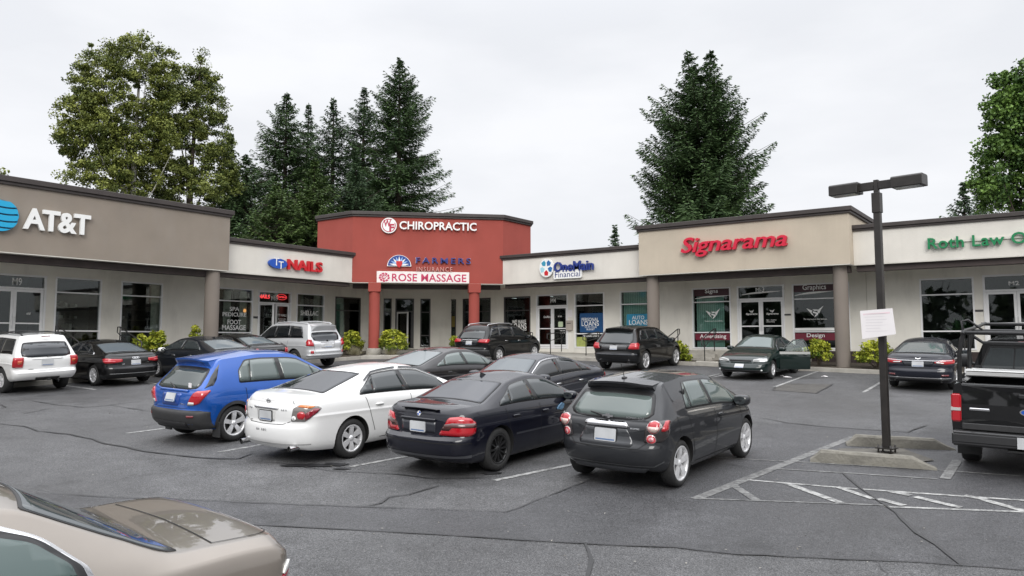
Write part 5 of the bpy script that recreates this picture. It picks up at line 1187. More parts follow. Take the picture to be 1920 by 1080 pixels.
class Car:
    def __init__(s,name,label,cat,x,y,h,B,paint,wheel,glass=GLD,lower=None,arch=.045,group=None,skip_arch=False):
        s.B=B; s.root=bpy.data.objects.new(name,None); COL.objects.link(s.root); s.root.matrix_world=slope_matrix(x,y,h); tag(s.root,label,cat,group)
        r,rim,wd,n,style,color=wheel; s.paint=paint; s.glass=glass; s.r=r
        me=B.mesh(paint,r+arch,r,lower); me.transform(Matrix.Translation((-B.ROH,0,0))); s.body=link('body',me,s.root); s.T=Matrix.Translation((-B.ROH,0,0))
        s.C=Vector((B.L/2,B.L/2-1.0,.55))
        t,rm=wheel_meshes(*wheel)
        for xx in(0,B.WB):
            for sd in(1,-1):
                o=bpy.data.objects.new('wheel',t); COL.objects.link(o); o.parent=s.root; o.location=(xx,sd*(B.W/2-.035),r)
                if sd<0: o.rotation_euler=(0,0,PI)
                q=bpy.data.objects.new('rim',rm); COL.objects.link(q); q.parent=o
    def _sh(s,o): 
        o.data.transform(s.T) if o.data.users==1 else None; return o
    def patch(s,name,f,poly,off,m,grid=(.12,.08),parent=None): return s._sh(patch(name,f,poly,off,m,parent or s.root,grid,cx=s.C))
    def mb(s,name,mb,m,parent=None,bevel=0): return s._sh(mb.build(name,m,parent or s.root,bevel))
    def per(s,name,poly,off,m,both=True,front=False,grid=(.06,.06),label=None,r=.02,parent=None):
        out=[]
        full=min(a for a,b in poly)==0 and max(a for a,b in poly)>0 and both
        if full:
            edge=[p for p in poly if p[0]>0]; p=rnd_poly(edge+[(-a,b) for a,b in edge[::-1]],r)
            return [s.patch(name,s.B.m_per(front),p,off,m,grid,parent)]
        for sd in ((1,-1) if both else (1,)):
            p=rnd_poly([(sd*a,b) for a,b in poly],r); out.append(s.patch(name,s.B.m_per(front),p,off,m,grid,parent[0 if sd==1 else 1] if isinstance(parent,list) else parent))
        return out
    def windows(s,dlo,pillars,trim=None,inset=.022,names=None,gl=None,tin=.05,off=.006):
        """dlo: outline (x,t) of the whole side glass; pillars: (x at belt, x at roof, half width)"""
        gl=gl or s.glass; d=rnd_poly(dlo,.06,4); cx_=sum(p[0] for p in d)/len(d); x0=min(p[0] for p in d);x1=max(p[0] for p in d);y0=min(p[1] for p in d);y1=max(p[1] for p in d)
        def scale(px,pt): return [((p[0]-(x0+x1)/2)*(1-2*px/(x1-x0))+(x0+x1)/2,(p[1]-(y0+y1)/2)*(1-2*pt/(y1-y0))+(y0+y1)/2) for p in d]
        for sd in(1,-1):
            if trim: s.patch('window_trim',s.B.m_up(sd),scale(-.03,-.05),off*.4,trim,(.12,.25))
            s.patch('window_surround',s.B.m_up(sd),d,off*.7,TRIM,(.12,.25))
            g=scale(inset,tin); cuts=[None]+list(pillars)+[None]
            for a,b in zip(cuts[:-1],cuts[1:]):
                q=g
                if a: # keep right of pillar a: x - (xb+(xt-xb)*t) - hw >=0
                    q=clip_poly(q,1,-(a[1]-a[0]),-a[0]-a[2])
                if b and q: q=clip_poly(q,-1,(b[1]-b[0]),b[0]-b[2])
                if len(q)>2: s.patch('side_window',s.B.m_up(sd),q,off,gl,(.10,.2))
    def topglass(s,name,x0,x1,w0,w1,gl=None,off=.006,border=.03,bm=None,curve0=.0,curve1=.0):
        """windscreen or rear window between stations x0..x1; half-width fractions w0 at x0, w1 at x1"""
        gl=gl or s.glass
        def outl(g):
            n=10; P=[]
            a,b=x0+g*.6,x1-g*.6
            for k in range(n+1): w=-w0+g+(2*(w0-g))*k/n; P.append((a+curve0*(w/w0)**2,w))
            for k in range(n+1): w=(w1-g)-(2*(w1-g))*k/n; P.append((b+curve1*(w/w1)**2,w))
            return rnd_poly(P,.05,2)
        s.patch(name+'_surround',s.B.m_top(),outl(0),off*.6,bm or TRIM,(.06,.14)); return s.patch(name,s.B.m_top(),outl(border),off,gl,(.06,.14))
    def lines(s,segs,w=.011,m=None,name='panel_gaps'):
        for sd in(1,-1):
            mb=MB(); f=s.B.m_side(sd); fu=s.B.m_up(sd)
            for kind,path in segs: ribbon_add(mb,f if kind=='s' else fu,path,w,.0025,s.C)
            s.mb(name,mb,m or SEAM)
    def rlines(s,paths,w=.010,front=False,m=None,name='panel_gaps',both=True):
        mb=MB()
        for path in paths:
            for sd in((1,-1) if both else (1,)): ribbon_add(mb,s.B.m_per(front),[(sd*a,b) for a,b in path],w,.003,s.C)
        return s.mb(name,mb,m or SEAM)
    def handles(s,pos,m=None,sides=(1,-1)):
        for sd in sides:
            for x,z in pos:
                p=s.B.m_side(sd)(x,z); mb=MB(); ellips(mb,(p.x,p.y+sd*.012,p.z),.095,.022,.018,12,6); s.mb('door_handle',mb,m or s.paint)
    def mirrors(s,x,m=None,dz=.10,sz=(.10,.12,.075),out=.10):
        for sd in(1,-1):
            p=s.B.m_up(sd)(x,.06); mb=MB(); ellips(mb,(p.x-.02,p.y+sd*(out),p.z+dz*.6),sz[0],sz[1],sz[2],16,8); mb.tube([(p.x,p.y-sd*.02,p.z),(p.x-.01,p.y+sd*out*.8,p.z+dz*.3)],.025,8)
            o=s.mb('door_mirror',mb,m or s.paint)
            mb=MB(); mb.prism(circle(0,0,sz[1]*.72,sz[2]*.72,18),0,.004,Matrix.Translation((p.x-.02-sz[0]*.93,p.y+sd*out,p.z+dz*.6))@Matrix(((0,0,-1,0),(1,0,0,0),(0,1,0,0),(0,0,0,1)))); s.mb('mirror_glass',mb,GLM,o)
    def plate(s,z,front=False,w=.305,h=.155,frame_m=None,off=.012,yc=0):
        p=s.B.m_per(front)(.001,z); q=s.B.m_per(front)(.001,z+.05); t=(q-p).normalized(); sg=1 if front else -1
        n=Vector((sg*t.z,0,-sg*t.x)); a=Vector((0,-1,0)) if not front else Vector((0,1,0)); M=Matrix.Identity(4)
        for i,v in enumerate((a,t,n)):
            for k in range(3): M[k][i]=v[k]
        M.translation=p+Vector((0,yc,0)); s.PM=M
        if frame_m:
            mb=MB(); mb.prism(rnd_poly([(-w/2-.012,-h/2-.012),(w/2+.012,-h/2-.012),(w/2+.012,h/2+.012),(-w/2-.012,h/2+.012)],.02),0,off+.003,M); s.mb('plate_frame',mb,frame_m)
        mb=MB(); mb.prism(rnd_poly([(-w/2,-h/2),(w/2,-h/2),(w/2,h/2),(-w/2,h/2)],.02),.0,off+.008,M); mb.prism([(-w/2+.02,-h/2+.012),(w/2-.02,-h/2+.012),(w/2-.02,-h/2+.032),(-w/2+.02,-h/2+.032)],off+.008,off+.0085,M,1)
        s.mb('licence_plate',mb,[PLAT,PLATF])
    def rear_frame(s,y,z,front=False):
        p=s.B.m_per(front)(y,z); e=.02; t=(s.B.m_per(front)(y,z+e)-s.B.m_per(front)(y,z-e)).normalized(); a=(s.B.m_per(front)(y-e,z)-s.B.m_per(front)(y+e,z)).normalized()*(1 if not front else -1); n=a.cross(t).normalized(); M=Matrix.Identity(4)
        for i,v in enumerate((a,t,n)):
            for k in range(3): M[k][i]=v[k]
        M.translation=p; return M
    def script(s,t,y,z,w,h,m=None,name='badge_lettering',shear=0):
        M=s.rear_frame(y,z); mb=MB(); add_text(mb,t,M,-w/2,w/2,-h/2,h/2,.004,.009,offset=.02,shear=shear); s.mb(name,mb,m or CHROME)
    def exhaust(s,ys,z,x=.04,r=.035):
        for y in ys:
            mb=MB(); mb.tube([(x+.35,y,z+.02),(x,y,z)],r,14,0,False); mb.tube([(x+.3,y,z+.016),(x+.02,y,z)],r*.75,12,1,True); s.mb('exhaust_pipe',mb,[CHROME,UNDER])
    def antenna(s,x,h=.25,fin=False):
        p=s.B.m_top()(x,0); mb=MB()
        if fin: mb.add([(p.x-.05,0,p.z-.01),(p.x+.16,.035,p.z-.01),(p.x+.16,-.035,p.z-.01),(p.x-.03,0,p.z+.065)],[(0,1,3),(0,3,2),(1,2,3),(0,2,1)],0,False)
        else: ellips(mb,(p.x,0,p.z+.008),.05,.035,.018,12,6); mb.tube([(p.x,0,p.z+.01),(p.x-h*.45,0,p.z+h)],[.006,.004],6)
        s.mb('roof_antenna',mb,TRIM)
    def spoiler(s,x0,x1,w,drop=.05,th=.03,m=None,over=.03):
        f=s.B.m_top(); mb=MB(); n=14; T=[];E=[];U=[];V=[]
        for k in range(n+1):
            q=-w+2*w*k/n; a=f(x1,q)+Vector((0,0,.004)); sl=f(x1,q)-f(x1+.12,q); b=a+Vector((x0-x1,0,min(0,sl.z/.12*(x1-x0))*.5-drop*.4)); d=1-.35*max(0,abs(q)/w-.8)/.2
            b=Vector((x1+(x0-x1)*d,b.y*.99,b.z)); T.append(a);E.append(b);U.append(b-Vector((-.004,0,th)));V.append(f(x0+.10,q*.98)+Vector((0,0,-.01)))
        vs=T+E+U+V; m_=n+1
        fs=[(r*m_+k,r*m_+k+1,(r+1)*m_+k+1,(r+1)*m_+k) for r in range(3) for k in range(n)]+[(0,m_,2*m_,3*m_),(n,3*m_+n,2*m_+n,m_+n)]
        mb.add(vs,fs,0,False); return s.mb('roof_spoiler',mb,m or s.paint)
    def wiper(s,a,b):
        P=[s.B.m_top()(a[0],a[1]),s.B.m_top()(b[0],b[1])]; up_=Vector((-.012,0,.012)); mb=MB(); mb.tube([P[0]+up_,P[0].lerp(P[1],.5)+up_*1.6,P[1]+up_],[.018,.014,.008],6); s.mb('rear_wiper',mb,TRIM)
def prof_sedan(L,H,zd,xd,zr,xr,xp,xf,zf,xc,zc,zh,lip=.05):
    return [(0,zd-.11),(.05,zd-.05),(.16,zd-.005+.0),(xd,zd+.01),(xr,zr),((xr+xp)/2,(zr+H)/2+.015),(xp,H),((xp+xf)/2,H-.012),(xf,zf),(xc,zc),((xc+L)/2,zc-(zc-zh)*.45),(L-.25,zh),(L-.04,zh-.10),(L,zh-.16)]
CARS=[]
H90,H180,H270=R(90),R(180),R(270)
P_WHITE=paint_m('white_paint',(.74,.74,.73),0,.3,.02); P_NAVY=paint_m('blue_black_paint',(.0030,.0035,.0095),.15,.3); P_BLACK=paint_m('black_paint',(.0022,.0022,.0026),.0,.3); P_BLUE=paint_m('bright_blue_paint',(.005,.080,.37),.3,.3); P_GREY=paint_m('dark_grey_paint',(.018,.0192,.022),.45,.33); P_SILV=paint_m('silver_paint',(.60,.61,.62),.3,.32); P_GREEN=paint_m('dark_green_paint',(.002,.011,.009),.25,.28); P_CHAMP=paint_m('champagne_paint',(.225,.198,.17),.5,.28); P_SLATE=paint_m('slate_grey_paint',(.008,.010,.014),.35,.3); P_DBLUE=paint_m('midnight_paint',(.0045,.006,.013),.3,.3); P_BROWNBLK=paint_m('brown_black_paint',(.006,.0045,.0055),.3,.3)
PLAST=mat('dark_grey_plastic',(.028,.028,.029),.55,var=.1,scale=10)
def bowtie(c,y,z,w,h,m):
    M=c.rear_frame(y,z); a,b=w/2,h/2; mb=MB()
    mb.prism([(-a,-b*.5),(-a*.32,-b*.5),(-a*.40,-b),(a*.32,-b),(a*.42,-b*.5),(a*.95,-b*.5),(a,b*.5),(a*.32,b*.5),(a*.40,b),(-a*.32,b),(-a*.42,b*.5),(-a*.95,b*.5)],.004,.016,M); c.mb('emblem',mb,m)
GOLD=mat('gold_badge',(.62,.52,.32),.25,.8)
# ---------- bright blue small crossover
B=Body(4.28,1.776,2.555,.87,[(0,.98),(.05,1.02),(.12,1.10),(.50,1.50),(.60,1.575),(1.5,1.645),(2.2,1.62),(2.45,1.58),(3.25,1.15),(3.8,1.04),(4.15,.88),(4.28,.74)],[(0,.98),(.6,1.03),(1.5,1.01),(3.0,.97),(3.6,.93),(4.1,.78),(4.28,.66)],zb=.24,ar=.44,ar2=.15,pr=2.9,lean=.34,ts=.045,crown=.10,
  rp=[(0,.14),(.12,.03),(.3,0),(.42,.0),(.47,.05),(.6,.075),(.8,.09),(.93,.12),(1,.16)],wv=[(0,.90),(.1,.95),(.3,.975),(.5,.99),(.6,1.0),(.75,.99),(.9,.975),(1,.945)])
c=Car('parked_car','bright blue small crossover with dark plastic bumper, parked left of the white saloon','car',-13.62,8.78,H90,B,P_BLUE,(.335,.232,.215,5,'wide','silver'),GLM)
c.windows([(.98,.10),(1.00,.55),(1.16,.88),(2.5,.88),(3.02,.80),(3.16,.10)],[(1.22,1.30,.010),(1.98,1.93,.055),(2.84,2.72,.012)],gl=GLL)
c.topglass('rear_window',.14,.47,.93,.92,gl=mat('greenish_rear_glass',(.055,.068,.066),.03,spec=.85),border=.07,curve0=.02); c.topglass('windscreen',2.48,3.18,.93,.95,gl=GLM)
for sd in (1,-1): c.patch('quarter_cover',B.m_up(sd),[(.26,.35),(.40,.80),(.62,.88),(.52,.40),(.44,.2)],.006,GLD,(.1,.2))
tp=B.m_top(); c.spoiler(.40,.72,.90)
mb=MB(); mb.box(.425,.44,-.16,.16,1.535,1.55); c.mb('high_brake_lamp',mb,LDRED)
c.per('tail_light',[(.52,.72),(.69,.735),(.80,.77),(.98,.97),(.94,1.0),(.72,.985),(.64,.93),(.58,.83)],.016,LRED,r=.03)
c.per('reverse_lamp',[(.535,.725),(.685,.735),(.69,.785),(.555,.785)],.020,LWHT,r=.015); c.rlines([[(.60,.85),(.88,.885)],[(.64,.92),(.93,.94)]],.012,m=LDRED,name='lamp_ribs')
c.per('bumper_cover',[(0,.27),(.62,.27),(1.02,.30),(1.02,.60),(.80,.635),(0,.645)],.010,PLAST,r=.02,grid=(.08,.05)); c.per('rear_reflector',[(.58,.505),(.72,.51),(.72,.55),(.58,.545)],.016,LDRED,r=.006)
c.per('lower_valance',[(0,.30),(.50,.30),(.55,.42),(0,.43)],.020,TRIM,r=.02)
for sd in(1,-1):
    for xw in(.87,.87+2.555):
        pts=[(xw+.385*math.cos(a),.345+.385*math.sin(a)) for a in np.linspace(-.1,PI+.1,22)]; mb=MB(); ribbon_add(mb,B.m_side(sd),pts,.06,.006,c.C,n=2); c.mb('arch_trim',mb,PLAST)
    mb=MB(); ribbon_add(mb,B.m_side(sd),[(1.30,.30),(3.0,.30)],.11,.005,c.C); c.mb('sill_trim',mb,PLAST)
c.per('tailgate_bar',[(0,.955),(.46,.95),(.475,.985),(.43,1.0),(0,1.005)],.022,P_BLUE,r=.012); c.per('plate_recess',[(0,.70),(.26,.70),(.31,.93),(0,.935)],.004,mat('shade_blue_panel',(.006,.055,.30),.4,.3,coat=1),r=.03)
c.plate(.845,frame_m=PLATF); bowtie(c,0,.982,.16,.055,GOLD); c.script('TRAX LT',-.40,.745,.17,.022); mb=MB(); ribbon_add(mb,B.m_per(),[(-.52,.665),(.52,.665)],.007,.003,c.C); c.mb('panel_gaps',mb,SEAM)
c.lines([('s',[(1.32,.36),(1.22,.55),(1.12,.75),(1.10,.98)]),('s',[(1.98,.32),(2.0,.98)]),('s',[(2.98,.32),(3.05,.6),(3.1,.95)]),('s',[(1.55,.30),(2.95,.30)])]); c.handles([(1.42,.90),(2.25,.89)]); c.mirrors(2.98)
c.wiper((.17,-.05),(.26,-.42) if 0 else (.24,.36)); 
mb=MB(); M=Matrix.Identity(4); p=B.m_top()(.20,-.70); mb.box(p.x-.006,p.x+.002,p.y-.0,p.y+.09,p.z-.01,p.z+.09); o=c.mb('window_sticker',mb,PAPER)
for sd in(1,-1): mb=MB(); mb.box(.50,.53,sd*.80-.10,sd*.80+.10,.12,.40); c.mb('mud_flap',mb,PLAST)
c.per('headlight',[(.45,.74),(.78,.80),(.74,.92),(.5,.9)],.01,HLMP,front=True)
# ---------- white saloon
L=4.82
B=Body(L,1.795,2.776,1.12,prof_sedan(L,1.472,1.105,.60,1.40,1.58,2.35,2.98,1.425,3.85,1.06,.80),[(0,.96),(.3,1.0),(.8,1.0),(1.6,.985),(3.4,.91),(4.0,.88),(4.6,.70),(4.82,.60)],zb=.19,ar=.50,pr=2.7,lean=.52,
  rp=[(0,.10),(.1,.03),(.2,.0),(.45,.0),(.52,.02),(.58,.055),(.75,.05),(.9,.05),(1,.10)])
c=Car('parked_car','white saloon with silver wheels and clear-red angular tail lights between the blue and blue-black cars','car',-10.61,8.95,H90,B,P_WHITE,(.325,.225,.215,6,'wide','silver'),GLD)
c.windows([(1.30,.10),(1.36,.35),(1.72,.90),(2.95,.90),(3.45,.84),(3.66,.10)],[(1.63,1.74,.010),(2.50,2.42,.05)],gl=GLM)
c.topglass('rear_window',.66,1.50,.93,.94,gl=mat('blue_grey_rear_glass',(.013,.016,.022),.03,spec=.85),border=.035,curve0=-.05,curve1=.04); c.topglass('windscreen',3.02,3.78,.93,.95,gl=GLM)
TL=[(.56,.705),(.80,.705),(.98,.83),(1.06,.90),(.96,.94),(.68,.965),(.60,.90)]
c.per('tail_light',TL,.012,mat('clear_grey_lens',(.22,.20,.19),.12,.3,coat=1),r=.02); c.per('lamp_red',[(.80,.715),(.975,.835),(1.03,.895),(.93,.905),(.80,.83)],.016,mat('deep_red_lens',(.20,.008,.02),.12,coat=1),r=.02)
c.per('lamp_amber',[(.66,.925),(.70,.957),(.93,.937),(.88,.905)],.016,LAMB,r=.01); c.per('lamp_red',circle(.735,.80,.065,.062,18),.018,LRED,r=.0); c.per('lamp_clear',circle(.615,.755,.036,.036,14),.018,LWHT,r=.0)
c.per('plate_recess',[(0,.68),(.22,.68),(.235,.88),(0,.885)],.003,mat('white_recess',(.62,.62,.61),.4,coat=1),r=.03); c.plate(.765,frame_m=TRIM); c.per('chrome_bar',[(0,.885),(.29,.88),(.30,.90),(0,.915)],.02,CHROME,r=.008)
M=c.rear_frame(0,.995); mb=MB(); o_=circle(0,0,.045,.042,24); i_=circle(0,0,.036,.033,24)
for k in range(24): mb.prism([o_[k],o_[(k+1)%24],i_[(k+1)%24],i_[k]],.003,.010,M)
mb.box(-.055,.055,-.009,.009,.003,.011,0,M); c.mb('emblem',mb,CHROME)
c.script('ALTIMA',.44,.865,.16,.024); c.script('2.5 S',-.42,.875,.12,.024); c.script('NW',.40,.67,.06,.022)
for k,tx in enumerate('IN REC'): 
    if tx!=' ': c.script(tx,.17-.045*k,.545,.03,.034,mat('grey_dealer_letter',(.30,.30,.30),.5),'bumper_lettering')
c.rlines([[(0,.635),(.40,.645),(.55,.70)],[(.57,.96),(.55,1.02)]]); c.rlines([[(0,.33),(.9,.345)]],.02,m=mat('white_shadow_gap',(.35,.35,.35),.5))
c.lines([('s',[(1.62,.40),(1.50,.72),(1.42,.98)]),('s',[(2.50,.28),(2.52,.94)]),('s',[(3.60,.30),(3.66,.6),(3.62,.9)]),('s',[(1.75,.27),(3.55,.27)])]); c.handles([(1.72,.84),(2.72,.82)]); c.mirrors(3.48)
c.lines([('s',[(1.9,.50),(3.4,.48)])],.035,P_WHITE,'side_moulding'); c.exhaust((.62,-.62),.285,.02,.045); c.per('headlight',[(.4,.62),(.85,.72),(.80,.80),(.45,.72)],.01,HLMP,front=True)
for sd in(1,-1):
    mb=MB(); ribbon_add(mb,B.m_up(sd),[(1.5,.70),(1.74,.96),(2.4,.965)],.035,.022,c.C); ribbon_add(mb,B.m_up(sd),[(2.5,.965),(3.0,.96),(3.5,.88)],.035,.022,c.C); c.mb('window_visor',mb,GLD)
# ---------- blue-black saloon
L=4.47
B=Body(L,1.74,2.725,1.0,prof_sedan(L,1.415,1.04,.74,1.33,1.46,2.10,2.62,1.365,3.38,1.0,.76),[(0,.90),(.3,.95),(.8,.955),(1.5,.945),(3.0,.89),(3.6,.86),(4.25,.70),(4.47,.60)],zb=.17,ar=.46,pr=2.9,lean=.50,
  rp=[(0,.12),(.08,.05),(.2,.0),(.42,-.01),(.50,.0),(.545,.08),(.7,.085),(.9,.085),(1,.11)],wv=[(0,.88),(.06,.93),(.15,.96),(.3,.975),(.5,.99),(.6,.99),(.70,1.0),(.76,.985),(.9,.97),(1,.935)])
c=Car('parked_car','blue-black saloon with black multi-spoke wheels and smoked-band red tail lights','car',-7.98,9.55,H90,B,P_NAVY,(.33,.228,.225,12,'thin','black'),GLD,arch=.03)
c.windows([(1.06,.10),(1.10,.42),(1.52,.89),(2.6,.89),(3.05,.82),(3.18,.10)],[(1.36,1.46,.012),(2.10,2.02,.05)],gl=GLM)
c.topglass('rear_window',.78,1.40,.93,.93,gl=mat('blue_grey_rear_glass_b',(.02,.023,.032),.03,spec=.9),border=.03,curve0=-.05,curve1=.03); c.topglass('windscreen',2.68,3.30,.93,.95)
c.per('tail_light',[(.40,.63),(.88,.62),(.98,.66),(.99,.80),(.90,.87),(.72,.90),(.56,.885),(.50,.78)],.014,LRED,r=.03); c.per('lamp_smoked_band',[(.44,.70),(.575,.70),(.62,.745),(.985,.735),(.98,.80),(.62,.815),(.575,.80),(.50,.79)],.018,mat('smoked_lens',(.07,.022,.018),.12,coat=1),r=.012)
c.rlines([[(.545,.625),(.62,.82),(.64,.885)]],.010,m=LDRK)
c.per('plate_recess',[(0,.645),(.33,.645),(.345,.81),(0,.815)],.004,mat('navy_recess',(.02,.022,.03),.3,coat=.6),r=.02); c.plate(.725); c.per('plate_handle_bar',[(0,.83),(.34,.825),(.35,.85),(0,.86)],.022,P_NAVY,r=.01)
M=c.rear_frame(0,.915); mb=MB(); mb.prism(circle(0,0,.042,n=24),.003,.008,M)
for k in range(4): mb.prism([(0,0)]+circle(0,0,.03,n=6,a0=k*PI/2,a1=(k+1)*PI/2),.008,.010,M,1+k%2)
c.mb('emblem',mb,[CHROME,BLUEF,LW]); 
mb=MB(); f_=B.m_top(); vs=[]
for k in range(13):
    w=-.92+1.84*k/12; p=f_(.14,w); vs+= [(p.x+.12,p.y,p.z+.004),(p.x-.04,p.y,p.z+.035),(p.x-.045,p.y,p.z+.02)]
mb.add(vs,[(3*k+a,3*k+b,3*k+3+b,3*k+3+a) for k in range(12) for a,b in((0,1),(1,2),(2,0))],0,True); c.mb('boot_spoiler',mb,P_NAVY)
c.rlines([[(0,.60),(.40,.605),(.52,.60)]]); c.rlines([[(0,.315),(.95,.325)]],.045,m=mat('navy_bumper_step',(.05,.052,.06),.35,coat=1),name='bumper_step'); c.rlines([[(0,.52),(.98,.52)]],.01)
c.lines([('s',[(1.42,.36),(1.25,.62),(1.18,.93)]),('s',[(2.10,.24),(2.12,.92)]),('s',[(3.05,.26),(3.15,.6),(3.1,.88)])]); c.lines([('s',[(1.42,.515),(3.05,.505)])],.03,mat('navy_moulding',(.03,.032,.04),.3,coat=1),'side_moulding'); c.handles([(1.42,.80),(2.25,.79)]); c.mirrors(2.98); c.antenna(1.62,fin=True)
c.per('headlight',[(.35,.60),(.80,.66),(.78,.75),(.4,.72)],.01,HLMP,front=True)
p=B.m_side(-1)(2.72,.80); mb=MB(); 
refl_outline=[(math.cos(a)*random.uniform(.07,.13),math.sin(a)*random.uniform(.03,.06)) for a in np.linspace(0,2*PI,12)[:-1]]
mb.prism(refl_outline,.004,.03,Matrix.Translation(p)@Matrix.Rotation(R(90),4,'X')@Matrix.Rotation(.3,4,'Z')); rg=c.mb('blue_reflection',mb,mat('painted_blue_reflection',(.08,.16,.25),.7,var=.5,scale=25));  # blue patch on the door paints in a reflection below the mirror
# ---------- dark grey hatchback
L=4.04
B=Body(L,1.735,2.525,.72,[(0,.93),(.04,.97),(.10,1.06),(.46,1.42),(.56,1.465),(1.35,1.515),(2.0,1.495),(2.35,1.45),(3.25,1.06),(3.7,.93),(3.95,.78),(4.04,.66)],[(0,.93),(.5,1.0),(1.3,.985),(2.9,.91),(3.4,.88),(3.9,.70),(4.04,.60)],zb=.20,ar=.46,ar2=.14,pr=2.6,lean=.36,ts=.045,crown=.10,endup=.10,
  rp=[(0,.10),(.12,.03),(.28,-.01),(.46,.0),(.53,.035),(.6,.06),(.8,.075),(.93,.10),(1,.14)],wv=[(0,.86),(.08,.93),(.2,.965),(.35,.985),(.5,1.0),(.6,.995),(.75,.985),(.9,.97),(1,.93)])
c=Car('parked_car','dark grey hatchback with round red tail lights and bright five-spoke wheels, nearest the lamp post','car',-5.28,10.18,R(89.2),B,P_GREY,(.325,.242,.205,5,'wide','silver'),GLM)
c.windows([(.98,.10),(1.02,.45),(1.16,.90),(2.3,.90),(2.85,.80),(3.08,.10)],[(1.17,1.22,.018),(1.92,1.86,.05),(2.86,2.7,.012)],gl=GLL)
c.topglass('rear_window',.115,.43,.95,.92,gl=mat('pale_rear_glass',(.10,.125,.118),.03,spec=.85),border=.075,curve0=.02); c.topglass('windscreen',2.40,3.18,.93,.95)
c.spoiler(.36,.66,.92)
HOUS=[(.56,.66),(.80,.68),(.98,.82),(1.0,.95),(.90,.975),(.62,.965),(.585,.85)]
c.per('lamp_housing',HOUS,.006,LDRK,r=.04); 
c.per('lamp_outer_red',[(.80,.83),(.945,.84),(.965,.955),(.84,.965)],.012,LRED,r=.02)
for nm,cy_,cz_,rr in(('tail_light',.70,.885,.088),('reverse_lamp',.665,.722,.066)):
    c.per(nm+'_ring',circle(cy_,cz_,rr,rr,26),.018,mat('bright_lamp_ring',(.62,.50,.50),.15,.7,coat=1),r=0)
    c.per(nm,circle(cy_,cz_,rr*.88,rr*.88,26),.024,LRED,r=0)
    if nm=='tail_light': c.per('lamp_clear',[p for p in circle(cy_,cz_,rr*.80,rr*.80,26,PI,2*PI)],.028,mat('pinkish_clear_lens',(.55,.42,.38),.12,.2,coat=1),r=0)
    else: c.per('lamp_clear',circle(cy_,cz_,rr*.5,rr*.5,18),.028,mat('pink_lens',(.60,.28,.30),.12,.2,coat=1),r=0)
c.per('plate_recess',[(0,.60),(.40,.60),(.43,.645),(.31,.855),(0,.86)],.004,mat('grey_recess',(.045,.047,.052),.35,.4,coat=1),r=.03); c.per('chrome_bar',[(0,.855),(.335,.845),(.335,.89),(.27,.915),(0,.92)],.024,CHROME,r=.02); c.plate(.735,w=.335,h=.175,frame_m=TRIM)
bowtie(c,0,.985,.17,.06,CHROME); c.script('SONIC  LTZ',-.42,.985,.27,.026); c.script('ECOTEC',-.44,.845,.13,.018)
c.rlines([[(0,.575),(.50,.58),(.60,.66)]],.010); c.rlines([[(0,.345),(.70,.35),(.86,.42)]],.02,m=mat('grey_bumper_highlight',(.10,.105,.11),.3,.5,coat=1),name='bumper_step'); c.per('lower_valance',[(0,.25),(.55,.25),(.62,.315),(0,.325)],.008,P_GREY,r=.02)
c.lines([('s',[(1.15,.38),(1.05,.65),(.98,.98)]),('s',[(1.92,.28),(1.94,.95)]),('s',[(2.85,.28),(3.0,.6),(2.98,.9)]),('s',[(1.2,.285),(2.85,.285)]),('s',[(.62,.98),(.66,.74),(.5,.60)])]); c.lines([('u',[(1.0,.02),(3.05,.02)])],.018,CHROME,'belt_trim'); c.handles([(2.1,.86)]); c.mirrors(2.92,sz=(.11,.13,.09)); c.wiper((.13,.02),(.19,.46)); c.antenna(.62,.22)
mb=MB(); p=B.m_up(-1)(1.08,.6); ellips(mb,(p.x,p.y-.012,p.z),.035,.015,.05,10,6); c.mb('rear_door_handle',mb,TRIM); c.per('headlight',[(.42,.62),(.74,.70),(.70,.82),(.42,.78)],.01,HLMP,front=True)
# ---------- second row
L=4.53
B=Body(L,1.775,2.70,.95,prof_sedan(L,1.435,1.08,.42,1.38,1.50,2.15,2.62,1.40,3.62,1.0,.74),[(0,.94),(.5,1.01),(1.5,.985),(3.0,.90),(3.7,.86),(4.3,.68),(4.53,.58)],zb=.19,ar=.5,pr=2.6,lean=.52)
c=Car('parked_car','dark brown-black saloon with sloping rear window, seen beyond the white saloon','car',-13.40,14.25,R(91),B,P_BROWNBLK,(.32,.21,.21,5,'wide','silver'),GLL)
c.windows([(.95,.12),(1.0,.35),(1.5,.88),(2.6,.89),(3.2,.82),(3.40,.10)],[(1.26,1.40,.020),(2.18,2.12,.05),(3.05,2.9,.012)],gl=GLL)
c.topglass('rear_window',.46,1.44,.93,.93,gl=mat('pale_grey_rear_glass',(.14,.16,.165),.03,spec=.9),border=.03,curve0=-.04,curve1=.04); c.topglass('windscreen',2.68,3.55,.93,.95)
c.per('tail_light',[(.50,.80),(.76,.76),(1.05,.82),(1.20,.90),(1.0,.94),(.70,.93)],.012,LRED,r=.03); c.handles([(1.38,.86),(2.4,.83)],P_BROWNBLK); c.mirrors(3.18,TRIM); c.antenna(1.45,.28); c.plate(.72); c.lines([('s',[(1.42,.36),(1.15,.7),(1.05,.98)]),('s',[(2.18,.26),(2.2,.93)]),('s',[(3.2,.3),(3.25,.86)])])
mb=MB(); p=B.m_top()(.86,.45); mb.box(p.x-.05,p.x+.05,p.y-.10,p.y+.10,p.z+.0,p.z+.02,0); 
L=4.78
B=Body(L,1.77,2.85,1.05,prof_sedan(L,1.43,1.04,.70,1.33,1.55,2.25,2.85,1.37,3.62,.99,.74),[(0,.92),(.5,.97),(1.6,.96),(3.2,.89),(3.8,.86),(4.5,.68),(4.78,.58)],zb=.18,ar=.5,pr=2.6,lean=.52)
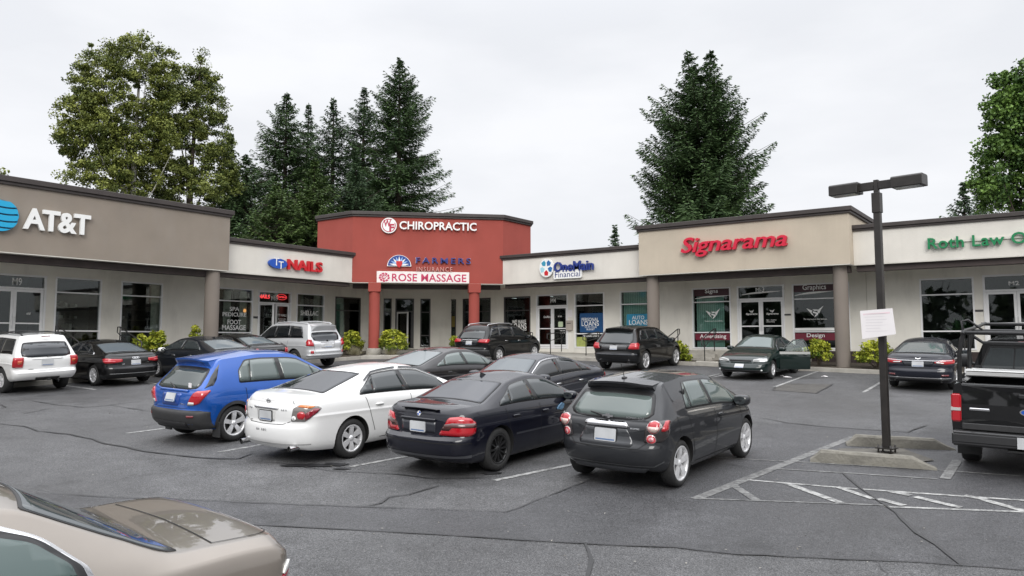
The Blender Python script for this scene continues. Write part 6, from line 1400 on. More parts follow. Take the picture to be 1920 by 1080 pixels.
c=Car('parked_car','midnight saloon with chrome-edged side windows facing the camera between the blue-black and grey cars','car',-10.05,15.9,R(270),B,P_DBLUE,(.325,.22,.21,5,'twin','silver'),GLD)
c.windows([(1.02,.12),(1.06,.4),(1.58,.88),(2.8,.89),(3.3,.82),(3.44,.10)],[(1.36,1.48,.014),(2.30,2.22,.05)],trim=CHROME,gl=GLD)
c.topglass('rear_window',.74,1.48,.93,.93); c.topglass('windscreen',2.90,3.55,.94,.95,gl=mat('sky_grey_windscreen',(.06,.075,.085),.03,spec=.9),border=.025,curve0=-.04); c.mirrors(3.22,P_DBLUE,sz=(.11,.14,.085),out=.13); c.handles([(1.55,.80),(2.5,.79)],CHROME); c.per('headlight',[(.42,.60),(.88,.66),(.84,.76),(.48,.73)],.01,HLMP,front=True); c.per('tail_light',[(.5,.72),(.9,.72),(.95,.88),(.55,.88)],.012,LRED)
c.lines([('s',[(1.5,.36),(1.3,.65),(1.2,.94)]),('s',[(2.28,.26),(2.32,.92)]),('s',[(3.25,.3),(3.32,.88)])]); c.lines([('s',[(1.3,.60),(3.3,.58)])],.02,mat('dark_moulding',(.03,.03,.04),.3,coat=1),'side_moulding')
# ---------- row in front of the right wing
L=4.685
B=Body(L,1.885,2.70,1.05,[(0,1.0),(.05,1.05),(.10,1.12),(.42,1.56),(.52,1.64),(1.6,1.70),(2.5,1.66),(2.75,1.61),(3.55,1.18),(4.1,1.06),(4.5,.90),(4.685,.74)],[(0,1.0),(.6,1.06),(1.6,1.04),(3.2,.99),(3.9,.96),(4.5,.80),(4.685,.66)],zb=.26,ar=.42,ar2=.13,pr=2.9,lean=.34,ts=.045,crown=.09)
c=Car('parked_car','black crossover with silver roof rails and red tail lights in front of the M4 unit','car',-20.91,26.72,H90,B,P_BLACK,(.36,.22,.22,6,'taper','silver'),GLD)
c.windows([(.42,.12),(.56,.55),(.72,.86),(2.75,.88),(3.3,.80),(3.45,.10)],[(1.12,1.22,.03),(2.2,2.14,.05)],gl=GLD); c.topglass('rear_window',.13,.42,.94,.93,gl=GLM,border=.05); c.topglass('windscreen',2.80,3.5,.93,.95)
c.per('tail_light',[(.48,.93),(.72,.90),(1.0,.90),(1.06,1.0),(.98,1.07),(.70,1.06),(.50,1.04)],.014,LRED,r=.03); c.per('chrome_bar',[(0,1.0),(.40,.995),(.42,1.03),(0,1.045)],.02,CHROME,r=.01); c.per('plate_recess',[(0,.78),(.38,.78),(.42,.98),(0,.985)],.004,P_SLATE,r=.02); c.plate(.89,h=.17,w=.32)
c.per('bumper_cover',[(0,.32),(.7,.32),(1.05,.34),(1.05,.60),(0,.62)],.010,PLAST,r=.02); mb=MB()
for sd in(1,-1):
    P=[B.m_top()(x,sd*.86)+Vector((0,0,z)) for x,z in((.62,0),(.72,.05),(1.5,.055),(2.3,.05),(2.5,0))]; mb2=MB(); mb2.tube(P,.022,8); c.mb('roof_rail',mb2,mat('satin_silver',(.55,.55,.56),.3,.7))
c.handles([(1.55,.95),(2.5,.93)],CHROME); c.mirrors(3.2); c.wiper((.15,.0),(.2,.4)); c.lines([('s',[(1.55,.42),(1.2,.75),(1.15,1.04)]),('s',[(2.2,.32),(2.24,1.0)]),('s',[(3.2,.34),(3.28,.98)])]); c.lines([('s',[(1.5,.37),(3.3,.37)])],.10,PLAST,'sill_trim'); c.rlines([[(0,.66),(.75,.68)]]); c.per('headlight',[(.5,.74),(.85,.80),(.8,.92),(.5,.88)],.01,HLMP,front=True)
for sd in(1,-1):
    for xw in(1.05,3.75): mb=MB(); ribbon_add(mb,B.m_side(sd),[(xw+.41*math.cos(a),.37+.41*math.sin(a)) for a in np.linspace(-.05,PI+.05,20)],.05,.008,c.C,n=2); c.mb('arch_trim',mb,PLAST)
L=4.68
B=Body(L,1.93,2.824,.95,[(0,1.0),(.05,1.05),(.10,1.12),(.50,1.58),(.62,1.645),(1.6,1.695),(2.4,1.66),(2.7,1.60),(3.6,1.14),(4.1,1.04),(4.5,.90),(4.68,.74)],[(0,1.0),(.6,1.06),(1.6,1.05),(3.2,1.0),(3.9,.96),(4.5,.80),(4.68,.66)],zb=.25,ar=.45,ar2=.14,pr=2.8,lean=.38,ts=.045,crown=.09)
c=Car('parked_car','black crossover with large chrome wheels and no roof rails, left of the tan shop steps','car',-14.0,26.75,R(90.5),B,P_BLACK,(.385,.275,.25,5,'split','silver'),GLD)
c.windows([(.60,.12),(.66,.45),(.92,.86),(2.7,.88),(3.25,.80),(3.48,.10)],[(1.20,1.32,.04),(2.2,2.14,.05)],gl=GLD); c.topglass('rear_window',.13,.50,.94,.92,gl=GLM,border=.04); c.topglass('windscreen',2.75,3.5,.93,.95)
c.spoiler(.38,.72,.92,th=.045)
c.per('tail_light',[(.60,.85),(.80,.83),(1.06,.85),(1.12,1.0),(1.02,1.08),(.68,1.06)],.014,LRED,r=.03); c.per('tailgate_panel',[(0,.80),(.52,.80),(.56,.97),(0,.985)],.006,mat('smoked_panel',(.03,.03,.032),.2,coat=1),r=.02); c.plate(.885,h=.16); c.per('bumper_step',[(0,.60),(.98,.60),(.98,.66),(0,.67)],.014,P_SLATE,r=.02); c.rlines([[(0,.42),(.95,.44)],[(0,.50),(.9,.52)]],.02,m=P_SLATE)
c.handles([(1.6,.97),(2.5,.95)],P_BLACK); c.mirrors(3.2,sz=(.12,.14,.10)); c.wiper((.15,-.06),(.16,.2)); c.lines([('s',[(1.5,.42),(1.22,.75),(1.15,1.04)]),('s',[(2.2,.32),(2.24,1.0)]),('s',[(3.3,.34),(3.36,.98)])]); c.exhaust((.62,-.62),.36,.02,.045); c.antenna(.7,.2); c.per('headlight',[(.5,.74),(.85,.80),(.8,.92),(.5,.88)],.01,HLMP,front=True)
# dark green saloon with its door open
L=4.84
B=Body(L,1.76,2.72,1.15,prof_sedan(L,1.43,1.0,.85,1.34,1.60,2.20,2.70,1.38,3.42,.98,.72),[(0,.88),(.5,.93),(1.6,.93),(3.2,.88),(3.8,.85),(4.55,.68),(4.84,.56)],zb=.18,ar=.5,pr=2.6,lean=.50,af=.6,pf=2.9,fp=[(0,-.16),(.15,-.05),(.3,0),(.5,-.0),(.6,-.03),(.8,-.08),(1,-.18)])
c=Car('parked_car','dark green saloon facing the camera with its front door wide open','car',-8.94,28.86,H270,B,P_GREEN,(.315,.19,.205,5,'wide','silver'),GLD)
c.windows([(1.2,.12),(1.24,.4),(1.68,.88),(2.65,.89),(3.1,.82),(3.24,.10)],[(1.5,1.6,.014),(2.25,2.2,.05)],gl=GLM)
c.topglass('rear_window',.9,1.52,.93,.93); c.topglass('windscreen',2.74,3.36,.94,.95,gl=mat('green_grey_windscreen',(.075,.10,.095),.03,spec=.85),border=.03,curve0=-.04); c.mirrors(3.1,P_GREEN)
c.per('headlight',[(.40,.585),(.80,.605),(.92,.64),(.90,.71),(.62,.715),(.42,.68)],.014,HLMP,front=True,r=.03); c.per('grille',[(0,.60),(.36,.605),(.37,.66),(0,.69)],.012,TRIM,front=True,r=.02); c.rlines([[(0,.645),(.37,.635)]],.014,front=True,m=mat('grille_bar',(.10,.13,.12),.3,.5),name='grille_bar'); c.plate(.46,front=True,frame_m=TRIM); c.per('bumper_intake',[(0,.27),(.65,.28),(.70,.335),(0,.34)],.008,TRIM,front=True); c.rlines([[(0,.54),(.95,.56)]],.012,front=True); c.rlines([[(0,.245),(.9,.26)]],.02,front=True,m=CHROME,name='lower_strip')
for sd in(1,-1):
    p=B.m_per(True)(sd*.72,.33); mb=MB(); ellips(mb,(p.x,p.y,p.z),.02,.045,.03,10,6); c.mb('fog_lamp',mb,HLMP)
# open door (the car's left front door, hinged near the cowl), and the dark opening it leaves
hx,hy=3.22,.84
f_=B.m_side(1); fu=B.m_up(1)
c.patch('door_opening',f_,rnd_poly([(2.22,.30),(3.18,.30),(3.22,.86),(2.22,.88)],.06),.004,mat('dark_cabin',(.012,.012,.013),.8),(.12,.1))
Dm=Matrix.Translation((hx,hy,0))@Matrix.Rotation(R(-62),4,'Z')@Matrix.Translation((-hx,-hy,0))
def door_pt(x,z,o=0): p=f_(x,z); return Dm@Vector((p.x,p.y+o,p.z))
mb=MB(); xs_=np.linspace(2.20,3.20,9); zs_=np.linspace(.28,.88,8); vs=[door_pt(x,z,.0) for z in zs_ for x in xs_]; vb=[door_pt(x,z,-.09) for z in zs_ for x in xs_]
n=len(vs); ix=lambda i,j:i*9+j
fs=[(ix(i,j),ix(i,j+1),ix(i+1,j+1),ix(i+1,j)) for i in range(7) for j in range(8)]; fb=[tuple(n+k for k in f[::-1]) for f in fs]
ring=[ix(0,j) for j in range(9)]+[ix(i,8) for i in range(1,8)]+[ix(7,j) for j in range(7,-1,-1)]+[ix(i,0) for i in range(6,0,-1)]
fe=[(ring[k],n+ring[k],n+ring[(k+1)%len(ring)],ring[(k+1)%len(ring)]) for k in range(len(ring))]
mb.add(vs+vb,fs+fb+fe,0,False); dr=c.mb('door',mb,P_GREEN); dr['label']='open front door of the dark green car'
Fp=[(2.24,.0),(2.30,.55),(2.36,.84),(2.70,.86),(3.02,.52),(3.16,.05)]
def dwin(x,t,o=0): p=fu(x,t); return Dm@Vector((p.x,p.y+o,p.z))
mb=MB(); pts=[dwin(x,t,-.02) for x,t in Fp]; mb.tube(pts,.022,8); c.mb('door_window_frame',mb,P_GREEN,dr)
mb=MB(); q=[dwin(x,t,-.02) for x,t in Fp]; mb.add(q+[v+Vector((0,0,0))+(Dm.to_3x3()@Vector((0,-.006,0))) for v in q],[tuple(range(6)),tuple(range(11,5,-1))]); c.mb('door_window',mb,GL,dr)
p=door_pt(2.38,.78,.015); mb=MB(); ellips(mb,p,.05,.08,.018,10,6); c.mb('door_handle',mb,P_GREEN,dr)
c.lines([('s',[(1.55,.4),(1.4,.7),(1.35,.92)])])
# saloon with slim red lights at right
L=4.87
B=Body(L,1.84,2.83,1.08,prof_sedan(L,1.455,1.06,.55,1.36,1.62,2.3,2.85,1.41,3.85,1.0,.76),[(0,.93),(.5,.99),(1.6,.975),(3.2,.90),(3.9,.87),(4.6,.70),(4.87,.60)],zb=.18,ar=.5,pr=2.7,lean=.52)
c=Car('parked_car','midnight blue saloon with slim red tail lights and chrome boot strip beyond the lamp post','car',-3.62,25.95,R(91),B,P_DBLUE,(.335,.235,.22,5,'twin','silver'),GLD)
c.windows([(1.2,.12),(1.24,.4),(1.72,.88),(2.8,.89),(3.4,.82),(3.6,.10)],[(1.55,1.68,.014),(2.42,2.36,.05)],gl=GLD); c.topglass('rear_window',.60,1.52,.93,.93,gl=mat('grey_rear_glass_c',(.085,.10,.105),.03,spec=.9),border=.035,curve0=-.04); c.topglass('windscreen',2.9,3.75,.93,.95)
c.per('tail_light',[(.42,.80),(.70,.765),(1.0,.80),(1.12,.87),(.95,.90),(.62,.885),(.42,.86)],.014,LRED,r=.02); c.per('lamp_clear',[(.46,.80),(.66,.79),(.66,.815),(.46,.835)],.018,LWHT,r=.008); c.per('chrome_bar',[(0,.865),(.44,.85),(.90,.868),(.90,.88),(.44,.868),(0,.885)],.02,CHROME,r=.003); c.per('plate_recess',[(0,.70),(.36,.71),(.42,.83),(0,.845)],.004,P_SLATE,r=.02); c.plate(.765); c.per('rear_reflector',[(.60,.44),(.80,.44),(.80,.48),(.60,.48)],.014,LDRED,r=.008); c.per('lower_valance',[(0,.26),(.8,.27),(.82,.36),(0,.37)],.01,TRIM,r=.02); c.rlines([[(0,.375),(.88,.375)]],.014,m=P_SILV,name='lower_strip'); c.exhaust((.60,-.60),.29,.03,.045)
M=c.rear_frame(0,.915); mb=MB(); mb.prism([(-.075,.035),(-.03,.012),(0,-.002),(.03,.012),(.075,.035),(.055,-.015),(0,-.03),(-.055,-.015)],.004,.014,M); c.mb('emblem',mb,CHROME); c.rlines([[(0,.645),(.5,.66),(.6,.76)]]); c.handles([(1.7,.83),(2.7,.81)]); c.mirrors(3.4); c.lines([('s',[(1.6,.36),(1.4,.7),(1.3,.96)]),('s',[(2.4,.26),(2.44,.93)]),('s',[(3.45,.3),(3.5,.88)])])
# ---------- row in front of the left wing
L=4.61
B=Body(L,1.84,2.69,.98,[(0,1.0),(.03,1.08),(.06,1.14),(.24,1.62),(.34,1.70),(1.5,1.735),(2.3,1.70),(2.55,1.64),(3.2,1.20),(4.0,1.10),(4.5,.98),(4.61,.86)],[(0,1.02),(.5,1.09),(1.6,1.07),(3.1,1.03),(3.9,1.0),(4.5,.90),(4.61,.78)],zb=.32,ar=.36,ar2=.08,pr=3.2,lean=.30,ts=.04,crown=.07,rp=[(0,.10),(.1,.02),(.2,-.03),(.36,-.05),(.42,-.04),(.46,.06),(.7,.05),(.9,.05),(1,.07)])
c=Car('parked_car','white off-road vehicle with black roof rails and dark rear window at the left edge','car',-25.55,10.52,H180,B,P_WHITE,(.37,.21,.23,5,'wide','silver'),GLD)
c.windows([(.36,.12),(.42,.5),(.50,.86),(2.5,.88),(2.95,.80),(3.1,.10)],[(1.20,1.24,.05),(2.1,2.06,.05)],gl=GLD); c.topglass('rear_window',.05,.245,.93,.92,gl=mat('slate_rear_glass',(.02,.024,.03),.04,spec=.85),border=.03); c.topglass('windscreen',2.6,3.15,.93,.95)
c.per('tail_light',[(.66,.76),(.84,.76),(.92,.78),(.92,1.05),(.84,1.06),(.64,1.06)],.02,LRED,r=.015); c.per('lamp_amber',[(.69,.86),(.80,.86),(.80,.96),(.68,.96)],.024,mat('orange_lens',(.55,.09,.03),.15,coat=1),r=.01); c.per('tailgate_bar',[(0,.985),(.40,.98),(.42,1.0),(0,1.015)],.02,P_WHITE,r=.005); c.plate(.88,h=.17,w=.33); c.rlines([[(-.0,.66),(.62,.68)]],.012); mb=MB(); mb.box(.19,.215,-.12,.12,1.635,1.665); c.mb('high_brake_lamp',mb,LDRED)
c.per('bumper_cut',[(0,.36),(.30,.36),(.34,.46),(0,.48)],.012,UNDER,r=.02); mb=MB(); mb.box(-.10,.2,-.035,.035,.36,.42); c.mb('tow_hitch',mb,UNDER); c.wiper((.07,.02),(.085,-.25))
for sd in(1,-1):
    P=[B.m_top()(x,sd*.88)+Vector((0,0,z)) for x,z in((.40,0),(.48,.055),(1.3,.06),(2.1,.055),(2.25,0))]; mb2=MB(); mb2.tube(P,.02,8); c.mb('roof_rail',mb2,TRIM)
mb=MB()
for x in(.75,1.8): mb.tube([B.m_top()(x,w)+Vector((0,0,.055)) for w in(-.88,-.4,0,.4,.88)],.016,8)
c.mb('roof_cross_bar',mb,TRIM); c.mirrors(2.9); c.handles([(1.4,.95),(2.2,.94)]); c.lines([('s',[(1.25,.42),(1.2,1.06)]),('s',[(2.1,.36),(2.1,1.04)])]); c.script('LAREDO',.45,.70,.14,.022,TRIM)
L=4.70
B=Body(L,1.826,2.808,1.05,prof_sedan(L,1.427,1.05,.62,1.34,1.52,2.2,2.75,1.38,3.55,1.0,.76),[(0,.92),(.5,.97),(1.6,.96),(3.2,.90),(3.8,.87),(4.45,.72),(4.70,.60)],zb=.18,ar=.48,pr=2.8,lean=.50)
c=Car('parked_car','black saloon with four-ring badge and bright red tail lights beside the white off-road vehicle','car',-25.35,13.05,H180,B,P_BLACK,(.33,.23,.22,10,'thin','silver'),GLD)
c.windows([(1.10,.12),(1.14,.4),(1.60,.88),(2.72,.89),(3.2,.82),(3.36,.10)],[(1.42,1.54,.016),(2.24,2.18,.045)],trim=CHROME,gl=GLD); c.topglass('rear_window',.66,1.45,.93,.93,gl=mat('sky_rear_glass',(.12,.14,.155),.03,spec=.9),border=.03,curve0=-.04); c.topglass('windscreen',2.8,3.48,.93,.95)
c.per('tail_light',[(.42,.77),(.66,.735),(.92,.735),(1.0,.77),(1.02,.86),(.92,.885),(.66,.865),(.42,.855)],.014,LRED,r=.02); c.per('lamp_rib',[(.62,.775),(.98,.785),(.98,.81),(.64,.80)],.018,mat('pink_lamp_bar',(.62,.10,.12),.12,coat=1),r=.005); c.rlines([[(.66,.74),(.68,.865)]],.008,m=LDRK); c.plate(.735); c.rlines([[(0,.655),(.5,.66),(.62,.74)]]); c.rlines([[(0,.60),(.92,.61)]],.05,m=P_SLATE,name='bumper_step'); c.rlines([[(0,.40),(.8,.40)]],.012,m=P_SILV,name='lower_strip')
M=c.rear_frame(0,.875); mb=MB()
for k in range(4):
    cx_=-.075+.05*k; o_=circle(cx_,0,.034,n=20); i_=circle(cx_,0,.026,n=20)
    for j in range(20): mb.prism([o_[j],o_[(j+1)%20],i_[(j+1)%20],i_[j]],.003+.0006*k,.010+.0006*k,M)
c.mb('emblem',mb,CHROME); c.script('A4',.40,.70,.07,.04); c.script('quattro',-.38,.715,.14,.025); c.handles([(1.65,.82),(2.5,.80)]); c.mirrors(3.15); c.lines([('s',[(1.55,.36),(1.35,.7),(1.3,.95)]),('s',[(2.22,.26),(2.26,.93)])])
L=4.80
B=Body(L,1.82,2.776,1.08,prof_sedan(L,1.465,1.07,.60,1.37,1.55,2.3,2.9,1.42,3.80,1.03,.78),[(0,.94),(.5,1.0),(1.6,.985),(3.4,.92),(4.0,.88),(4.6,.70),(4.8,.60)],zb=.18,ar=.5,pr=2.7,lean=.50)
c=Car('parked_car','slate saloon with pale mirror cap partly hidden behind the blue crossover','car',-23.75,15.85,R(181),B,P_SLATE,(.325,.22,.215,10,'thin','silver'),GLM)
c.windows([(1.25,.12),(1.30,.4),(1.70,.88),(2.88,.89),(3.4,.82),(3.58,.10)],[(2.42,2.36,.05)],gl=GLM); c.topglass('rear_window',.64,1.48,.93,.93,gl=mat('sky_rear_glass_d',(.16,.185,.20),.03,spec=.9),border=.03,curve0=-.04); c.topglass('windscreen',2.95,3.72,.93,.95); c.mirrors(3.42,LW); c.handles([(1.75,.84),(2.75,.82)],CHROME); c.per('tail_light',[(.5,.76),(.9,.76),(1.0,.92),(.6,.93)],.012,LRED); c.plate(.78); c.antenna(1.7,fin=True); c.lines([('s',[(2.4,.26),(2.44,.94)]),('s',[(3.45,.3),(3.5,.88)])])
B=Body(L,1.80,2.75,1.05,prof_sedan(L,1.455,1.06,.70,1.36,1.55,2.25,2.8,1.41,3.70,1.02,.78),[(0,.94),(.5,1.0),(1.6,.98),(3.4,.92),(4.0,.88),(4.6,.70),(4.8,.60)],zb=.18,ar=.5,pr=2.7,lean=.50)
c=Car('parked_car','dark saloon showing only roof, rear window and boot beyond the slate saloon','car',-25.16,18.2,H180,B,P_BLACK,(.325,.22,.215,5,'wide','silver'),GLM)
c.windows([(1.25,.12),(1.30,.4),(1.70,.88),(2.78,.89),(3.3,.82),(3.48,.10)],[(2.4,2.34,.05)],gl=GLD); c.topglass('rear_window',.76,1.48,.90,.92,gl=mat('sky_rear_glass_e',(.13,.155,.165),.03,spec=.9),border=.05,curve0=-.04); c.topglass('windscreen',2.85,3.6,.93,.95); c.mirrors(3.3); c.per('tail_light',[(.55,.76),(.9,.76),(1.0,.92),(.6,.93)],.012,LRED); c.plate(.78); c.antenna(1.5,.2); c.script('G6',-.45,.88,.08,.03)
L=4.80
B=Body(L,1.885,2.79,1.05,[(0,1.05),(.03,1.12),(.06,1.20),(.28,1.70),(.38,1.79),(1.6,1.85),(2.6,1.82),(2.9,1.75),(3.55,1.28),(4.2,1.16),(4.65,1.0),(4.80,.86)],[(0,1.06),(.5,1.16),(1.6,1.14),(3.3,1.09),(4.0,1.04),(4.65,.90),(4.80,.78)],zb=.32,ar=.40,ar2=.10,pr=3.0,lean=.27,ts=.045,crown=.07)
c=Car('parked_car','silver off-road vehicle with dark rear window and red side lamps in front of the salon','car',-25.2,20.85,R(179.5),B,P_SILV,(.38,.22,.24,6,'wide','silver'),GLD)
c.windows([(.55,.12),(.66,.55),(.78,.86),(2.85,.88),(3.3,.80),(3.48,.10)],[(1.42,1.46,.05),(2.4,2.34,.04)],gl=GLD); c.topglass('rear_window',.05,.28,.93,.92,gl=mat('slate_rear_glass_b',(.022,.026,.032),.04,spec=.85),border=.03); c.topglass('windscreen',2.95,3.5,.93,.95)
c.spoiler(.20,.46,.92,th=.04)
c.per('tail_light',[(.70,.90),(.88,.93),(1.06,.93),(1.0,1.10),(.90,1.19),(.76,1.17),(.72,1.05)],.02,LRED,r=.03); c.per('tail_light',[(.72,.62),(.84,.62),(.84,.72),(.72,.72)],.016,LRED,r=.01); c.per('chrome_bar',[(0,1.03),(.36,1.03),(.37,1.055),(0,1.06)],.02,CHROME,r=.005); c.per('plate_recess',[(0,.82),(.34,.82),(.36,1.02),(0,1.03)],.004,P_SILV,r=.02); c.plate(.92,h=.16,w=.40); c.per('bumper_step',[(0,.52),(1.0,.52),(1.0,.585),(0,.60)],.03,P_SILV,r=.02); c.rlines([[(0,.655),(.66,.66),(.68,1.1)]]); 
M=c.rear_frame(0,1.10); mb=MB(); mb.prism(circle(0,0,.05,.036,24),.003,.012,M); c.mb('emblem',mb,CHROME)
for sd in(1,-1):
    P=[B.m_top()(x,sd*.9)+Vector((0,0,z)) for x,z in((.5,0),(.6,.045),(1.5,.05),(2.5,.045),(2.7,0))]; mb2=MB(); mb2.tube(P,.02,8); c.mb('roof_rail',mb2,P_SILV)
c.handles([(1.8,1.0),(2.7,.98)],CHROME); c.mirrors(3.25); c.lines([('s',[(1.55,.42),(1.5,.8),(1.45,1.12)]),('s',[(2.4,.36),(2.42,1.1)])])

# ---------- black pickup with ladder rack at the right edge
P_TRUCK=paint_m('worn_black_paint',(.0035,.0035,.004),0,.35); RACK=mat('black_rack_tube',(.02,.02,.021),.4,.3,var=.2,scale=12); TOOL=mat('white_tool_box',(.68,.68,.67),.35,.25,var=.05,scale=6)
tr=bpy.data.objects.new('pickup_truck',None); COL.objects.link(tr); tr.matrix_world=slope_matrix(-.53,14.52,R(90)); tag(tr,'black pickup truck with ladder rack and white tool box at the right edge','pickup truck')
def sec_ext(name,sec,x0,x1,m,parent=tr,bevel=.012,mir=False,taper=None):
    """section (y,z) swept along x"""
    mb=MB(); M=Matrix(((0,0,1,0),(1,0,0,0),(0,1,0,0),(0,0,0,1))); mb.prism(sec,x0,x1,M); return mb.build(name,m,parent,bevel,2)
for sd in(1,-1):
    sec=[(sd*.80,.52),(sd*.93,.46),(sd*.985,.62),(sd*1.0,.85),(sd*.985,1.10),(sd*.955,1.30),(sd*.90,1.325),(sd*.84,1.31),(sd*.82,.60)]
    bm_=MB(); M=Matrix(((0,0,1,0),(1,0,0,0),(0,1,0,0),(0,0,0,1))); bm_.prism(sec,-1.03,.86,M); me=bpy.data.meshes.new('bed_side'); me.from_pydata(bm_.v,[],bm_.f); me.materials.append(P_TRUCK)
    o=link('bed_side',me,tr); cb=MB(); cb.lathe([(.0001,-.5),(.46,-.5),(.46,.5),(.0001,.5)],Matrix.Translation((0,sd*.95,.40))@Matrix.Rotation(R(90),4,'X'),40); cm=bpy.data.meshes.new('cutter'); cm.from_pydata(cb.v,[],cb.f); b2=bmesh.new(); b2.from_mesh(cm); bmesh.ops.remove_doubles(b2,verts=b2.verts,dist=.002); bmesh.ops.recalc_face_normals(b2,faces=b2.faces); b2.to_mesh(cm); b2.free(); co=bpy.data.objects.new('cutter',cm); COL.objects.link(co)
    b3=bmesh.new(); b3.from_mesh(me); bmesh.ops.recalc_face_normals(b3,faces=b3.faces); b3.to_mesh(me); b3.free()
    md=o.modifiers.new('arch','BOOLEAN'); md.object=co; md.operation='DIFFERENCE'; md.solver='EXACT'; me2=bpy.data.meshes.new_from_object(o.evaluated_get(bpy.context.evaluated_depsgraph_get())); o.modifiers.clear(); o.data=me2; bpy.data.objects.remove(co)
    mb=MB(); pts=[(.47*math.cos(a),.40+.47*math.sin(a)) for a in np.linspace(-.1,PI+.1,20)]; mb.tube([(p[0],sd*.99,p[1]) for p in pts],.03,8); mb.build('arch_lip',P_TRUCK,tr)
    # lamps
    z=[(.745,.90),(.905,.955),(.96,1.16)]
    lampM=Matrix.Identity(4)
    mb=MB(); ys=sorted((sd*.865,sd*1.0)); mb.box(-1.055,-.93,ys[0],ys[1],.745,1.165); lt=mb.build('tail_light',LRED,tr,.02,3)
    mb=MB(); ys2=sorted((sd*.872,sd*1.005)); mb.box(-1.062,-.94,ys2[0],ys2[1],.905,.965); mb.build('reverse_lamp',LWHT,lt,.008,2)
    mb=MB(); ys=sorted((sd*.66,sd*.97)); mb.box(-.62,-.60,ys[0],ys[1],.20,.56); mb.build('mud_flap',TYRE,tr)
mb=MB(); mb.box(-1.0,.86,-.83,.83,.60,.66); mb.build('bed_floor',UNDER,tr); mb=MB(); mb.box(.80,.86,-.82,.82,.661,1.30); mb.build('bed_front',P_TRUCK,tr)
# tailgate with lip, lower moulding
mb=MB(); M=Matrix(((1,0,0,0),(0,0,1,0),(0,1,0,0),(0,0,0,1))); mb.prism([(-1.045,.66),(-1.06,.80),(-1.055,1.02),(-1.035,1.22),(-1.05,1.30),(-1.03,1.325),(-.96,1.325),(-.95,.66)],-.855,.855,M); tg=mb.build('tailgate',P_TRUCK,tr,.008,2)
mb=MB(); mb.box(-1.075,-1.04,-.86,.86,.64,.735); mb.build('lower_moulding',PLAST,tg,.01)
for a,b in((.50,.76),(-.76,-.50)): mb=MB(); mb.box(-1.075,-1.05,a,b,.925,.965); mb.build('name_bar',CHROME,tg,.008)
MF=Matrix(((0,0,-1,-1.058),(-1,0,0,0),(0,1,0,0),(0,0,0,1)))
mb=MB(); mb.prism(circle(0,.945,.13,.055,32),0,.02,MF); em=mb.build('emblem',CHROME,tg); mb=MB(); mb.prism(circle(0,.945,.112,.043,32),.02,.022,MF); mb.build('emblem_field',BLUEF,em); mb=MB(); add_text(mb,'Ford',MF,-.075,.075,.922,.968,.022,.024,shear=.2); mb.build('emblem_script',CHROME,em)
mb=MB(); mb.box(-1.07,-1.045,-.14,.14,1.14,1.20); mb.build('tailgate_handle',TRIM,tg,.01)
mb=MB(); M=Matrix(((1,0,0,0),(0,0,1,0),(0,1,0,0),(0,0,0,1)))
mb.prism([(-1.0,.40),(-1.20,.41),(-1.24,.46),(-1.235,.60),(-1.20,.625),(-1.0,.63)],-.98,.98,M); bp=mb.build('rear_bumper',mat('bumper_black',(.022,.022,.023),.4,coat=.4),tr,.02,2)
mb=MB(); mb.box(-1.252,-1.236,-.16,.16,.44,.60); mb.build('licence_plate',PLAT,bp)
mb=MB(); mb.box(-1.22,-.9,-.05,.05,.30,.38); mb.box(-1.25,-1.0,-.28,.28,.385,.40); mb.build('tow_hitch',UNDER,tr); mb=MB(); ellips(mb,(-1.22,-.0,.35),.03,.03,.04); mb.build('hitch_ball',CHROME,tr)
# cab
cab=[(-.90,.55),(-.97,.62),(-.985,.95),(-.95,1.28),(-.91,1.33),(-.72,1.84),(-.62,1.905),(0,1.935),(.62,1.905),(.72,1.84),(.91,1.33),(.95,1.28),(.985,.95),(.97,.62),(.90,.55)]
sec_ext('cab',cab,.90,2.95,P_TRUCK,bevel=.02)
mb=MB(); M=Matrix(((0,0,1,.0),(1,0,0,0),(0,1,0,0),(0,0,0,1)))
rw=rnd_poly([(-.80,1.36),(-.635,1.80),(.635,1.80),(.80,1.36)],.06); mb.prism(rw,.885,.899,M); q=mb.build('rear_window_surround',TRIM,tr)
for a,b,al,bl in((-.76,-.30,-.61,-.27),(-.28,.28,-.25,.25),(.30,.76,.27,.61)):
    mb=MB(); mb.prism(rnd_poly([(a,1.39),(al,1.77),(bl,1.77),(b,1.39)],.03),.878,.885,M); mb.build('rear_window',GLM,q)
mb=MB(); mb.box(.86,.91,-.22,.22,1.84,1.885); mb.build('high_brake_lamp',LDRED,tr,.01)
mb=MB(); mb.box(-.02,.02,-.9,.9,0,0); 
hood=[(-.90,.55),(-.97,.62),(-.985,.95),(-.93,1.16),(-.80,1.22),(0,1.25),(.80,1.22),(.93,1.16),(.985,.95),(.97,.62),(.90,.55)]
mb=MB(); vs=[]; 
for x,sc_,zt in((2.95,1,1),(3.6,1,1),(4.45,.97,.94),(4.62,.93,.88)): vs+=[(x,y*sc_,.55+(z-.55)*zt) for y,z in hood]
n=len(hood); mb.add(vs,[(i*n+k,i*n+(k+1)%n,(i+1)*n+(k+1)%n,(i+1)*n+k) for i in range(3) for k in range(n)]+[tuple(range(n))[::-1],tuple(range(3*n,4*n))]); mb.build('bonnet',P_TRUCK,tr,.02)
mb=MB(); mb.add([(2.95,-.70,1.86),(2.95,.70,1.86),(3.55,.88,1.24),(3.55,-.88,1.24),(2.90,-.70,1.86),(2.90,.70,1.86),(2.90,.90,1.24),(2.90,-.90,1.24)],[(0,3,2,1),(0,4,7,3),(1,2,6,5),(0,1,5,4)]); mb.build('windscreen',GLM,tr)
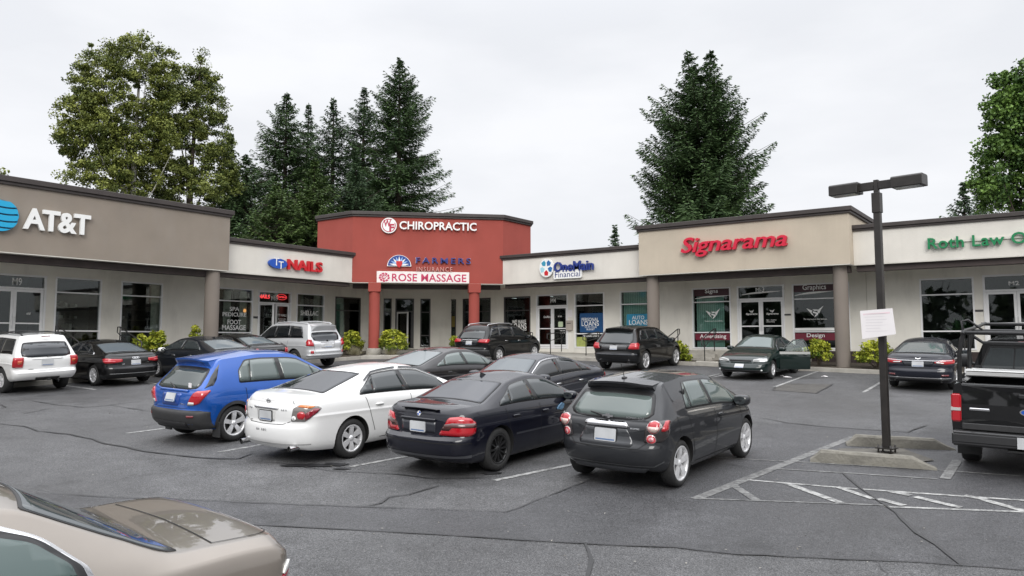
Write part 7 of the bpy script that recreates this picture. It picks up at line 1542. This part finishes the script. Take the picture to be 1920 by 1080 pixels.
for sd in(1,-1):
    mb=MB(); ellips(mb,(2.75,sd*1.16,1.42),.09,.12,.13); mb.tube([(2.8,sd*.92,1.34),(2.77,sd*1.12,1.38)],.03,8); mb.build('door_mirror',TRIM,tr)
    mb=MB(); My=Matrix(((1,0,0,0),(0,1,0,sd*.0),(0,0,1,0),(0,0,0,1)))
    f=lambda x,t:(x,sd*(.905-.18*t),1.36+.46*t); mb.add([f(1.1,.02),f(2.9,.02),f(2.75,.9),f(1.15,.9)],[(0,1,2,3) if sd<0 else (3,2,1,0)]); mb.build('side_window',GLD,tr)
# tool box and rack
mb=MB(); mb.box(.28,.78,-.93,.93,1.328,1.405); tb=mb.build('tool_box',TOOL,tr,.015); mb=MB(); mb.box(.27,.79,-.94,.94,1.406,1.425); mb.build('lid',TOOL,tb,.008); mb=MB(); mb.box(.262,.279,-.12,.12,1.345,1.39); mb.build('latch_plate',mat('grey_latch',(.25,.28,.32),.3,.5),tb,.01)
rk=bpy.data.objects.new('ladder_rack',None); COL.objects.link(rk); rk.matrix_world=tr.matrix_world.copy(); tag(rk,'black tubular ladder rack bolted above the bed of the pickup','ladder rack')
for sd in(1,-1):
    for x in(-.80,.66):
        mb=MB(); mb.tube([(x,sd*.90,1.325),(x,sd*.90,1.75),(x+.02,sd*.84,2.06)],.032,10); p=mb.build('post',RACK,rk); mb=MB(); mb.box(x-.09,x+.09,sd*.90-.07,sd*.90+.07,1.326,1.345); mb.build('foot_plate',RACK,p)
    mb=MB(); mb.tube([(-.95,sd*.84,2.06),(-.8,sd*.84,2.10),(.66,sd*.84,2.10),(2.6,sd*.80,2.14)],.028,10); mb.build('side_rail',RACK,rk)
    mb=MB(); mb.tube([(-.80,sd*.90,1.72),(-.45,sd*.86,2.08)],.022,8); mb.build('brace',RACK,rk); mb=MB(); mb.tube([(.66,sd*.90,1.72),(.3,sd*.86,2.08)],.022,8); mb.build('brace',RACK,rk)
    mb=MB(); mb.tube([(-.80,sd*.84,2.09),(-.80,sd*.86,2.25),(-.72,sd*.78,2.27),(-.66,sd*.60,2.12)],.018,8); mb.build('end_stop',RACK,rk)
for x,z in((-.80,2.075),(.66,2.06),(2.45,2.13)):
    mb=MB(); mb.tube([(x,-.86,z),(x,.86,z)],.030,10); mb.build('cross_bar',RACK,rk)
mb=MB(); mb.tube([(.72,-.86,1.98),(.70,-.70,1.86),(.70,.70,1.86),(.72,.86,1.98)],.028,10); mb.build('cab_guard_bar',RACK,rk)
t,rm=wheel_meshes(.39,.22,.26,5,'wide','silver')
for xx in(0,3.66):
    for sd in(1,-1):
        o=bpy.data.objects.new('wheel',t); COL.objects.link(o); o.parent=tr; o.location=(xx,sd*.965,.39)
        if sd<0: o.rotation_euler=(0,0,PI)
        q=bpy.data.objects.new('rim',rm); COL.objects.link(q); q.parent=o
mb=MB(); mb.tube([(0,-.8,.39),(0,.8,.39)],.06,8); ellips(mb,(0,0,.39),.16,.16,.16); mb.box(-.9,3.9,-.45,-.35,.50,.59); mb.box(-.9,3.9,.35,.45,.50,.59); mb.build('chassis',UNDER,tr)
# ---------- champagne saloon in the near left corner
L=4.80
B=Body(L,1.79,2.72,1.05,[(0,.95),(.03,1.01),(.10,1.04),(.30,1.05),(.86,1.068),(1.56,1.475),(1.8,1.52),(2.35,1.53),(2.85,1.51),(3.02,1.47),(3.75,1.07),(4.2,.92),(4.55,.80),(4.76,.70),(4.8,.64)],[(0,.94),(.12,.985),(.5,1.005),(1.6,.985),(3.3,.92),(3.9,.87),(4.6,.70),(4.80,.60)],zb=.19,ar=.45,ar2=.26,pr=2.7,lean=.50,ts=.05)
c=Car('parked_car','champagne gold saloon cropped by the near left corner with bright-edged rear side window','car',-4.92,2.42,R(265),B,P_CHAMP,(.32,.205,.21,5,'wide','silver'),GLM)
c.windows([(1.34,.08),(1.36,.42),(1.50,.70),(1.80,.87),(2.85,.90),(3.35,.82),(3.52,.08)],[(1.80,1.90,.025),(2.45,2.38,.05)],trim=CHROME,gl=mat('sea_green_glass',(.035,.065,.06),.04,spec=.8),inset=.05,tin=.08)
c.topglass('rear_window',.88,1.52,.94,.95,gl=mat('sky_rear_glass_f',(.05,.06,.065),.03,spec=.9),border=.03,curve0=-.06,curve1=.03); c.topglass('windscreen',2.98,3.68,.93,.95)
c.per('tail_light',[(.55,.66),(.84,.64),(.93,.68),(.92,.80),(.84,.83),(.58,.84)],.012,mat('dark_red_lens',(.22,.008,.02),.12,coat=1),r=.03); c.per('reverse_lamp',[(.80,.835),(.91,.81),(.885,.86),(.82,.875)],.014,LWHT,r=.01)
c.plate(.76); c.handles([(1.75,.80),(2.7,.78)]); c.mirrors(3.3); c.lines([('s',[(1.75,.36),(1.5,.7),(1.42,.96)]),('s',[(2.45,.26),(2.48,.92)])])
mb=MB(); f=B.m_top()
for sd in(1,-1): ribbon_add(mb,f,[(.12,sd*.90),(.40,sd*.92),(.62,sd*.90)],.008,.003,c.C)
ribbon_add(mb,f,[(.62,-.90),(.60,0),(.62,.90)],.010,.003,c.C); c.mb('boot_gap',mb,SEAM)
